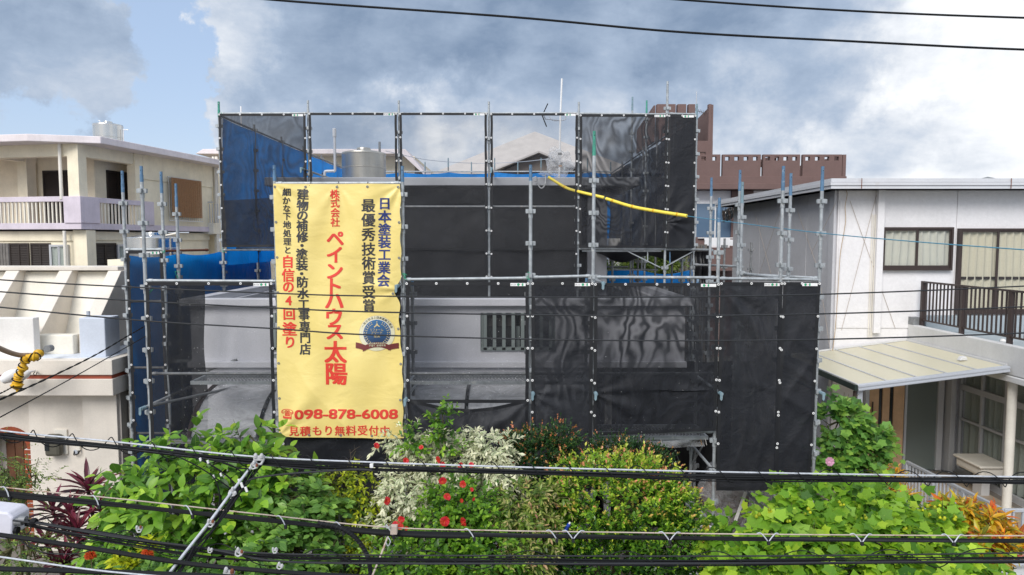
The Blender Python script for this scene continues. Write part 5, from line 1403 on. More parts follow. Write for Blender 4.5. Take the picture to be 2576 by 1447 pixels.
def net(x0, x1, z0, z1, Y, mat, label, seed, amp=0.03, scale=1.0, hem=0.048, lab=True, tagtext='1.8m x 6.3m', bottom=None, pulls=(), side_eyes=(True, True), sag_top=0.0, group='black scaffold nets', nu=56, nv=110, skew=0.0, eyes_top=5):
    """one sheet of netting tied to the scaffold, with hem, eyelets and size label"""
    t = thing('net', label, 'net', ((x0 + x1) / 2, Y, z1), group=group)
    rr = random.Random(seed * 13 + 5)
    w, h = x1 - x0, z1 - z0
    folds = [(rr.uniform(-1.1, 1.1), rr.uniform(5.0, 9.5), rr.uniform(0, 6.3), rr.uniform(0.4, 1.0), rr.uniform(0, 50)) for _ in range(3)]
    zz = [z1 - 0.02 - k * 0.457 for k in range(int(h / 0.457) + 1)]
    def disp(x, z):
        u = (x - x0) / w; v = (z - z0) / h
        pin = max(0.0, min(1, 4 * u * (1 - u))) ** 0.7 * min(1.0, (1 - v) * 6 + 0.1)
        d = 0
        for a, k, ph, am, sd in folds:
            q = (x * math.cos(a) + z * math.sin(a)) * k + ph + 1.6 * noise.noise((x * 0.9, z * 0.9, sd))
            msk = max(0, 0.35 + noise.noise((x * 0.8 + sd, z * 0.7, sd)))
            d += am * msk * (1 - abs(math.sin(q))) ** 1.3
        d = d * 0.8 + 0.45 * noise.noise((x * 1.4, z * 1.2, seed))
        # creases running out from tie points
        for (px, pz, ang, ln) in pulls:
            dx, dz = x - px, z - pz; r = math.hypot(dx, dz)
            if r < ln and r > 1e-3:
                th = math.atan2(dz, dx) - ang
                d += 1.1 * math.exp(-(th / 0.9) ** 2) * (0.5 + 0.5 * math.cos(th * 11)) * (1 - r / ln) * min(1, r / 0.15)
        # scallops between side ties
        e = 0.0
        return pin * d * amp * 2.1
    def edge(u, v):
        z = z0 + v * h
        # edge line drawn in between ties
        s_ = 0.006 * abs(math.sin(PI * (z1 - z) / 0.457))
        x = x0 + u * w
        x += s_ * (1 - 2 * u)
        if bottom: 
            zb = bottom(u); z = zb + v * (z1 - zb)
        z -= sag_top * math.sin(PI * u) * v
        return x + skew * (1 - v), z
    def fn(u, v):
        x, z = edge(u, v); return (x, Y - disp(x, z), z)
    MB().grid(fn, nu, nv).build('mesh_sheet', mat, t, smooth=True, fix=False)
    hm = MB(); hw = hem / w; hv = hem / h
    off = Vector((0, -0.003, 0))
    def strip(f, n):
        hm.grid(f, 1, n)
    strip(lambda a, b_: Vector(fn(a * hw, b_)) + off, nv); strip(lambda a, b_: Vector(fn(1 - a * hw, b_)) + off, nv)
    strip(lambda a, b_: Vector(fn(hw + b_ * (1 - 2 * hw), 1 - a * hv)) + off, nu); strip(lambda a, b_: Vector(fn(hw + b_ * (1 - 2 * hw), a * hv)) + off, nu)
    hm.build('hem', M_hem, t, fix=False)
    vs = [1 - 0.02 / h - k * 0.457 / h for k in range(int(h / 0.457) + 1)]
    for v in vs:
        if v < 0.01: continue
        for u, on in ((0.018 / w, side_eyes[0]), (1 - 0.018 / w, side_eyes[1])):
            if on: put(RING, 'eyelet', Vector(fn(u, v)) + Vector((0, -0.008, 0)), t)
    for k in range(1, eyes_top - 1): put(RING, 'eyelet', Vector(fn(k / (eyes_top - 1), 1 - 0.018 / h)) + Vector((0, -0.008, 0)), t)
    if lab:
        lw, lh = 0.215, 0.042
        lx = x1 - 0.05 - lw; lz = z1 - 0.012 - lh
        q = MB(); yL = Y - 0.016
        q.box(lx, lx + lw, yL, yL + 0.002, lz, lz + lh)
        lo = q.build('label', M_print_white, t)
        q = MB(); half = lw * 0.5
        gx = lx + lw * 0.36 if tagtext else lx + 0.01
        q.lathe((gx + 0.035, yL - 0.001, lz + lh / 2), [(0.001, 0), (0.018, 0)], 16, axis=Vector((0, -1, 0)))
        q.box(gx + 0.085, gx + 0.105, yL - 0.0015, yL - 0.0005, lz + 0.004, lz + lh - 0.004); q.build('label_mark', M_print_green, lo, fix=False)
        q = MB()
        for k in range(2): q.lathe((gx + 0.055 + k * 0.02, yL - 0.0012, lz + lh / 2), [(0.001, 0), (0.005, 0)], 8, axis=Vector((0, -1, 0)))
        q.build('label_mark', M_print_red, lo, fix=False)
        if tagtext:
            q = MB(); text_into(q, tagtext, lx + 0.042, lz + lh / 2, 0.02 * 1.0, w=0.075, place=lambda x, z: (x, yL - 0.0015, z)); q.build('lettering', M_print_black, lo, fix=False)
    return t
zt_n = z_rail - 0.02
def specks(x0, x1, z0, z1, Y, n, seed, parent):
    rg = np.random.default_rng(seed); m = MB()
    for _ in range(n):
        x, z = rg.uniform(x0, x1), z0 + (z1 - z0) * rg.beta(1.3, 2.2); s_ = rg.uniform(0.0015, 0.0042); a = rg.uniform(0, 3)
        m.add([(x + s_ * math.cos(a + k * PI / 2) * (1.6 if k % 2 else 0.8), Y, z + s_ * math.sin(a + k * PI / 2)) for k in range(4)], [(0, 1, 2, 3)])
    m.build('paint_speck', M_print_white, parent, fix=False, kind='stuff')
nf = fz
YN = YF - 0.095
NA = net_mat('sheer_black_netting', 0.30, 0.0, col=(0.03, 0.032, 0.037))
NC = net_mat('sheer_black_netting_b', 0.32, 0.0, col=(0.03, 0.032, 0.037), seed=2)
ND = net_mat('dense_black_netting', 0.89, 0.18, seed=3, mscale=4)
NE = net_mat('moire_black_netting', 0.83, 0.30, seed=5, mscale=4.5)
NF = net_mat('heavy_black_netting', 0.93, 0.05, seed=8, mscale=4)
NG_ = net_mat('solid_black_netting', 0.97, 0.02, seed=9)
net(PX[0] + 0.045, PX[1] - 0.03, 1.2, nf(709), YN, NA, 'sheer black net left of the yellow banner with the grey wall showing through', 1, amp=0.012)
net(PX[1] + 0.03, PX[2] - 0.03, 1.0, nf(712), YF - 0.04, NF, 'black net mostly hidden behind the yellow banner, its foot showing below', 2, amp=0.03, lab=False)
net(PX[2] + 0.04, PX[3] - 0.02, nf(1010), nf(709), YN, NC, 'sheer black net right of the banner with the barred window behind it', 3, amp=0.012, pulls=((PX[2], nf(1000), 0.8, 0.6), (PX[3], nf(1000), 2.3, 0.6)), side_eyes=(True, True))
zc_n = nf(1000)
net(PX[2] + 0.05, PX[3] - 0.02, 1.0, nf(998), YN - 0.02, NF, 'loose black net gathered in a swag below the sheer net', 4, amp=0.06, lab=False, sag_top=0.14, eyes_top=2,
    pulls=((PX[2] + 0.06, nf(1000), -0.6, 1.2), (PX[3], nf(1000), -2.5, 1.2)))
net(PX[3] + 0.008, PX[4] - 0.003, nf(1225), nf(709), YN, ND, 'narrow dense black net under the tallest green topped pole', 5, amp=0.022, tagtext='0.9m x 6.3m', eyes_top=3, pulls=((PX[4], nf(985), 3.4, 0.8), (PX[3], nf(985), -0.5, 0.8)), nu=36)
net(PX[4] + 0.003, PX[5] - 0.003, nf(1084), nf(711), YN, NE, 'wide black net with rippled moire and its lower edge lifted above the walkway frame', 6, amp=0.028, tagtext='', pulls=((PX[4], nf(985), -0.4, 1.0), (PX[5], nf(980), 3.7, 1.3)), bottom=lambda u: nf(1092 - 13 * u))
net(PX[5] + 0.003, PX[6] - 0.002, nf(1228), nf(709), YN, NF, 'black net second from the right end with long diagonal creases', 7, amp=0.034, tagtext='0.9m x 6.3m', eyes_top=3, pulls=((PX[5], nf(715), -0.9, 1.6), (PX[6], nf(985), 3.9, 1.2)), nu=40)
net(PX[6] + 0.002, PX[7] - 0.02, nf(1215), nf(709), YN, NG_, 'narrow smooth black net at the right end beside the entrance canopy', 8, amp=0.018, tagtext='', eyes_top=3, skew=-0.06, nu=30, bottom=lambda u: nf(1228 - 10 * u))
_nets = [o for o in bpy.data.objects if o.name.startswith('net') and o.type == 'EMPTY']
for k_, (i_, xa_, xb_, zb_t) in enumerate(((0, PX[0] + 0.5, PX[1] - 0.1, nf(730)), (2, PX[2] + 0.1, PX[3] - 0.1, nf(730)), (5, PX[4] + 0.1, PX[5] - 0.1, nf(760)))):
    nn_ = [o for o in _nets if o['label'].startswith(('sheer black net left', '', 'sheer black net right', '', '', 'wide black net')[i_])][0]
    specks(xa_, xb_, nf(1090) if k_ != 1 else nf(1000), zb_t, YN - 0.05, 110 if k_ < 2 else 30, 3 + k_, nn_)
# side net on the left
net(sx0 + 0.03, sx1 - 0.0, 0.5, az(631, YS), YS - 0.03, net_mat('sheer_side_netting', 0.45, 0.0, seed=4), 'narrow net over blue tarpaulin beside the white ribbed house', 9, amp=0.008, tagtext='0.6m x 6.3m', eyes_top=3, nu=20)
MB().grid(lambda u, v: (PX[0] + 0.12 + u * 0.30 + 0.02 * math.sin(v * 15), YF + 0.32 + 0.55 * u + 0.03 * math.sin(u * 9), 0.7 + v * (az(712, YF) - 0.72)), 10, 60).build('net', net_mat('returning_black_netting', 0.88, 0, seed=6), None, smooth=True, fix=False,
    label='dark net strip turned back inside the left corner of the scaffold', cat='net', group='black scaffold nets')
# upper row
MB().grid(lambda u, v: (sx0 - 0.05, 11.06 + u * 6.5, 0.3 + v * (H - 0.62 + 0.0)), 20, 10).build('net', NG_, None, fix=False, label='added outer black net on the side scaffold flank, blocking blue bounce onto the white ribbed house', cat='net', group='black scaffold nets')  # added net, blocks blue light bounced off the tarpaulin
MB().grid(lambda u, v: (UX[0] + 0.05 + u * (UX[1] - UX[0] - 0.1), YU - 0.03 - 0.02 * math.sin(u * 9 + v * 3), uz(622) + v * (uz(505 - 12 * u) - uz(622))), 30, 12).build('net', net_mat('doubled_netting', 0.72, 0, seed=31), None, smooth=True, fix=False, label='doubled lower half of the upper left corner net', cat='net', group='black scaffold nets')
net(UX[0] + 0.02, UX[1] - 0.02, uz(622), uz(288), YU - 0.085, net_mat('moire_netting_c', 0.74, 0.24, seed=11, mscale=5), 'upper black net at the left corner over a slanting blue tarpaulin', 10, amp=0.02, tagtext='')
skyn = net_mat('very_sheer_netting', 0.20, 0.0, col=(0.045, 0.047, 0.052), seed=12)
skyn2 = net_mat('very_sheer_netting_b', 0.20, 0.0, col=(0.045, 0.047, 0.052), seed=14)
net(UX[1] + 0.03, UX[2] - 0.02, uz(640), uz(286), YU - 0.085, skyn, 'see-through upper net in front of the steel water tank', 11, amp=0.010, tagtext='1.8m x 6.3m')
pu = ((UX[3], uz(515), PI, 1.3), (UX[3], uz(515), -2.2, 1.8))
net(UX[2] + 0.02, UX[3] - 0.03, uz(716), uz(286), YU - 0.085, skyn2, 'see-through upper net just right of the banner pole', 12, amp=0.014, tagtext='', pulls=pu)
net(UX[3] + 0.03, UX[4] - 0.02, uz(716), uz(287), YU - 0.085, skyn2, 'see-through upper net in front of the plastic wrapped aerial', 13, amp=0.014, tagtext='', pulls=((UX[3], uz(515), -0.5, 1.6),))
net(UX[4] + 0.01, UX[5] - 0.004, uz(624), uz(290), YU - 0.085, net_mat('moire_netting_d', 0.76, 0.36, seed=17, mscale=4), 'upper black net with strong rippled moire behind the tallest pole', 14, amp=0.028, tagtext='1.8m x 6.3m', pulls=((UX[4], uz(480), -0.4, 1.2), (UX[5], uz(440), 3.6, 1.1)))
net(UX[5] + 0.004, UX[6] - 0.03, uz(624), uz(291), YU - 0.085, NG_, 'narrow opaque upper net at the right corner against the brown house', 15, amp=0.028, tagtext='', eyes_top=3, nu=30, pulls=((UX[5], uz(560), 0.2, 0.8),))
# black net lining the right flank and the storey wall
MB().grid(lambda u, v: (UX[6] - 0.03 + wob(u * 8, v * 4, 3), YU + 0.08 + u * 11.6, (H - 0.25) + v * (ztop_l - H + 0.15)), 70, 30).build('net', NF, None, smooth=True, fix=False, label='long black net closing the right flank of the upper scaffold', cat='net', group='black scaffold nets')
inn = net_mat('inner_black_netting', 0.86, 0.0, col=(0.016, 0.017, 0.020), seed=21)
for k, (ua, ub, lb_) in enumerate(((690, 1008, 'black net hung under the roof slab behind the banner'), (1010, 1228, 'black net hung under the roof slab, right of the banner pole'), (1232, 1476, 'black net hung under the roof slab below the wrapped aerial'))):
    xa, xb = ax(ua, 14.45), ax(ub, 14.45)
    t = thing('net', lb_, 'net', ((xa + xb) / 2, 14.45, zs0), group='black nets under the roof slab')
    sd = k * 7.0
    def ff(u, v, xa=xa, xb=xb, sd=sd):
        x = xa + u * (xb - xa); z = zp1 - 0.28 + v * (zs0 - 0.0 - zp1 + 0.28)
        return (x, 14.45 - 0.05 * (1 - abs(math.sin(x * 2.2 + z * (1.4 if k else -1.0) + noise.noise((x, z, sd))))) - 0.04 * noise.noise((x * 1.5, z * 1.5, sd)), z)
    MB().grid(ff, 50, 50).build('mesh_sheet', inn, t, smooth=True, fix=False)
    zz_ = az(627, 14.45)
    for j in range(4): put(RING, 'eyelet', (xa + (xb - xa) * (j + 0.5) / 4, 14.38, zz_), t)
    MB().box(xa, xb, 14.36, 14.39, zz_ - 0.02, zz_ + 0.02).build('hem', M_hem, t)
# sagging black cloth under the upper right corner
MB().grid(lambda u, v: at(1500 + u * 250, 632 + (38 * math.sin(PI * (u * 1.0)) * (0.6 + 0.4 * math.sin(u * 9)) + 4) * (1 - abs(2 * v - 1)), YU + 0.5 + v * 1.5), 50, 12).build('net', NG_, None, smooth=True, fix=False, label='black net sagging below the upper right walkway', cat='net', group='black scaffold nets')

# ================================================================== BANNER
YBn = YF - 0.09
g_ = NG('yellow_banner_cloth')
nz = g_.noise(g_.pos(), 1.5, 4, 0.5); nz2 = g_.noise(g_.pos(scale=(1, 1, 1.6)), 2.2, 5, 0.5, 0.5)
c_ = g_.mix(g_.rng(nz, 0.3, 0.7), (0.80, 0.63, 0.20), (0.84, 0.68, 0.25))
p_ = g_.princ(Base_Color=c_, Roughness=0.42); g_.l(g_.bump(nz2, 0.35, 0.05), p_.inputs['Normal'])
M_banner = g_.done(p_.outputs[0])
bn = thing('banner', 'tall yellow advertising banner with red, black and navy Japanese lettering', 'banner', at(850, 463, YBn))
c00, c10, c01, c11 = (702, 1097), (1016, 1102), (690, 463), (1008, 463)
def uv_pix(u, v):
    lx = c00[0] + (c01[0] - c00[0]) * v; ly = c00[1] + (c01[1] - c00[1]) * v
    rx = c10[0] + (c11[0] - c10[0]) * v; ry = c10[1] + (c11[1] - c10[1]) * v
    # right edge pulled in at the pipe, left edge drawn in below
    rx -= 14 * math.exp(-((v - 0.58) / 0.035) ** 2) + 3 * math.sin(v * 30) ** 2
    rx -= 6 * math.exp(-((v - 0.45) / 0.1) ** 2)
    return lx + (rx - lx) * u, ly + (ry - ly) * u
def bw(x, z):
    xa = ax(690, YBn); s_ = (x - xa) / 1.78; z_ = (z - fz(1100)) / 3.55
    d = 0.035 * math.sin(PI * max(0, min(1, s_))) * (0.5 + 0.8 * (1 - z_))
    d += 0.030 * math.sin(x * 5.2 + z * 2.1 + 0.8 * math.sin(z * 1.7)) + 0.011 * math.sin(x * 9.5 - z * 3.1 + 1.0)
    d += 0.022 * (1 - abs(math.sin(x * 2.6 + z * 1.25 + 0.5 * math.sin(z * 2.3)))) ** 2 * (1.2 - z_)
    for (px, pz, ang) in ((690, 463, -0.9), (1008, 463, -2.2), (1014, 730, 3.0), (702, 1097, 0.9), (848, 463, -1.57)):
        q = at(px, pz, YBn); dx, dz = x - q.x, z - q.z; r = math.hypot(dx, dz)
        if r < 1.5:
            th = math.atan2(dz, dx) - ang; th = (th + PI) % (2 * PI) - PI
            d += 0.028 * math.exp(-(th / 0.6) ** 2) * (0.5 + 0.5 * math.cos(th * 10)) * (1 - r / 1.5) * min(1, r / 0.2)
    return d
def bplace(pu, pv, off=0.0):
    P = at(pu, pv, YBn); return (P.x, P.y - bw(P.x, P.z) - off, P.z)
MB().grid(lambda u, v: bplace(*uv_pix(u, v)), 110, 210).build('cloth', M_banner, bn, smooth=True, fix=False)
for k in range(8):
    v = 1 - (0.012 + k * 0.1395)
    for u in (0.014, 0.986): put(RINGD, 'eyelet', bplace(*uv_pix(u, v), 0.006), bn)
for k in (1, 2, 3):
    for v in (0.988, 0.01): put(RINGD, 'eyelet', bplace(*uv_pix(k / 4, v), 0.006), bn)
def bcol(chars, mat, bold, size):
    q = MB()
    for ch, cx, cy, *s_ in chars:
        sz = s_[0] if s_ else size
        text_into(q, ch, cx, -cy, sz * 1.12, place=lambda x, z: bplace(x, -z, 0.0045), bold=bold, em=True)
    q = refine(q, 0.07)
    return q.build('lettering', mat, bn, fix=False)
bcol(list(zip('細かな下地処理と', [723.6, 723.6, 723.6, 723.6, 724, 724.5, 724.8, 726.5], [484, 505, 525, 545, 565.5, 587, 608, 629])), M_print_black, 0.09, 18.6)
bcol(list(zip('自信の4回塗り', [726.5, 727, 727.5, 727.5, 728, 728.5, 729.5], [658, 692, 722, 756, 790, 827, 861], [30, 31, 29, 29, 29, 33, 29])), M_print_red, 0.10, 30)
bcol(list(zip('建物の補修・塗装・防水工事専門店', [763, 762.5, 763, 762.5, 763, 762.5, 762, 762.5, 762, 764, 765, 766, 766.5, 767.5, 768, 768], [489, 517, 543, 568, 596, 617.6, 638.5, 666.6, 688, 709, 737.5, 765.7, 792, 821.5, 850, 878.6])), M_print_black, 0.10, 26.5)
bcol(list(zip('株式会社', [842.5, 843.5, 843.5, 843.5], [488.5, 511, 535, 559])), M_print_red, 0.08, 22)
bcol(list(zip('ペイントハウス太陽', [844, 842, 843.5, 845, 843, 843, 845, 846.5, 848.6], [600, 641, 682.5, 720, 757, 796, 834, 884, 940], [42, 42, 42, 42, 44, 42, 42, 52, 53])), M_print_red, 0.10, 42)
bcol(list(zip('最優秀技術賞受賞', [928.8] * 8, [518, 553.7, 590, 626.7, 662, 698, 734, 769])), M_print_black, 0.075, 31.5)
bcol(list(zip('日本塗装工業会', [969, 969, 968.5, 968.5, 968.5, 968, 966.5], [513, 545, 577, 609, 641, 673, 705])), M_print_navy, 0.095, 29)
q = MB()
pl_ = lambda x, z: bplace(x, -z, 0.0045)
text_into(q, '098-878-6008', 873.5, -1040, 25.5, w=257, place=pl_, bold=0.16)
text_into(q, '☎', 725.5, -1039.5, 24.5, w=33, place=pl_, bold=0.05)
refine(q, 0.07).build('lettering', M_print_red, bn, fix=False)
q = MB()
for k, ch in enumerate('見積もり無料受付中'): text_into(q, ch, 743 + k * 28.4, -1082 + k * 0.15, 26.5, place=pl_, bold=0.07, em=True)
refine(q, 0.07).build('lettering', M_print_red, bn, fix=False)
# award emblem : ring, disc, laurels, ribbon and its wording
ecx, ecy = 948.9, 838
def disc(r0, r1, off, n=64, mb=None, rings=6, a0=0, a1=2 * PI):
    q = mb or MB(); 
    def f(u, v):
        a = a0 + (a1 - a0) * u; r = r0 + (r1 - r0) * v
        return bplace(ecx + r * math.cos(a), ecy - r * math.sin(a), off)
    q.grid(f, n, rings); return q
disc(0.01, 45, 0.003).build('emblem', M_print_gold, bn, fix=False)
em = [o for o in bn.children if o.name.startswith('emblem')][0]
M_gold_pale = surf('printed_pale_gold', (0.72, 0.68, 0.48), rough=0.5, bump=0, var=0.2, scale=3)
disc(35, 44, 0.0045, rings=2).build('emblem_ring', M_gold_pale, em, fix=False)
g_ = NG('printed_blue_disc'); sp = g_.n('ShaderNodeSeparateXYZ'); ge = g_.n('ShaderNodeNewGeometry'); g_.l(ge.outputs['Position'], sp.inputs[0])
tz0, tz1 = at(949, 872, YBn).z, at(949, 804, YBn).z
p_ = g_.princ(Base_Color=g_.mix(g_.rng(sp.outputs[2], tz0, tz1), (0.005, 0.013, 0.055), (0.05, 0.16, 0.34)), Roughness=0.5); M_disc = g_.done(p_.outputs[0])
disc(0.01, 34, 0.006).build('emblem_disc', M_disc, em, fix=False)
q = MB(); disc(34, 34.8, 0.0062, mb=q, rings=1); q.build('emblem_ring', M_print_white, em, fix=False)
q = MB()
for i, ch in enumerate('一般社団法人'):
    a = R(153 - i * 11.2); text_into(q, ch, ecx + 39.6 * math.cos(a), -(ecy - 39.6 * math.sin(a)), 6.4, place=lambda x, z: bplace(x, -z, 0.008), bold=0.0, rot=a - PI / 2, em=True)
for i, ch in enumerate('日本塗装工業会'):
    a = R(87 - i * 10.6); text_into(q, ch, ecx + 39.6 * math.cos(a), -(ecy - 39.6 * math.sin(a)), 6.9, place=lambda x, z: bplace(x, -z, 0.008), bold=0.03, rot=a - PI / 2, em=True)
q.build('lettering', M_print_black, em, fix=False)
q = MB(); pe = lambda x, z: bplace(x, -z, 0.0085)
text_into(q, 'リフォーム', 948.5, -829.5, 6.5, w=32, place=pe, bold=0.015); text_into(q, 'アワード', 948.5, -837, 6.3, w=27, place=pe, bold=0.015); text_into(q, '受賞', 949, -845.5, 7, w=15, place=pe, bold=0.02)
for sd in (-1, 1):
    for k in range(13):
        a = R(62 - k * 11.5) ; rr_ = 29
        for io, l_ in ((-3.0, 3.4), (3.0, 3.8)):
            r_ = rr_ + io * 0.75; cx = ecx + sd * r_ * math.cos(a) * 0.98; cy = ecy + 1 - r_ * math.sin(a)
            ta = a + PI / 2 - 0.6 * (1 if io > 0 else -1)
            dx, dy = math.cos(ta) * sd, math.sin(ta)
            pts = [(cx - dx * l_ * 0.6, cy + dy * l_ * 0.6), (cx + dy * 1.1 * sd, cy + dx * 1.1 * sd), (cx + dx * l_ * 0.7, cy - dy * l_ * 0.7), (cx - dy * 1.1 * sd, cy - dx * 1.1 * sd)]
            q.add([bplace(x, y, 0.0085) for x, y in pts], [(0, 1, 2, 3)])
q.add([bplace(x, y, 0.0085) for x, y in ((947.5, 813), (950.5, 813), (952, 817), (957, 821.5), (954, 822), (949, 819), (943, 824), (941, 821.5), (946, 818))], [tuple(range(9))])
q.add([bplace(949 + 1.5 * math.cos(k * PI / 4), 809.5 - 1.5 * math.sin(k * PI / 4), 0.0085) for k in range(8)], [tuple(range(8))])
q.build('lettering', M_print_gold, em, fix=False)
M_ribbon = surf('printed_maroon', (0.16, 0.03, 0.028), rough=0.5, bump=0)
q = MB()
q.grid(lambda u, v: bplace(915 + u * 67, 870.5 + 10 * (2 * u - 1) ** 2 + (1 - v) * 12.5 - 10, 0.010), 24, 3)
q.grid(lambda u, v: bplace(897 + u * 24, 862 + 2 * u + 8 * u * u * (0.4) + (1 - v) * 14 + 2 * u - 2, 0.0075), 8, 3)
q.grid(lambda u, v: bplace(976 + u * 27, 870 - 8 * u + 3 * u * u + (1 - v) * 14 - 2, 0.0075), 8, 3)
q.build('ribbon', M_ribbon, em, fix=False)
q = MB(); pr_ = lambda x, z: bplace(x, -z, 0.012)
text_into(q, '第6回優秀技術部門', 949.5, -863.5, 4.6, w=42, place=pr_, bold=0.01); text_into(q, '戸建て 最優秀賞', 950, -869, 4.8, w=40, place=pr_, bold=0.01)
q.build('lettering', M_gold_pale, em, fix=False)
# ties
for (u, v) in ((848, 462), (778, 462), (922, 462)):
    P = at(u, v, YBn); MB().tube([P + Vector((0, 0.0, -0.03)), P + Vector((0.01, 0.05, 0.03)), P + Vector((0.0, 0.11, 0.0))], 0.004, 5).build('tie', M_black, bn)
# green ties on the scaffold joints
tieg = None
for i, (u, v, Y) in enumerate(((562, 630, YU - 0.05), (556, 289, YU - 0.05), (1017, 690, YF - 0.05), (1332, 690, YF - 0.05), (380, 730, YF - 0.05), (447, 690, 11.8), (412, 632, YS - 0.05))):
    P = at(u, v, Y); r_ = random.Random(i)
    pts = [P + Vector((r_.uniform(-.04, .04), r_.uniform(-.03, .0), r_.uniform(-.09, .05))) for _ in range(6)]
    MB().tube(smooth_path(pts, 4), 0.004, 5).build('tie', M_greentie, (us_, us_, fs, fs, fs, ls, ls)[i])
# yellow split sleeve on the service line
ysl = [at(1380, 446, 14.3), at(1425, 473, 14.0), at(1462, 484, 13.55), at(1520, 497.5, 13.3)]
s1 = thing('line_guard', 'shorter yellow sleeve running from the roof edge into the upper net', 'cable guard', ysl[0])
MB().tube(smooth_path(ysl, 8), 0.030, 10).build('sleeve', M_yellow, s1, smooth=True)
for k in (7, 14, 20):
    pth = smooth_path(ysl, 8); MB().tube([pth[k], pth[k] + (pth[k + 1] - pth[k]).normalized() * 0.03], 0.034, 10).build('band', M_yellowwrap, s1, smooth=True)
ys2 = [at(1525, 500, 13.25), at(1590, 520, 12.8), at(1660, 533, 12.4), at(1728, 543.5, 12.0)]
s2 = thing('line_guard', 'longer yellow sleeve hanging across the moire net towards the right', 'cable guard', ys2[0])
MB().tube(smooth_path(ys2, 8), 0.031, 10).build('sleeve', M_yellow, s2, smooth=True)
for k in (2, 8, 14, 21):
    pth = smooth_path(ys2, 8); MB().tube([pth[k], pth[k] + (pth[k + 1] - pth[k]).normalized() * 0.03], 0.035, 10).build('band', M_yellowwrap, s2, smooth=True)
rope('blue_line', smooth_path([at(1376, 444, 14.4)] + [p for p in ysl[1:]] + ys2 + [at(1850, 560, 11.0), at(2060, 586, 9.0), at(2300, 608, 7.6), at(2576, 628.5, 6.4), at(2900, 650, 5.4)], 8), 0.006, M_bluerope, 'thin blue service line running from the yellow sleeves past the white house', 'wire')
rope('roof_wire', smooth_path([at(970, 380, 16.5), at(1080, 403, 19), at(1200, 411, 22), at(1300, 408, 20), at(1380, 400, 16.5)], 6), 0.008, M_zinc, 'thin pale wire sagging across the roof behind the sheer nets', 'wire')
# ================================================================== CABLES AND WIRES
def wire(name, pix, Y, r, mat, label, cat='wire', group=None, n=8, seg=10, parent=None, Ys=None):
    pts = smooth_path([at(u, v, (Ys[i] if Ys else Y)) for i, (u, v) in enumerate(pix)], seg)
    m = MB(); m.tube(pts, r, n)
    if parent is not None: return m.build(name, mat, parent, smooth=True)
    return m.build(name, mat, None, smooth=True, label=label, cat=cat, group=group)
# three thin wires across the middle
wire('overhead_wire', [(-500, 665), (0, 704), (362, 724), (692, 738), (943, 745), (1491, 748), (2012, 742), (2576, 720), (3100, 690)], 5.6, 0.0058, M_black2, 'uppermost of the three thin black wires crossing the banner and nets')
wire('overhead_wire', [(-500, 690), (0, 734), (362, 758), (692, 775), (943, 785), (1491, 794), (2012, 791), (2576, 772), (3100, 745)], 5.6, 0.0062, M_black2, 'middle one of the three thin black wires crossing the banner and nets')
wire('overhead_wire', [(-500, 722), (0, 773), (362, 807), (692, 827), (943, 843), (1491, 856), (2012, 855), (2576, 838), (3100, 810)], 5.6, 0.0062, M_black2, 'lowest of the three thin black wires, passing over the award emblem')
wire('overhead_wire', [(-3000, -420), (-800, -150), (200, -48), (690, 0), (1288, 43), (1700, 80), (2120, 103), (2576, 125), (3100, 138), (5500, 170)], 6.2, 0.0102, M_black, 'long black power line sweeping down across the clouds to the right edge')
wire('overhead_wire', [(-2500, -400), (200, -130), (1300, -35), (1720, 0), (2150, 28), (2576, 45), (3100, 58), (5500, 80)], 6.2, 0.0095, M_black, 'higher black power line in the upper right corner of the sky')
# two thin drop wires lower left
wire('drop_wire', [(-120, 1115), (0, 1050), (180, 952), (363, 848), (372, 843)], 5, 0.006, M_black, 'straight thin drop wire rising past the white fascia to the scaffold', Ys=[5.2, 6, 7.6, 9.6, 9.7])
def twisted(name, pix, Ys, r, label):
    pts = smooth_path([at(u, v, y) for (u, v), y in zip(pix, Ys)], 30); m = MB()
    for ph in (0, PI):
        m.tube([p + Vector((0, math.cos(i * 0.55 + ph), math.sin(i * 0.55 + ph))) * r * 1.1 for i, p in enumerate(pts)], r, 5)
    return m.build(name, M_black, None, smooth=True, label=label, cat='wire')
twisted('twisted_wire', [(-100, 1042), (0, 1005), (128, 948), (240, 893), (322, 845), (362, 822)], [5.2, 5.8, 7.0, 8.2, 9.3, 9.7], 0.0055, 'twisted pair wire looping up from the left edge to the scaffold')
twisted('twisted_wire', [(-60, 1010), (0, 990), (40, 968), (70, 948)], [9.0, 9.6, 10.2, 10.6], 0.006, 'short twisted wire leading to the white spotlights')

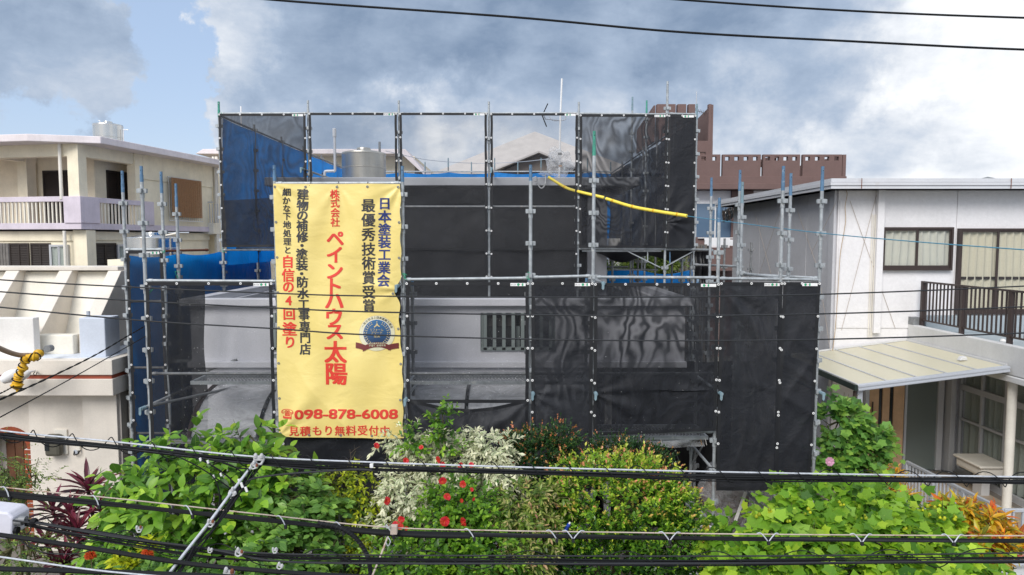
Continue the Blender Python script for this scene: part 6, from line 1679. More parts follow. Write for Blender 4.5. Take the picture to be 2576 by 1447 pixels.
def bundle(name, label, pix, Y, mess_mat, mess_r, strands, strand_r, drop, spread, lash=None, hooks=None, hook_at=(), group='telephone cable bundles', spread_fn=None):
    """messenger strand with a bunch of sheathed cables hanging just below it"""
    base = smooth_path([at(u, v, Y) for u, v in pix], 26)
    t = thing(name, label, 'cable', base[len(base) // 2], group=group)
    MB().tube(base, mess_r, 8).build('messenger_wire', mess_mat, t, smooth=True)
    rr = random.Random(len(label))
    L = 0.0; ls_ = [0.0]
    for i in range(1, len(base)): L += (base[i] - base[i - 1]).length; ls_.append(L)
    for s_ in range(strands):
        a0 = rr.uniform(0, 2 * PI); rad = spread * math.sqrt(rr.uniform(0.05, 1)); w1, w2 = rr.uniform(0.6, 2.2), rr.uniform(-1.4, 1.4)
        ph = rr.uniform(0, 6)
        pts = []
        for i, p in enumerate(base):
            l = ls_[i]; a = a0 + w2 * 0.6 * l + 0.5 * math.sin(w1 * l + ph)
            k = rad * (1 + 0.25 * math.sin(l * 2.3 + ph)) * (spread_fn(i / len(base)) if spread_fn else 1)
            d_ = drop(i / len(base)) if callable(drop) else drop
            pts.append(p + Vector((0, math.cos(a) * k, -d_ + math.sin(a) * k)))
        MB().tube(pts, strand_r * rr.uniform(0.8, 1.15), 7).build('cable', M_black if rr.random() < 0.75 else M_black2, t, smooth=True)
    if lash:
        pitch, lr, rad2 = lash
        pts = []; n = int(L / pitch * 16)
        j = 0
        for i in range(n):
            l = L * i / n
            while j < len(ls_) - 2 and ls_[j + 1] < l: j += 1
            f = (l - ls_[j]) / max(1e-6, ls_[j + 1] - ls_[j]); p = base[j].lerp(base[j + 1], f)
            a = 2 * PI * l / pitch + 0.8 * math.sin(l * 1.3)
            d_ = drop(l / L) if callable(drop) else drop
            pts.append(p + Vector((0, math.cos(a) * rad2, -d_ * 0.62 + math.sin(a) * rad2 * 1.15)))
        MB().tube(pts, lr, 5).build('lashing_wire', M_black, t, smooth=True)
    for (u, v) in hook_at:
        i = min(range(len(base)), key=lambda k: abs(proj(np.array(base[k]))[0] - u)); p = base[i]
        d_ = drop(i / len(base)) if callable(drop) else drop
        h_ = Vector((0.055, -0.03, -d_ - 0.012))
        m = MB(); m.tube(smooth_path([p + Vector((-0.075, 0, 0.006)), p + Vector((-0.05, -0.008, 0.012)), p + Vector((-0.02, -0.02, -0.018)), p + Vector((0.0, -0.03, -d_ - 0.01))], 5), 0.0045, 6)
        if v: m.tube(smooth_path([p + Vector((0.085, 0, 0.004)), p + Vector((0.06, -0.008, 0.01)), p + Vector((0.03, -0.02, -0.012)), p + Vector((0.0, -0.03, -d_ - 0.01))], 5), 0.0045, 6)
        ho = m.build('hanger', M_zinc, t, smooth=True)
        c_ = p + Vector((0.0, -0.03, -d_ - 0.012)); MB().box(c_.x - 0.008, c_.x + 0.012, c_.y - 0.008, c_.y + 0.012, c_.z - 0.018, c_.z + 0.012).build('clip', M_black2, ho, bev=0.002)
    return t, base
B1 = [(-500, 1015), (0, 1083), (283, 1111), (629, 1148), (934, 1163), (1258, 1174), (1530, 1181), (1887, 1189), (2240, 1195), (2576, 1200), (3100, 1206)]
b1, b1p = bundle('cable_bundle', 'uppermost fat bundle of lashed black cables under a white messenger wire', B1, 4.6, M_zinc, 0.0060, 13, 0.0046,
    lambda f: 0.040 - 0.010 * f, 0.027, lash=(0.26, 0.0036, 0.044), spread_fn=lambda f: 1.15 - 0.5 * abs(math.sin(f * 9)))
B2 = [(-500, 1165), (0, 1225), (300, 1255), (629, 1291), (967, 1326), (1258, 1335), (1530, 1339), (1887, 1344), (2576, 1348), (3100, 1345)]
b2, b2p = bundle('cable_bundle', 'second bundle of thick black cables hung by small hooks from a rusty wire', B2, 4.9, M_rust, 0.0048, 6, 0.0102,
    lambda f: 0.055 - 0.018 * min(1, f * 1.6), 0.020, hook_at=[(u, k) for u, k in ((25, 0), (255, 0), (490, 0), (715, 0), (860, 0), (985, 0), (1190, 0), (1400, 0), (1440, 1), (1682, 1), (1925, 1), (2165, 1), (2395, 1), (2660, 1))], spread_fn=lambda f: 1.1 - 0.7 * f)
B3 = [(60, 1306), (160, 1325), (255, 1341), (481, 1376), (692, 1393), (1000, 1397), (1195, 1398), (1887, 1399), (2576, 1391), (3100, 1380)]
b3, b3p = bundle('cable_bundle', 'third loose bundle of thin black and grey cables leaving the white closure box', B3, 4.3, M_black2, 0.0052, 9, 0.0042,
    lambda f: 0.022 + 0.022 * min(1, f * 3), 0.034, lash=(0.62, 0.0034, 0.050), spread_fn=lambda f: 0.6 + 0.8 * math.sin(PI * min(1, f * 1.5)) ** 2)
B4 = [(-300, 1310), (0, 1346), (226, 1379), (467, 1417), (692, 1438), (870, 1449), (1300, 1470)]
b4 = wire('thick_cable', B4, 4.1, 0.0145, M_black, 'single thick black conduit crossing the lower left corner', cat='cable')
wire('thick_cable', [(-300, 1418), (0, 1431), (300, 1440), (585, 1452), (900, 1470)], 4.0, 0.016, M_black, 'thick black cable along the bottom edge at the left', cat='cable')
wire('grey_wire', [(-300, 1360), (0, 1401), (212, 1431), (368, 1447), (700, 1475)], 3.9, 0.0052, M_zinc, 'pale grey strand wire in the lower left corner', cat='wire')
# spans of grey cable just under the third bundle
wire('grey_cable', [(-60, 1300), (100, 1318), (300, 1352), (520, 1380), (700, 1412), (1000, 1418), (1195, 1418), (1887, 1417), (2576, 1410), (3100, 1400)], 4.25, 0.0065, M_black2, 'smooth grey black cable running flat along the bottom of the view', cat='cable')
# diagonal crossing strand with its cables and clamps
DG = [(655, 1150), (642, 1165), (590, 1232), (532, 1310), (478, 1378), (425, 1447), (370, 1520)]
DY = [4.6, 4.58, 4.45, 4.3, 4.2, 4.1, 4.0]
dg = thing('crossing_cable', 'white strand slanting down to the left with black cables lashed beneath', 'cable', at(532, 1310, 4.3))
dp_ = smooth_path([at(u, v, y) for (u, v), y in zip(DG, DY)], 14)
MB().tube([p + Vector((0, -0.03, 0.004)) for p in dp_], 0.0095, 8).build('messenger_wire', M_zinc, dg, smooth=True)
rr = random.Random(4)
for k in range(7):
    a0, w_ = rr.uniform(0, 6), rr.uniform(1, 3)
    pts = [p + Vector((0.028 + 0.016 * math.cos(a0 + w_ * i * 0.08), 0.02 * math.sin(a0 + i * 0.1), -0.012 + 0.012 * math.sin(a0 + w_ * i * 0.06))) for i, p in enumerate(dp_) if i > 3]
    MB().tube(pts, 0.0048, 6).build('cable', M_black, dg, smooth=True)
def fitting(parent, u, v, Y, s=1.0, rust=False, rot=0.0):
    """small cast clamp: body plate, two bolts with domed nuts, a hook ear"""
    c = at(u, v, Y); q = Matrix.Rotation(rot, 3, 'Y'); s = s * 0.8
    def T(x, y, z): return c + q @ Vector((x, y, z)) * s
    m = MB(); m.beam(T(-0.035, -0.02, 0), T(0.035, -0.02, 0), 0.024 * s, 0.03 * s)
    m.tube([T(-0.03, -0.02, -0.012), T(-0.012, -0.03, -0.04), T(0.015, -0.03, -0.038), T(0.03, -0.02, -0.008)], 0.009 * s, 8)
    o = m.build('clamp', M_fitting, parent, bev=0.003)
    for x in (-0.02, 0.02): 
        n = MB(); n.lathe(T(x, -0.03, 0.012), [(0.013 * s, -0.006 * s), (0.013 * s, 0.01 * s), (0.008 * s, 0.02 * s), (0.001, 0.024 * s)], 8); n.build('bolt', M_rustd if rust and x > 0 else M_fitting, o)
    return o
fitting(dg, 655, 1150, 4.58, 1.3); fitting(dg, 643, 1168, 4.55, 0.9, True, 0.8); fitting(dg, 589, 1236, 4.43, 0.9, False, 0.9); fitting(dg, 533, 1312, 4.28, 0.85, True, 0.2)
for (u, v) in ((606, 1214), (617, 1225), (582, 1252)):
    m = MB(); P = at(u, v, 4.42); m.beam(P, P + Vector((0.012, 0, -0.035)), 0.016, 0.008, up=Vector((0, 1, 0))); m.build('wire_tag', M_whitepvc, dg, bev=0.002)
for k, (u, v, Y, s_) in enumerate(((353, 1357 - 30, 4.28, 0.75), (806 - 0, 1349 + 32, 4.25, 0.6), (880, 1385, 4.22, 0.9), (968, 1381, 4.25, 0.65), (835, 1436, 4.1, 1.2), (962, 1420, 4.1, 0.7))):
    fitting(b3, u - (275 if k in (1, 2, 3) else 255 if k > 3 else 0), v, Y, s_, k % 2 == 0, 0.3 * (k % 3))
# loops of thin drop cable feeding the crossing strand
lp = thing('drop_cable_loops', 'thin black drop cables looping between the top bundle and the slanting strand', 'cable', at(560, 1200, 4.55))
for (pp, y) in ((((425, 1138), (500, 1175), (560, 1215), (600, 1245), (608, 1262)), 4.5), (((500, 1148), (545, 1180), (575, 1200), (590, 1225), (590, 1242)), 4.52), (((520, 1155), (575, 1168), (610, 1190), (615, 1205), (600, 1235)), 4.5), (((560, 1165), (600, 1178), (625, 1180), (622, 1200), (612, 1215)), 4.5), (((528, 1190), (545, 1215), (553, 1250), (550, 1275), (548, 1300)), 4.4), (((470, 1142), (540, 1175), (590, 1215), (597, 1232), (592, 1250)), 4.48)):
    MB().tube(smooth_path([at(u, v, y) for u, v in pp], 8), 0.0048, 6).build('cable', M_black, lp, smooth=True)
for (u, v) in ((503, 1152), (522, 1158), (536, 1195), (555, 1190), (600, 1205), (585, 1225)): 
    P = at(u, v, 4.48); MB().beam(P, P + Vector((0.006, 0, -0.022)), 0.013, 0.012, up=Vector((0, 1, 0))).build('wire_tag', M_whitepvc, lp, bev=0.002)
wire('drop_cable', [(560, 1260), (600, 1228), (629, 1207), (680, 1197), (751, 1190), (830, 1185), (903, 1181), (935, 1184)], 4.5, 0.0066, M_black2, 'grey black drop cable curving from the slanting strand up to the top bundle', cat='cable')
MB().box(at(930, 1174, 4.53).x, at(938, 1174, 4.53).x, 4.53, 4.55, at(930, 1181, 4.5).z, at(930, 1172, 4.5).z).build('wire_tag', M_whitepvc, b1)
# thick spiral-wrapped conduit dropping from the second bundle
cd = thing('conduit_drop', 'thick spiral wrapped black conduit curving down from the second cable bundle', 'conduit', at(900, 1350, 4.85))
cp = smooth_path([at(u, v, 4.86) for u, v in ((800, 1316), (850, 1326), (885, 1345), (912, 1375), (928, 1410), (932, 1450), (930, 1500))], 10)
MB().tube(cp, 0.0155, 10).build('conduit', M_black, cd, smooth=True)
pts = []
for i in range(len(cp) * 6):
    f = i / 6; j = min(int(f), len(cp) - 2); p = cp[j].lerp(cp[j + 1], f - j); d = (cp[j + 1] - cp[j]).normalized()
    sx = d.cross(Vector((0, 1, 0))).normalized(); sy = sx.cross(d)
    a = i * 0.42; pts.append(p + (sx * math.cos(a) + sy * math.sin(a)) * 0.016)
MB().tube(pts, 0.003, 4).build('spiral', M_black2, cd, smooth=True)
sp_ = [p for p in b2p if 860 < proj(np.array(p))[0] < 1190]
MB().tube([p + Vector((0, -0.008, -0.045)) for p in sp_], 0.017, 10).build('cable_sleeve', M_black, b2, smooth=True)
# rusty guy strand with bracket
gy = thing('rusty_guy', 'rusty guy strand dropping from a grey bracket on the second cable bundle', 'guy wire', at(975, 1330, 4.8))
MB().tube([at(975, 1352, 4.82), at(956, 1402, 4.72), at(936, 1450, 4.6), at(915, 1500, 4.5)], 0.0068, 8).build('strand', M_rust, gy, smooth=True)
MB().box(at(966, 1, 4.85).x, at(984, 1, 4.85).x, 4.83, 4.87, at(1, 1343, 4.85).z, at(1, 1321, 4.85).z).build('bracket', M_rust, gy, bev=0.004)
fitting(gy, 976, 1322, 4.82, 0.5, True)
MB().tube(smooth_path([at(975, 1350, 4.78), at(982, 1362, 4.77), at(976, 1374, 4.77), at(970, 1362, 4.77)], 4), 0.0035, 5).build('loop', M_zinc, gy, smooth=True)
# white closure box at the lower left
cx_ = thing('cable_closure', 'pale lilac cable closure box with grey end clamps at the left edge', 'closure box', at(20, 1312, 4.3))
a = at(-95, 1262, 4.22); b_ = at(50, 1345, 4.36)
bp = lambda u, v: (at(u, v, 4.3).x, at(u, v, 4.3).z)
m = MB(); m.prism([bp(-110, 1266), bp(36, 1281), bp(49, 1294), bp(46, 1338), bp(30, 1347), bp(-110, 1340)], 4.24, 4.40)
m.build('case', surf('lilac_white_plastic', (0.66, 0.66, 0.74), rough=0.4, bump=0), cx_, bev=0.012)
for (u0, u1, v0, v1, mm) in ((40, 58, 1302, 1322, M_galvd), (50, 66, 1298, 1316, M_galvd), (30, 46, 1325, 1343, M_black)):
    pa, pb = at(u0, (v0 + v1) / 2, 4.27), at(u1, (v0 + v1) / 2, 4.27); MB().tube([pa, pb], (v1 - v0) / 2 * 4.27 / F, 12).build('end_cap', mm, cx_, smooth=True)
for pp in (((64, 1305), (85, 1310), (120, 1322), (190, 1332)), ((64, 1310), (78, 1330), (66, 1352), (80, 1372), (130, 1378)), ((60, 1312), (90, 1322), (150, 1336), (240, 1350)), ((40, 1340), (60, 1366), (110, 1390), (200, 1392), (260, 1372))):
    MB().tube(smooth_path([at(u, v, 4.26) for u, v in pp], 8), 0.0035, 5).build('lead', M_black2, cx_, smooth=True)
MB().lathe(at(85, 1312, 4.26), [(0.02, -0.015), (0.024, 0), (0.02, 0.015)], 10, axis=Vector((1, 0, -0.2)).normalized()).build('tape_wrap', M_black, cx_)
# tan service conduit wrapped in yellow at the white house
yv = thing('service_conduit', 'tan service conduit with a drooping yellow wrapping tied in black cord', 'conduit', at(90, 895, 10.3))
tpth = smooth_path([at(-160, 790, 8.4), at(-60, 845, 9.2), at(0, 877, 9.8), at(46, 893, 10.15), at(90, 894, 10.4)], 8)
MB().tube(tpth, [0.038] * len(tpth), 10).build('conduit', M_tan, yv, smooth=True)
MB().tube([p + Vector((0, -0.03, 0.025)) for p in tpth], 0.02, 8).build('conduit', M_tan, yv, smooth=True)
ywp = [at(98, 886, 10.35), at(92, 898, 10.25), at(70, 900, 10.2), at(61, 912, 10.2), at(56, 930, 10.2), at(46, 948, 10.2), at(43, 965, 10.2), at(44, 985, 10.2)]
ywpp = smooth_path(ywp, 6); k = len(ywpp)
MB().tube(ywpp, [(0.055 + 0.02 * math.sin(i * 0.9) * (i % 3 != 0)) * (1.0 if i < k * 0.75 else 1.25) * (0.35 if i > k - 3 else 1) for i in range(k)], 12).build('wrapping', M_yellowwrap, yv, smooth=True)
pts = []
for i in range(k * 5 - 6):
    f = i / 5; j = min(int(f), k - 2); p = ywpp[j].lerp(ywpp[j + 1], f - j); d = (ywpp[j + 1] - ywpp[j]).normalized()
    sx = d.cross(Vector((0, 1, 0))).normalized(); sy = sx.cross(d); a = i * 0.17 * 1.3; rad = 0.062 * (1 if i < k * 3.7 else 1.2)
    pts.append(p + (sx * math.cos(a) + sy * math.sin(a)) * rad)
MB().tube(pts, 0.009, 5).build('cord', M_black, yv, smooth=True)
MB().tube([at(118, 878, 10.72), at(118, 878, 10.72) + Vector((0, 0.1, 0))], 0.055, 14).build('sleeve_end', M_galvd, yv)
# white twin spotlights
spw = thing('spotlights', 'pair of white spotlights on arms below the yellow wrapping', 'lamp', at(110, 940, 10.7))
for (u, v, s_) in ((27, 946, 1.25), (60, 944, 0.9)):
    c = at(u, v, 10.45); MB().lathe(c, [(0.001, -0.12 * s_), (0.05 * s_, -0.1 * s_), (0.075 * s_, -0.03 * s_), (0.07 * s_, 0.04 * s_), (0.035 * s_, 0.1 * s_), (0.001, 0.115 * s_)], 16, axis=Vector((0.75, 0.3, 0.45)).normalized()).build('lamp_head', M_whitepvc, spw, smooth=True)
    MB().tube([c + Vector((0.06, 0.03, 0.04)), at(88 if s_ < 1 else 62, 933, 10.72)], 0.016, 8).build('arm', M_whitepvc, spw, smooth=True)
MB().tube(smooth_path([at(88, 936, 10.7), at(84, 941, 10.66), at(90, 944, 10.66), at(93, 937, 10.68)], 4), 0.006, 5).build('cable_coil', M_black, spw, smooth=True)
# ================================================================== PLANTS
def leaf_template(kind, w=0.5, fold=0.22, droop=0.25):
    """unit length leaf: base at the origin, tip along +Y, upper side +Z; returns verts, faces, rim value per vertex"""
    V, Fc, rim = [], [], []
    if kind == 'maple':
        # five pointed lobes round a palm
        angs = []
        lob = [(-150, 0.42), (-118, 0.66), (-92, 0.54), (-58, 0.82), (-30, 0.66), (0, 1.0), (30, 0.66), (58, 0.82), (92, 0.54), (118, 0.66), (150, 0.42)]
        V = [(0, 0.36, 0.0)]; rim = [0]
        for a, r in lob:
            x, y = math.sin(R(a)) * r * 0.62, 0.36 + math.cos(R(a)) * r * 0.62
            V.append((x * w * 2, y, -0.10 * r * r * (1.6 if r > 0.6 else 0.6) + 0.05)); rim.append(1)
        V.append((0, 0.14, 0.02)); rim.append(0.5)
        n = len(lob)
        for i in range(n - 1): Fc.append((0, i + 1, i + 2))
        Fc.append((0, n, n + 1)); Fc.append((0, n + 1, 1))
        V.append((-0.006, -0.35, -0.05)); V.append((0.006, -0.35, -0.05)); rim += [0, 0]; Fc.append((n + 1, n + 2, n + 3))
        return V, [tuple(reversed(f)) for f in Fc], rim
    prof = {'ovate': [(0.0, 0.02), (0.18, 0.62), (0.42, 1.0), (0.7, 0.78), (0.9, 0.3), (1.0, 0.0)],
            'lance': [(0.0, 0.03), (0.2, 0.62), (0.45, 1.0), (0.75, 0.6), (1.0, 0.0)],
            'oval': [(0.0, 0.1), (0.3, 0.9), (0.65, 1.0), (1.0, 0.0)],
            'strap': [(0.0, 0.30), (0.15, 0.55), (0.35, 0.95), (0.55, 1.0), (0.78, 0.66), (1.0, 0.0)]}[kind]
    for t, ww in prof:
        z = -droop * t * t; x = ww * w / 2
        V += [(-x, t, z + fold * x), (0, t, z), (x, t, z + fold * x)]; rim += [1, 0, 1]
    for i in range(len(prof) - 1):
        a = i * 3
        if i == len(prof) - 2:
            Fc += [(a, a + 1, a + 4), (a + 1, a + 2, a + 4)]
        else:
            Fc += [(a, a + 1, a + 4, a + 3), (a + 1, a + 2, a + 5, a + 4)]
    return V, Fc, rim

def leaf_mat(name, ramp, rim_col=None, rim_lo=0.5, rim_amt=1.0, gloss=0.35, transl=0.35, var=0.36, vein=None, blotch=None, tcol=1.5):
    """tint attribute 0..1 picks a colour along ramp; rim attribute 1 at the margin"""
    g = NG(name)
    at_ = g.n('ShaderNodeAttribute', attribute_name='tint'); ar = g.n('ShaderNodeAttribute', attribute_name='rim')
    oi = g.n('ShaderNodeObjectInfo'); ge = g.n('ShaderNodeNewGeometry')
    rnd = g.math('FRACT', g.math('ADD', oi.outputs['Random'], ge.outputs['Random Per Island']))
    cr = g.n('ShaderNodeValToRGB'); els = cr.color_ramp.elements
    while len(els) < len(ramp): els.new(0.5)
    for e, (p, c) in zip(els, ramp): e.position = p; e.color = (*c, 1)
    t = g.math('ADD', at_.outputs['Fac'], g.math('MULTIPLY', g.math('SUBTRACT', rnd, 0.5), 0.18), clamp=True)
    g.l(t, cr.inputs[0]); c = cr.outputs[0]
    hv = g.n('ShaderNodeHueSaturation'); g.l(c, hv.inputs['Color'])
    g.l(g.rng(rnd, 0, 1, 1 - var, 1 + var), hv.inputs['Value']); g.l(g.rng(rnd, 0, 1, 0.51, 0.49), hv.inputs['Hue']); c = hv.outputs[0]
    if blotch:
        n = g.noise(g.pos(), blotch[1], 3, 0.6); c = g.mix(g.math('MULTIPLY', g.rng(n, blotch[2], blotch[2] + 0.06), blotch[3]), c, blotch[0])
    if rim_col: c = g.mix(g.math('MULTIPLY', g.rng(ar.outputs['Fac'], rim_lo, min(1, rim_lo + 0.25)), rim_amt), c, rim_col)
    if vein: c = g.mix(g.rng(ar.outputs['Fac'], 0.10, 0.0, 0, 0.7), c, vein)
    p = g.princ(Base_Color=c, Roughness=gloss); p.inputs['Specular IOR Level'].default_value = 0.4
    tr = g.n('ShaderNodeBsdfTranslucent'); hs2 = g.n('ShaderNodeHueSaturation'); g.l(c, hs2.inputs['Color']); hs2.inputs['Value'].default_value = tcol; hs2.inputs['Saturation'].default_value = 0.95; hs2.inputs['Hue'].default_value = 0.49
    g.l(hs2.outputs[0], tr.inputs[0])
    m = g.n('ShaderNodeMixShader'); m.inputs[0].default_value = transl
    g.l(p.outputs[0], m.inputs[1]); g.l(tr.outputs[0], m.inputs[2]); return g.done(m.outputs[0])

def add_attrs(me, tint, rim):
    for nm, arr in (('tint', tint), ('rim', rim)):
        a = me.attributes.new(nm, 'FLOAT', 'POINT'); a.data.foreach_set('value', np.asarray(arr, np.float32))
def frames(d, nrm):
    """rotation matrices whose columns are x, y (along d), z (close to nrm)"""
    y = d / np.linalg.norm(d, axis=1, keepdims=True)
    x = np.cross(y, nrm); l = np.linalg.norm(x, axis=1, keepdims=True); l[l < 1e-5] = 1; x = x / l
    z = np.cross(x, y)
    return np.stack([x, y, z], axis=2)
def unit(v): return v / np.maximum(1e-9, np.linalg.norm(v, axis=-1, keepdims=True))

def plant_finish(t, tmpl, mat, P, M, Sz, T, leafname='leaf', n_parts=280, nq=5):
    """the leaves that show largest become parts, all others one foliage part"""
    V, Fc, rim = tmpl
    V = np.array(V); rim = np.array(rim)
    u, v, d = proj(P + M[:, :, 1] * (Sz * 0.5)[:, None])
    inside = (u > -10) & (u < 2586) & (v > -10) & (v < 1457) & (d > 0.1)
    # nearness to the camera inside its own patch of the picture: leaves in front of others come first
    cell = np.floor(u / 14).astype(int) * 10000 + np.floor(v / 14).astype(int)
    order = np.lexsort((d, cell)); first = np.zeros(len(P), bool)
    c_s = cell[order]; isf = np.ones(len(P), bool); isf[1:] = c_s[1:] != c_s[:-1]; first[order[isf]] = True
    score = Sz / d + 0.5 * (first & inside) + 0.2 * inside
    score += 0.02 * RNG.random(len(P))
    idx = np.argsort(-score)
    part = idx[:n_parts] if len(P) > 300 else idx
    part = part[inside[part]]
    rest = np.setdiff1d(np.arange(len(P)), part)
    meshes = []
    L = np.array(t.location)
    for q in range(nq):
        me = bpy.data.meshes.new(leafname); me.from_pydata([tuple(x) for x in V], [], Fc); me.materials.append(mat)
        me.polygons.foreach_set('use_smooth', [True] * len(me.polygons))
        add_attrs(me, np.full(len(V), (q + 0.5) / nq), rim); meshes.append(me)
    for i in part:
        o = bpy.data.objects.new(leafname, meshes[min(nq - 1, int(T[i] * nq))]); COL.objects.link(o); o.parent = t
        mm = Matrix([[*(M[i][r] * Sz[i]), 0] for r in range(3)] + [[0, 0, 0, 1]]); mm.translation = Vector(P[i] - L)
        o.matrix_basis = mm
    if len(rest):
        W = np.einsum('nij,vj->nvi', M[rest] * Sz[rest][:, None, None], V) + (P[rest] - L)[:, None, :]
        nV = len(V); W = W.reshape(-1, 3)
        me = bpy.data.meshes.new('foliage')
        loops = np.concatenate([np.array(f) for f in Fc]); lens = np.array([len(f) for f in Fc])
        nr = len(rest)
        li = (loops[None, :] + (np.arange(nr) * nV)[:, None]).reshape(-1)
        me.vertices.add(len(W)); me.vertices.foreach_set('co', W.reshape(-1).astype(np.float32))
        me.loops.add(len(li)); me.loops.foreach_set('vertex_index', li.astype(np.int32))
        ll = np.tile(lens, nr); st = np.concatenate([[0], np.cumsum(ll)[:-1]])
        me.polygons.add(len(ll)); me.polygons.foreach_set('loop_start', st.astype(np.int32)); me.polygons.foreach_set('loop_total', ll.astype(np.int32))
        me.polygons.foreach_set('use_smooth', np.ones(len(ll), bool))
        me.update(calc_edges=True); me.validate()
        me.materials.append(mat); add_attrs(me, np.repeat(T[rest], nV), np.tile(rim, nr))
        o = bpy.data.objects.new('foliage', me); COL.objects.link(o); o.parent = t; o['kind'] = 'stuff'
    return t
NLEAF = 0
def shrub(name, label, cat, blobs, tmpl, mat, shoots, per, size, shoot_len, mode='whorl', group=None, up=0.5, droop=0.2, base=None, tint_fn=None, inner=0.45, spread=0.9, stems=True, seed=1, jit=0.35, extra=None, nrm_up=1.0, leafname='leaf', keep=0.25, stemmat=None, face=0.35):
    """crown of leafy shoots over several lumps. blobs: (u, v, Y, ru, rv, ry) in picture units / metres"""
    global NLEAF
    rg = np.random.default_rng(seed)
    C = [at(u, v, Y) for (u, v, Y, ru, rv, ry) in blobs]
    Rr = [(ru * Y / F, ry, rv * Y / F) for (u, v, Y, ru, rv, ry) in blobs]
    vol = np.array([a * c for a, b_, c in Rr]); vol = vol / vol.sum()
    cc = np.average(np.array([list(c) for c in C]), axis=0, weights=vol)
    gx, gy = (base if base else (cc[0], cc[1]))
    t = thing(name, label, cat, (gx, gy, 0.0), group=group)
    pos, dirs = [], []
    for k, w_ in enumerate(vol):
        n = int(shoots * w_ * 1.6) + 4
        d = unit(rg.normal(size=(n, 3))); d[:, 1] = np.where(rg.random(n) < 0.72, -np.abs(d[:, 1]), d[:, 1])
        rad = inner + (1 - inner) * rg.random(n) ** 0.45
        # uneven outline
        bump_ = 1 + 0.22 * np.array([noise.noise(Vector(x) * 2.3 + Vector((k * 7 + seed, 0, 0))) for x in d])
        p = np.array(C[k]) + d * np.array(Rr[k]) * (rad * bump_)[:, None]
        dd = unit(d * (1, 1, 0.7) + np.array([0, 0, up]) + np.array([0, -face, 0]) + rg.normal(size=(n, 3)) * jit)
        pos.append(p); dirs.append(dd)
    pos = np.concatenate(pos); dirs = np.concatenate(dirs)
    ok = pos[:, 2] > 0.05; pos, dirs = pos[ok], dirs[ok]
    # drop shoots buried deep inside another lump
    dep = np.zeros(len(pos))
    for c, r in zip(C, Rr): dep += (np.sum(((pos - np.array(c)) / np.array(r)) ** 2, axis=1) < keep)
    pos, dirs = pos[dep == 0], dirs[dep == 0]
    nS = len(pos)
    sl = shoot_len * rg.uniform(0.6, 1.35, nS)
    P, D, N_, Sz, T = [], [], [], [], []
    ref = unit(np.cross(dirs, np.array([0.3, 0.2, 1.0]))); bi = np.cross(dirs, ref)
    hue = rg.random(nS)
    for j in range(per):
        f = (j + 0.5) / per
        if mode == 'whorl': a = j * 2.4 + rg.uniform(0, 6.28, nS) * 0.15 + hue * 6.28
        elif mode == 'pinnate': a = (j % 2) * PI + rg.normal(size=nS) * 0.25
        else: a = (j % 2) * PI + (j // 2) * (PI / 2) + rg.normal(size=nS) * 0.2 + hue * 6.28
        rd = ref * np.cos(a)[:, None] + bi * np.sin(a)[:, None]
        bendp = np.array([0, 0, -droop]) * (f ** 2)
        p = pos + dirs * (sl * f)[:, None] + bendp * sl[:, None]
        ang = spread * (1.15 - 0.75 * f)
        d = dirs * math.cos(ang) + rd * math.sin(ang) + np.array([0, 0, -droop * 0.6]) + rg.normal(size=(nS, 3)) * 0.16
        nr = dirs * 0.55 + np.array([0, -0.15, nrm_up]) - rd * 0.1 + rg.normal(size=(nS, 3)) * 0.28
        s_ = size * rg.uniform(0.5, 1.25, nS) * (1.0 - 0.35 * f if mode != 'pinnate' else 0.9)
        P.append(p); D.append(d); N_.append(nr); Sz.append(s_)
        T.append(tint_fn(f, hue, p, rg) if tint_fn else np.clip(0.25 + 0.5 * f + 0.3 * (hue - 0.5), 0, 1))
    P, D, N_, Sz, T = map(np.concatenate, (P, D, N_, Sz, T))
    M = frames(D, N_)
    # petiole offset keeps leaves apart
    NLEAF += len(P)
    plant_finish(t, tmpl, mat, P, M, Sz, np.clip(T, 0, 0.999))
    if stems:
        m = MB(); root = Vector((gx, gy, 0.0)); sel = rg.choice(nS, min(nS, 90), replace=False)
        top = Vector(cc); top.z = max(0.4, cc[2] * 0.45)
        for k in range(4):
            q = root + Vector((rg.uniform(-.3, .3), rg.uniform(-.2, .2), 0)); e = Vector(C[int(rg.integers(len(C)))])
            m.tube(smooth_path([q, q.lerp(e, 0.4) + Vector((rg.uniform(-.15, .15), rg.uniform(-.1, .1), 0.1)), e], 5), [0.035 - 0.02 * i / 10 for i in range(11)], 7)
        for i in sel:
            e = Vector(pos[i]); kk = min(range(len(C)), key=lambda q: (Vector(C[q]) - e).length); c = Vector(C[kk])
            mid = c.lerp(e, 0.5) + Vector((0, 0, -0.08)); tip = e + Vector(dirs[i]) * float(sl[i]) * 0.9
            m.tube([c, mid, e, tip], [0.012, 0.008, 0.005, 0.0025], 5)
        m.build('branches', stemmat or M_twig, t, smooth=True)
    return t, pos, dirs, sl
GR = lambda *c: c
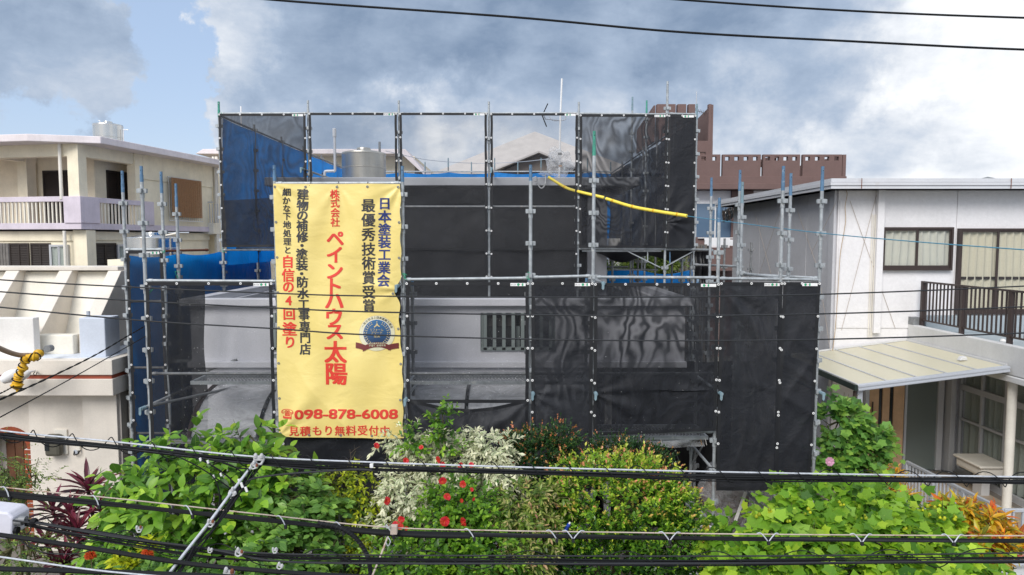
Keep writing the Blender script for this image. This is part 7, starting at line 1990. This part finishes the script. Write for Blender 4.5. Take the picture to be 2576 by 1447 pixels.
# ---------- leaf colours
L_big = leaf_mat('broad_leaf', [(0.0, (0.045, 0.12, 0.018)), (0.4, (0.11, 0.27, 0.028)), (0.75, (0.22, 0.42, 0.035)), (1.0, (0.36, 0.54, 0.05))], vein=(0.20, 0.34, 0.07), gloss=0.38)
L_mid = leaf_mat('mid_leaf', [(0.0, (0.04, 0.11, 0.025)), (0.5, (0.12, 0.26, 0.05)), (1.0, (0.24, 0.42, 0.07))], vein=(0.26, 0.40, 0.12))
L_hib = leaf_mat('hibiscus_leaf', [(0.0, (0.03, 0.09, 0.012)), (0.5, (0.10, 0.24, 0.02)), (1.0, (0.24, 0.42, 0.035))], gloss=0.3)
L_white = leaf_mat('variegated_leaf', [(0.0, (0.12, 0.22, 0.07)), (0.45, (0.32, 0.40, 0.20)), (1.0, (0.70, 0.69, 0.48))], rim_col=(0.76, 0.74, 0.55), rim_lo=0.45, rim_amt=0.75, transl=0.2, tcol=1.0)
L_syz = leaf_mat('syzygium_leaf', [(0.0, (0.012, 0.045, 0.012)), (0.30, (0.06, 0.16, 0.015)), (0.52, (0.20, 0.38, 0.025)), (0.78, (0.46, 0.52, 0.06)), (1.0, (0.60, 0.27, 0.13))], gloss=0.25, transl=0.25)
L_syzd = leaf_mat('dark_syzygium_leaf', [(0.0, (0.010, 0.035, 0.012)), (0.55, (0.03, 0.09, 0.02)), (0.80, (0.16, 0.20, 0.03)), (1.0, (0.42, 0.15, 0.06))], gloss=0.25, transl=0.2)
L_maple = leaf_mat('maple_shaped_leaf', [(0.0, (0.07, 0.19, 0.02)), (0.5, (0.17, 0.36, 0.025)), (1.0, (0.36, 0.52, 0.04))], vein=(0.38, 0.48, 0.08), gloss=0.5, transl=0.4)
L_maple2 = leaf_mat('soft_green_maple_shaped_leaf', [(0.0, (0.05, 0.15, 0.03)), (0.5, (0.12, 0.28, 0.05)), (1.0, (0.26, 0.42, 0.06))], vein=(0.26, 0.38, 0.10), gloss=0.5, transl=0.4)
L_ti = leaf_mat('purple_ti_leaf', [(0.0, (0.022, 0.012, 0.012)), (0.45, (0.10, 0.018, 0.030)), (1.0, (0.30, 0.04, 0.075))], rim_col=(0.03, 0.014, 0.016), rim_lo=0.6, rim_amt=0.6, gloss=0.28, transl=0.2)
L_gold = leaf_mat('golden_leaf', [(0.0, (0.08, 0.16, 0.012)), (0.5, (0.26, 0.34, 0.015)), (1.0, (0.48, 0.52, 0.02))])
L_crot = leaf_mat('croton_leaf', [(0.0, (0.05, 0.09, 0.012)), (0.3, (0.42, 0.40, 0.02)), (0.6, (0.62, 0.33, 0.015)), (0.8, (0.50, 0.10, 0.012)), (1.0, (0.18, 0.02, 0.012))], gloss=0.3, vein=(0.65, 0.36, 0.03))
L_cari = leaf_mat('mottled_leaf', [(0.0, (0.05, 0.11, 0.02)), (0.45, (0.16, 0.26, 0.03)), (0.75, (0.40, 0.42, 0.12)), (0.9, (0.58, 0.36, 0.20)), (1.0, (0.16, 0.02, 0.045))], rim_lo=0.5, rim_col=(0.09, 0.17, 0.025), rim_amt=0.85, blotch=((0.55, 0.42, 0.24), 16.0, 0.55, 0.7))
L_fine = leaf_mat('fine_leaf', [(0.0, (0.04, 0.09, 0.02)), (0.5, (0.13, 0.22, 0.04)), (1.0, (0.24, 0.32, 0.06))])
L_moss = leaf_mat('grey_moss', [(0.0, (0.10, 0.11, 0.08)), (1.0, (0.26, 0.27, 0.21))], transl=0.1)

t_ovate = leaf_template('ovate', 0.55); t_oval = leaf_template('oval', 0.50, droop=0.12); t_lance = leaf_template('lance', 0.42, droop=0.3)
t_maple = leaf_template('maple', 0.52); t_strap = leaf_template('strap', 0.15, fold=0.5, droop=0.35); t_fine = leaf_template('oval', 0.4)
t_crot = leaf_template('strap', 0.27, fold=0.35, droop=0.3)

def ft(lo, hi, hv=0.3):
    return lambda f, hue, p, rg: lo + (hi - lo) * f + hv * (hue - 0.5) + 0.1 * rg.normal(size=len(hue))
# ---------- shrubs, from the left
shrub('large_leaf_shrub', 'tall shrub with big oval bright green leaves in front of the left scaffold corner', 'shrub',
      [(470, 1270, 8.0, 150, 110, 0.8), (390, 1215, 8.2, 80, 50, 0.5), (462, 1130, 8.3, 40, 45, 0.35), (630, 1145, 8.3, 50, 50, 0.4), (628, 1095, 8.4, 30, 28, 0.3), (560, 1400, 7.6, 170, 80, 0.9), (700, 1250, 8.2, 80, 100, 0.6), (390, 1320, 7.8, 80, 60, 0.5), (580, 1210, 8.1, 100, 80, 0.6)],
      t_ovate, L_big, 205, 7, 0.215, 0.42, mode='whorl', up=0.45, droop=0.45, seed=3, tint_fn=ft(0.1, 0.85, 0.35), base=(-3.4, 8.4), inner=0.5, jit=0.45)
shrub('pinnate_shrub', 'shrub with rows of rounded leaflets on arching stems below the banner', 'shrub',
      [(790, 1290, 7.9, 65, 70, 0.5), (740, 1380, 7.6, 110, 80, 0.6), (830, 1250, 8.0, 40, 45, 0.3), (710, 1205, 8.1, 35, 38, 0.3), (680, 1440, 7.4, 120, 50, 0.6)],
      t_oval, L_mid, 150, 13, 0.125, 0.34, mode='pinnate', up=0.6, droop=0.45, seed=5, tint_fn=ft(0.25, 0.7, 0.5), base=(-2.2, 8.2), spread=1.2)
shrub('golden_shrub', 'small golden green shrub with thin drooping twigs between the big shrub and red hibiscus', 'shrub',
      [(890, 1225, 8.3, 65, 40, 0.3), (920, 1290, 8.1, 55, 60, 0.35), (860, 1200, 8.4, 45, 22, 0.25), (905, 1400, 7.9, 45, 55, 0.3)],
      t_lance, L_gold, 190, 7, 0.085, 0.22, up=0.35, droop=0.55, seed=8, tint_fn=ft(0.2, 0.8, 0.5), base=(-1.9, 8.5))
mo = shrub('hanging_moss', 'grey beard of hanging moss below the golden green shrub', 'moss',
      [(852, 1370, 7.9, 30, 110, 0.15), (890, 1320, 8.0, 16, 60, 0.1)], leaf_template('lance', 0.08), L_moss, 900, 5, 0.10, 0.22, up=-1.6, droop=0.6, seed=9, stems=False, tint_fn=ft(0.2, 0.8, 0.5), inner=0.1, keep=-1)
shrub('variegated_shrub', 'cream and white variegated shrub spilling in front of the banner foot', 'shrub',
      [(1050, 1110, 8.3, 85, 26, 0.3), (1120, 1160, 8.2, 110, 50, 0.45), (1230, 1150, 8.2, 60, 55, 0.4), (1040, 1230, 8.0, 75, 60, 0.4), (1130, 1240, 8.1, 110, 60, 0.4), (1260, 1210, 8.1, 45, 60, 0.35), (1235, 1130, 8.2, 55, 35, 0.3), (1010, 1180, 8.1, 45, 22, 0.25), (985, 1300, 7.9, 45, 18, 0.2), (1060, 1300, 7.9, 45, 45, 0.3), (1180, 1110, 8.3, 45, 28, 0.3)],
      t_lance, L_white, 560, 9, 0.092, 0.18, up=0.15, droop=0.3, seed=12, tint_fn=ft(0.35, 0.95, 0.4), base=(-0.8, 8.5), jit=0.5)
hb = shrub('red_hibiscus', 'green hibiscus bush dotted with red flowers at the middle of the garden', 'shrub',
      [(1120, 1350, 7.5, 115, 70, 0.6), (1160, 1255, 7.7, 75, 55, 0.4), (1040, 1400, 7.3, 110, 60, 0.6), (1240, 1390, 7.3, 110, 70, 0.6), (1120, 1120, 8.0, 22, 30, 0.15), (1115, 1060, 8.0, 12, 45, 0.08), (1200, 1300, 7.6, 80, 70, 0.5), (1040, 1105, 8.0, 22, 20, 0.15)],
      t_ovate, L_hib, 560, 8, 0.088, 0.25, up=0.7, droop=0.3, seed=14, tint_fn=ft(0.1, 0.85, 0.4), base=(-0.7, 8.0), jit=0.4)[0]
M_petal = leaf_mat('red_petal', [(0.0, (0.50, 0.012, 0.012)), (1.0, (0.72, 0.045, 0.035))], transl=0.35, tcol=1.3, var=0.12)
M_pistil = surf('red_yellow_pistil', (0.60, 0.10, 0.02), bump=0)
def petal_mesh(name, mat, w=0.85):
    m = MB(); m.grid(lambda u, v: ((u - 0.5) * w * (0.25 + 0.95 * math.sin(PI * min(1, v * 0.62 + 0.02)) ** 0.8), v, 0.35 * v - 0.42 * v * v + 0.07 * math.sin(u * 11) * v), 6, 6)
    me = m.mesh(name, mat, True, fix=False); add_attrs(me, [0.5] * len(me.vertices), [0.5] * len(me.vertices)); return me
PET = petal_mesh('petal', M_petal)
def flower(parent, u, v, Y, s, face=(0, -1, 0.2), pet=PET, pist=True, n=5):
    c = at(u, v, Y); f = Vector(face).normalized(); q = Vector((0, 0, 1)).rotation_difference(f).to_matrix()
    m = MB()
    if pist: m.tube([c, c + f * s * 0.6 + Vector((0, 0, -0.1 * s)), c + f * s * 1.0 + Vector((0, 0, -0.3 * s))], [0.05 * s, 0.04 * s, 0.07 * s], 6)
    else: m.lathe(c, [(0.001, 0.12 * s), (0.12 * s, 0.0), (0.001, -0.1 * s)], 8)
    fo = m.build('flower', M_pistil, parent, smooth=True)
    for k in range(n):
        rm = q @ Matrix.Rotation(k * 2 * PI / n + u, 3, 'Z') @ Matrix.Rotation(0.45 + 0.1 * math.sin(k * 3 + u), 3, 'X')
        p = put(pet, 'petal', c, fo, rot=rm, scale=s)
    return fo
rf_ = random.Random(2)
for (u, v, s_) in ((1507/2.064*0, 0, 0),)[:0]: pass
for (u, v, s_) in ((946, 1122, 13), (1158, 1090 + 32, 0), (1105, 1156, 15), (1112, 1171, 14), (1157, 1170, 12), (1185, 1170, 11), (1113, 1208, 15), (1165, 1218, 13), (1124, 1251, 14), (972, 1260, 15), (1120, 1310, 19), (1170, 1312, 19), (1010, 1306, 13), (1008, 1325, 13), (995, 1320, 13), (1026, 1330, 12), (1241, 1329, 16), (921, 1410, 12), (1193, 1440, 16), (1160, 1260, 8), (1186, 1232, 8), (960, 1421 + 40, 0), (1020, 1160, 13), (1060, 1121 + 5, 10), (1190, 1255, 8)):
    if s_: flower(hb, u, v, 7.05 if 960 < u < 1230 and v > 1200 else 7.6, s_ * 5.0 / F, face=(rf_.uniform(-1.3, 1.3), -1, rf_.uniform(-.3, 1.0)))
shrub('dark_box_shrub', 'dark glossy shrub with orange shoots in front of the narrow dense net', 'shrub',
      [(1360, 1150, 8.5, 95, 55, 0.45), (1340, 1110, 8.5, 60, 22, 0.3), (1405, 1105, 8.5, 45, 30, 0.3), (1290, 1150, 8.5, 40, 40, 0.3), (1420, 1180, 8.4, 60, 40, 0.4), (1352, 1225, 8.4, 70, 40, 0.4)],
      t_oval, L_syzd, 800, 11, 0.048, 0.15, mode='decussate', up=1.0, droop=0.0, seed=21, tint_fn=lambda f, hue, p, rg: 0.15 + 0.45 * f + 0.45 * (f > 0.6) * (hue > 0.6) * (p[:, 2] > at(0, 1160, 8.5).z), base=(0.4, 8.8), jit=0.25)
shrub('dark_box_shrub', 'smaller dark shrub with a few orange shoots beneath the walkway frame', 'shrub',
      [(1580, 1150, 8.9, 80, 35, 0.4), (1540, 1125, 8.9, 50, 22, 0.3), (1640, 1160, 8.9, 50, 28, 0.3)],
      t_oval, L_syzd, 420, 11, 0.042, 0.15, mode='decussate', up=1.0, droop=0.0, seed=22, tint_fn=lambda f, hue, p, rg: 0.1 + 0.4 * f + 0.5 * (f > 0.6) * (hue > 0.72), base=(1.6, 9.1), jit=0.25)
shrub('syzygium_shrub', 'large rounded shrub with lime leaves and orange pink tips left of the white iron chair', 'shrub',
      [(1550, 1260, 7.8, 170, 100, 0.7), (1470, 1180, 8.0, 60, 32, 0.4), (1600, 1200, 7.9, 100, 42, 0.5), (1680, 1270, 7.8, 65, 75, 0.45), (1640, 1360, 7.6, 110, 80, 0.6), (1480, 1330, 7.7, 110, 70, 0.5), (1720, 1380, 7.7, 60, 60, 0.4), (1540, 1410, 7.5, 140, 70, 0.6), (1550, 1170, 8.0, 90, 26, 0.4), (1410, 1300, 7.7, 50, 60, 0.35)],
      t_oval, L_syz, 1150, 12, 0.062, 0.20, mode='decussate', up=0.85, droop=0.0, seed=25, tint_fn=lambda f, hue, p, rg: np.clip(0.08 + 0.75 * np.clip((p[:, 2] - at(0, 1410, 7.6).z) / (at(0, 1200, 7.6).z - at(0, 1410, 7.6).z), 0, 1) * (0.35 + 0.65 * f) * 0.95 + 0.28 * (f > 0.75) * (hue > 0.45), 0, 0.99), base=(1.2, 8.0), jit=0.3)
shrub('mottled_shrub', 'mottled cream, pink and green shrub between the hibiscus and the lime shrub', 'shrub',
      [(1340, 1250, 7.6, 75, 45, 0.35), (1300, 1310, 7.4, 55, 60, 0.35), (1360, 1330, 7.4, 60, 50, 0.35), (1290, 1400, 7.2, 60, 55, 0.4), (1400, 1240, 7.7, 45, 30, 0.3), (1330, 1420, 7.2, 60, 40, 0.35)],
      t_lance, L_cari, 250, 9, 0.098, 0.17, up=0.5, droop=0.5, seed=28, tint_fn=lambda f, hue, p, rg: np.where((f > 0.85) & (hue > 0.6), 0.99, 0.2 + 0.5 * f + 0.5 * (hue - 0.4)), base=(0.1, 7.9))
mp = shrub('cotton_rose', 'sprawling bright green shrub with maple shaped leaves in front of the entrance porch', 'shrub',
      [(2120, 1340, 7.6, 190, 85, 0.8), (1960, 1370, 7.4, 170, 80, 0.7), (2270, 1390, 7.4, 130, 58, 0.7), (2150, 1262, 7.8, 80, 42, 0.5), (2060, 1265, 7.8, 80, 40, 0.5), (2320, 1310, 7.6, 45, 34, 0.4), (1870, 1410, 7.3, 75, 55, 0.5), (2130, 1430, 7.1, 300, 50, 0.7), (2380, 1420, 7.2, 90, 55, 0.5)],
      t_maple, L_maple, 520, 6, 0.185, 0.32, up=0.75, droop=0.5, seed=31, tint_fn=ft(0.1, 0.9, 0.35), base=(3.6, 8.0), jit=0.4, nrm_up=0.75, stemmat=M_twig, inner=0.55, face=0.5)[0]
bud = MB().lathe((0, 0, 0), [(0.001, -0.014), (0.013, -0.006), (0.014, 0.004), (0.006, 0.014), (0.001, 0.017)], 8).mesh('bud', L_gold, True)
add_attrs(bud, [0.9] * len(bud.vertices), [0.3] * len(bud.vertices))
for (u, v) in ((1935, 1283), (1980, 1305), (2030, 1286), (2115, 1268), (2173, 1300), (2045, 1340), (2330, 1280), (2344, 1290), (2360, 1278), (2370, 1300), (1910, 1300), (2200, 1320), (2090, 1375), (2400, 1305), (2280, 1335)):
    for k in range(3): put(bud, 'bud', at(u + rf_.uniform(-9, 9), v + rf_.uniform(-8, 8), 7.0), mp, scale=rf_.uniform(0.8, 1.5))
mp2 = shrub('cotton_rose', 'taller maple-leaved shrub with one pink flower beside the right net and entrance canopy post', 'shrub',
      [(2110, 1060, 10.2, 50, 50, 0.4), (2128, 1130, 10.1, 62, 50, 0.5), (2190, 1105, 10.0, 26, 36, 0.3), (2090, 1165, 10.0, 50, 40, 0.4), (2140, 1185, 9.8, 45, 28, 0.4), (2085, 1020, 10.2, 18, 25, 0.2)],
      t_maple, L_maple2, 95, 6, 0.18, 0.32, up=0.7, droop=0.6, seed=33, tint_fn=ft(0.1, 0.85, 0.35), base=(5.0, 10.3), nrm_up=0.6, stemmat=M_twig, face=0.5)[0]
M_pinkp = leaf_mat('pink_petal', [(0.0, (0.62, 0.26, 0.42)), (1.0, (0.75, 0.45, 0.56))], transl=0.3, tcol=1.1, var=0.1)
PETP = petal_mesh('petal', M_pinkp, 1.0)
flower(mp2, 2086, 1161, 9.5, 0.062, (0, -1, 0.2), PETP, False, 8); flower(mp2, 2086, 1160, 9.49, 0.04, (0.1, -1, 0.3), PETP, False, 6)
flower(mp, 2509, 1427, 7.0, 0.05, (0, -1, 0.3), PETP, False, 7)
shrub('croton', 'orange, red and yellow croton beside the lower porch railing', 'shrub',
      [(2398, 1278, 7.7, 30, 16, 0.15), (2452, 1290, 7.7, 26, 18, 0.15), (2475, 1322, 7.5, 42, 24, 0.2), (2520, 1350, 7.5, 28, 22, 0.15), (2465, 1372, 7.3, 60, 34, 0.25), (2400, 1330, 8.0, 30, 20, 0.2)],
      t_crot, L_crot, 54, 13, 0.19, 0.12, up=0.9, droop=0.25, seed=36, tint_fn=lambda f, hue, p, rg: np.clip(0.75 - 0.45 * f + 0.5 * (hue - 0.5) + 0.12 * rg.normal(size=len(hue)), 0, 1), base=(5.4, 8.1), spread=1.2)
shrub('croton', 'thin leaved orange croton growing behind the top cable bundle near the oak door', 'shrub',
      [(2190, 1190, 10.6, 50, 25, 0.3), (2150, 1205, 10.4, 60, 20, 0.3), (2240, 1225, 10.2, 50, 18, 0.3), (2180, 1170, 10.7, 25, 22, 0.2), (2210, 1300, 9.6, 60, 40, 0.3)],
      leaf_template('strap', 0.12, 0.4, 0.4), L_crot, 60, 12, 0.21, 0.15, up=1.0, droop=0.3, seed=37, tint_fn=lambda f, hue, p, rg: np.clip(0.55 + 0.2 * (hue - 0.5) + 0.1 * rg.normal(size=len(hue)), 0, 1), base=(5.6, 10.7), spread=1.0)
# purple ti plants: rosettes of long straps on canes
def ti(name, label, heads, seed, base, cat='plant', size=0.62):
    rg = np.random.default_rng(seed); t = thing(name, label, cat, (base[0], base[1], 0))
    P, D, N_, Sz, T = [], [], [], [], []
    m = MB()
    for (u, v, Y, s_, n) in heads:
        c = at(u, v, Y); g0 = Vector((base[0] + rg.uniform(-.15, .15), base[1] + rg.uniform(-.1, .1), 0))
        m.tube(smooth_path([g0, g0.lerp(c, 0.55) + Vector((rg.uniform(-.08, .08), 0, 0)), c], 5), [0.022] * 11, 7)
        for k in range(n):
            f = k / n; a = k * 2.4 + u; el = 1.35 - 1.45 * (1 - f) ** 1.1 + rg.normal() * 0.12
            d = np.array([math.cos(a) * math.cos(el), math.sin(a) * math.cos(el), math.sin(el)])
            P.append(np.array(c) + np.array([0, 0, (f - 0.5) * 0.22 * s_])); D.append(d); N_.append(np.array([-d[0] * 0.4, -d[1] * 0.4 - 0.1, 1.0])); Sz.append(1.18 * s_ * (0.7 + 0.5 * math.sin(PI * min(1, f * 1.1)) ** 0.7) * rg.uniform(0.85, 1.1)); T.append(np.clip(0.25 + 0.6 * f + rg.normal() * 0.22, 0, 0.99))
    P, D, N_ = np.array(P), np.array(D), np.array(N_); M = frames(D, N_)
    plant_finish(t, t_strap, L_ti, P, M, np.array(Sz), np.array(T))
    m.build('cane', M_bark, t, smooth=True)
    return t
ti('ti_plant', 'tallest purple ti plant, its rosette spread against the white wall', [(222, 1236, 8.6, 0.36, 26)], 3, (-5.3, 8.8))
ti('ti_plant', 'dense clump of dark purple ti plants at the foot of the white wall', [(133, 1290, 8.4, 0.30, 20), (178, 1300, 8.2, 0.32, 22), (255, 1290, 8.4, 0.30, 22), (195, 1340, 8.0, 0.30, 20), (280, 1320, 8.3, 0.26, 18), (120, 1375, 7.9, 0.28, 18), (235, 1370, 8.0, 0.28, 18)], 4, (-5.1, 8.4))
ti('ti_plant', 'low ti plant with rusty orange bronze leaves at the bottom left', [(170, 1400, 7.7, 0.26, 16), (160, 1420, 7.6, 0.24, 16)], 6, (-4.95, 7.8))
shrub('fine_leaf_tree', 'light feathery tree reaching in from the left edge before the arched door', 'tree',
      [(20, 1180, 8.0, 70, 35, 0.3), (60, 1200, 8.0, 55, 18, 0.2), (20, 1240, 8.0, 70, 22, 0.3), (90, 1195, 8.0, 60, 8, 0.15), (30, 1380, 7.4, 110, 60, 0.5), (-20, 1300, 7.6, 60, 80, 0.4), (80, 1370, 7.5, 60, 30, 0.3), (-30, 1150, 8, 50, 40, 0.4)],
      t_fine, L_fine, 330, 14, 0.036, 0.26, mode='pinnate', up=0.2, droop=0.2, seed=41, tint_fn=ft(0.2, 0.8, 0.5), base=(-6.2, 7.9), spread=1.2)
shrub('low_leafy_plants', 'low mixed green plants below the purple ti leaves at the bottom left', 'plant',
      [(330, 1420, 7.2, 110, 35, 0.4), (300, 1375, 7.6, 70, 28, 0.3), (420, 1430, 7.0, 110, 30, 0.4)],
      t_lance, L_mid, 150, 7, 0.13, 0.16, up=0.9, droop=0.4, seed=44, tint_fn=ft(0.1, 0.6, 0.5), base=(-4.2, 7.4))
shrub('lime_seedling', 'small plant with upright lime yellow leaves below the orange ixora flower', 'plant',
      [(312, 1415, 6.9, 12, 14, 0.05), (375, 1375, 7.0, 10, 10, 0.05), (330, 1432, 6.9, 18, 8, 0.05)],
      t_lance, L_gold, 9, 6, 0.16, 0.07, up=1.4, droop=0.25, seed=45, tint_fn=ft(0.7, 0.95, 0.2), base=(-3.9, 7.0), spread=1.1)
ix = thing('ixora', 'round orange red ixora flower heads among the low leaves at lower left', 'flower', (at(370, 1390, 6.85).x, 6.9, 0))
M_ix = surf('orange_red_floret', (0.55, 0.07, 0.012), bump=0, rough=0.6)
for (u, v, s_) in ((372, 1392, 17), (229, 1396, 15)):
    c = at(u, v, 6.85); m = MB(); rg = np.random.default_rng(int(u))
    for k in range(170):
        d = unit(rg.normal(size=3)); d[1] = -abs(d[1]); d[2] *= 0.75
        p = Vector(c) + Vector(d) * s_ * 6.85 / F * rg.uniform(0.75, 1.05); m.tube([c + Vector(d) * 0.01, p], [0.002, 0.004], 4, cap=False); 
        for q in range(4):
            a = q * PI / 2 + k; e = p + Vector((math.cos(a), -0.2, math.sin(a))) * 0.009; m.add([p, p.lerp(e, 0.5) + Vector((0, 0, 0.003)), e, p.lerp(e, 0.5) - Vector((0, 0, 0.003))], [(0, 1, 2, 3)])
    m.build('flower_head', M_ix, ix, fix=False, kind='stuff')
    MB().tube([c, Vector((c.x, c.y + 0.05, 0))], 0.006, 5).build('stem', M_twig, ix)
shrub('far_shrub', 'feathery yellow green shrub seen far off through the gap beside the slatted fence', 'shrub',
      [(1640, 668, 22, 55, 18, 0.8), (1600, 675, 22, 30, 14, 0.6), (1530, 690, 20, 15, 12, 0.4)], t_lance, L_fine, 220, 8, 0.22, 0.5, up=0.6, seed=50, tint_fn=ft(0.4, 0.95, 0.3), base=(4.5, 22))
# under-planting fills the dark gaps low in the bed
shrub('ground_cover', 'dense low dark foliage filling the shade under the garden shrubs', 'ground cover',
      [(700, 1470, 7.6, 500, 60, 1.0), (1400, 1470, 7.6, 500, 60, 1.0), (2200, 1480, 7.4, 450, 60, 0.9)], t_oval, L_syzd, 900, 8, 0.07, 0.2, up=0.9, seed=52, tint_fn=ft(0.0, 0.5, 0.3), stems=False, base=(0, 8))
# dry twigs above the golden shrub
dt = thing('dry_twigs', 'bare dry twigs standing above the golden green shrub before the dark net', 'plant', (at(880, 1200, 8.3).x, 8.3, 0))
rr = random.Random(5); m = MB(); root = at(893, 1240, 8.3); m.tube([Vector((root.x, 8.3, 0)), root, at(880, 1130, 8.3)], [0.012, 0.007, 0.002], 5)
for k in range(16):
    f = rr.uniform(0.1, 0.95); p = root.lerp(at(880, 1130, 8.3), f); d = Vector((rr.choice((-1, 1)) * rr.uniform(0.5, 1), rr.uniform(-.3, .3), rr.uniform(0.2, 0.9))); e = p + d * 0.14
    m.tube([p, p + d * 0.07 + Vector((0, 0, .01)), e], [0.0035, 0.0025, 0.001], 4); m.tube([p + d * 0.07, p + d * 0.07 + Vector((rr.uniform(-.05, .05), 0, 0.07))], [0.002, 0.001], 4)
m.build('twig', M_bark, dt)
# ornate white iron chair, yellow board, stored bits by the shrubs
wi = thing('iron_chair', 'ornate white cast iron garden chair behind the lime shrub', 'chair', (ax(1765, 9.2), 9.2, 0))
def ring(c, r, tr, n=14): return [Vector(c) + Vector((math.cos(2 * PI * i / n) * r, 0, math.sin(2 * PI * i / n) * r)) for i in range(n + 1)]
m = MB(); Yc = 9.2
for (u, v, r_) in ((1757, 1346, 14), (1783, 1340, 15), (1770, 1362, 10), (1800, 1352, 8), (1745, 1350, 8)):
    m.tube(ring(at(u, v, Yc), r_ * Yc / F, 0), 0.012, 6)
m.tube(smooth_path([at(1738, 1375, Yc), at(1742, 1335, Yc), at(1770, 1322, Yc), at(1800, 1335, Yc), at(1803, 1375, Yc)], 6), 0.014, 6)
m.build('backrest', M_white, wi, smooth=True)
for u in (1740, 1752, 1767, 1785, 1800):
    MB().tube([at(u, 1372, Yc), at(u, 1470, Yc)], 0.011, 6).build('leg', M_white, wi)
MB().box(ax(1738, Yc), ax(1803, Yc), Yc - 0.35, Yc, az(1442, Yc), az(1438, Yc)).build('seat', M_white, wi, bev=0.006)
yb = thing('yellow_board', 'tall yellow plastic board standing right of the white iron chair', 'board', (ax(1785, 8.9), 8.9, 0))
MB().grid(lambda u, v: (ax(1790, 8.7) + (u - 0.5) * 0.17 * math.sin(PI * (0.12 + 0.8 * v)) ** 0.5, 8.7 + 0.03 * math.sin(PI * u), 0.02 + v * (az(1322, 8.7))), 8, 20).build('board', M_surf_y, yb, smooth=True, fix=False)
bt = thing('blue_bottle', 'small blue bottle lying in the lime shrub', 'bottle', at(1426, 1328, 7.25))
MB().tube([at(1420, 1338, 7.2), at(1432, 1318, 7.2)], 0.02, 10).build('bottle_body', surf('blue_plastic', (0.02, 0.06, 0.40), rough=0.3, bump=0), bt, smooth=True)
MB().tube([at(1432, 1318, 7.2), at(1434, 1314, 7.2)], 0.011, 8).build('cap', M_white, bt)
print('LEAVES', NLEAF, 'OBJECTS', len(bpy.data.objects))
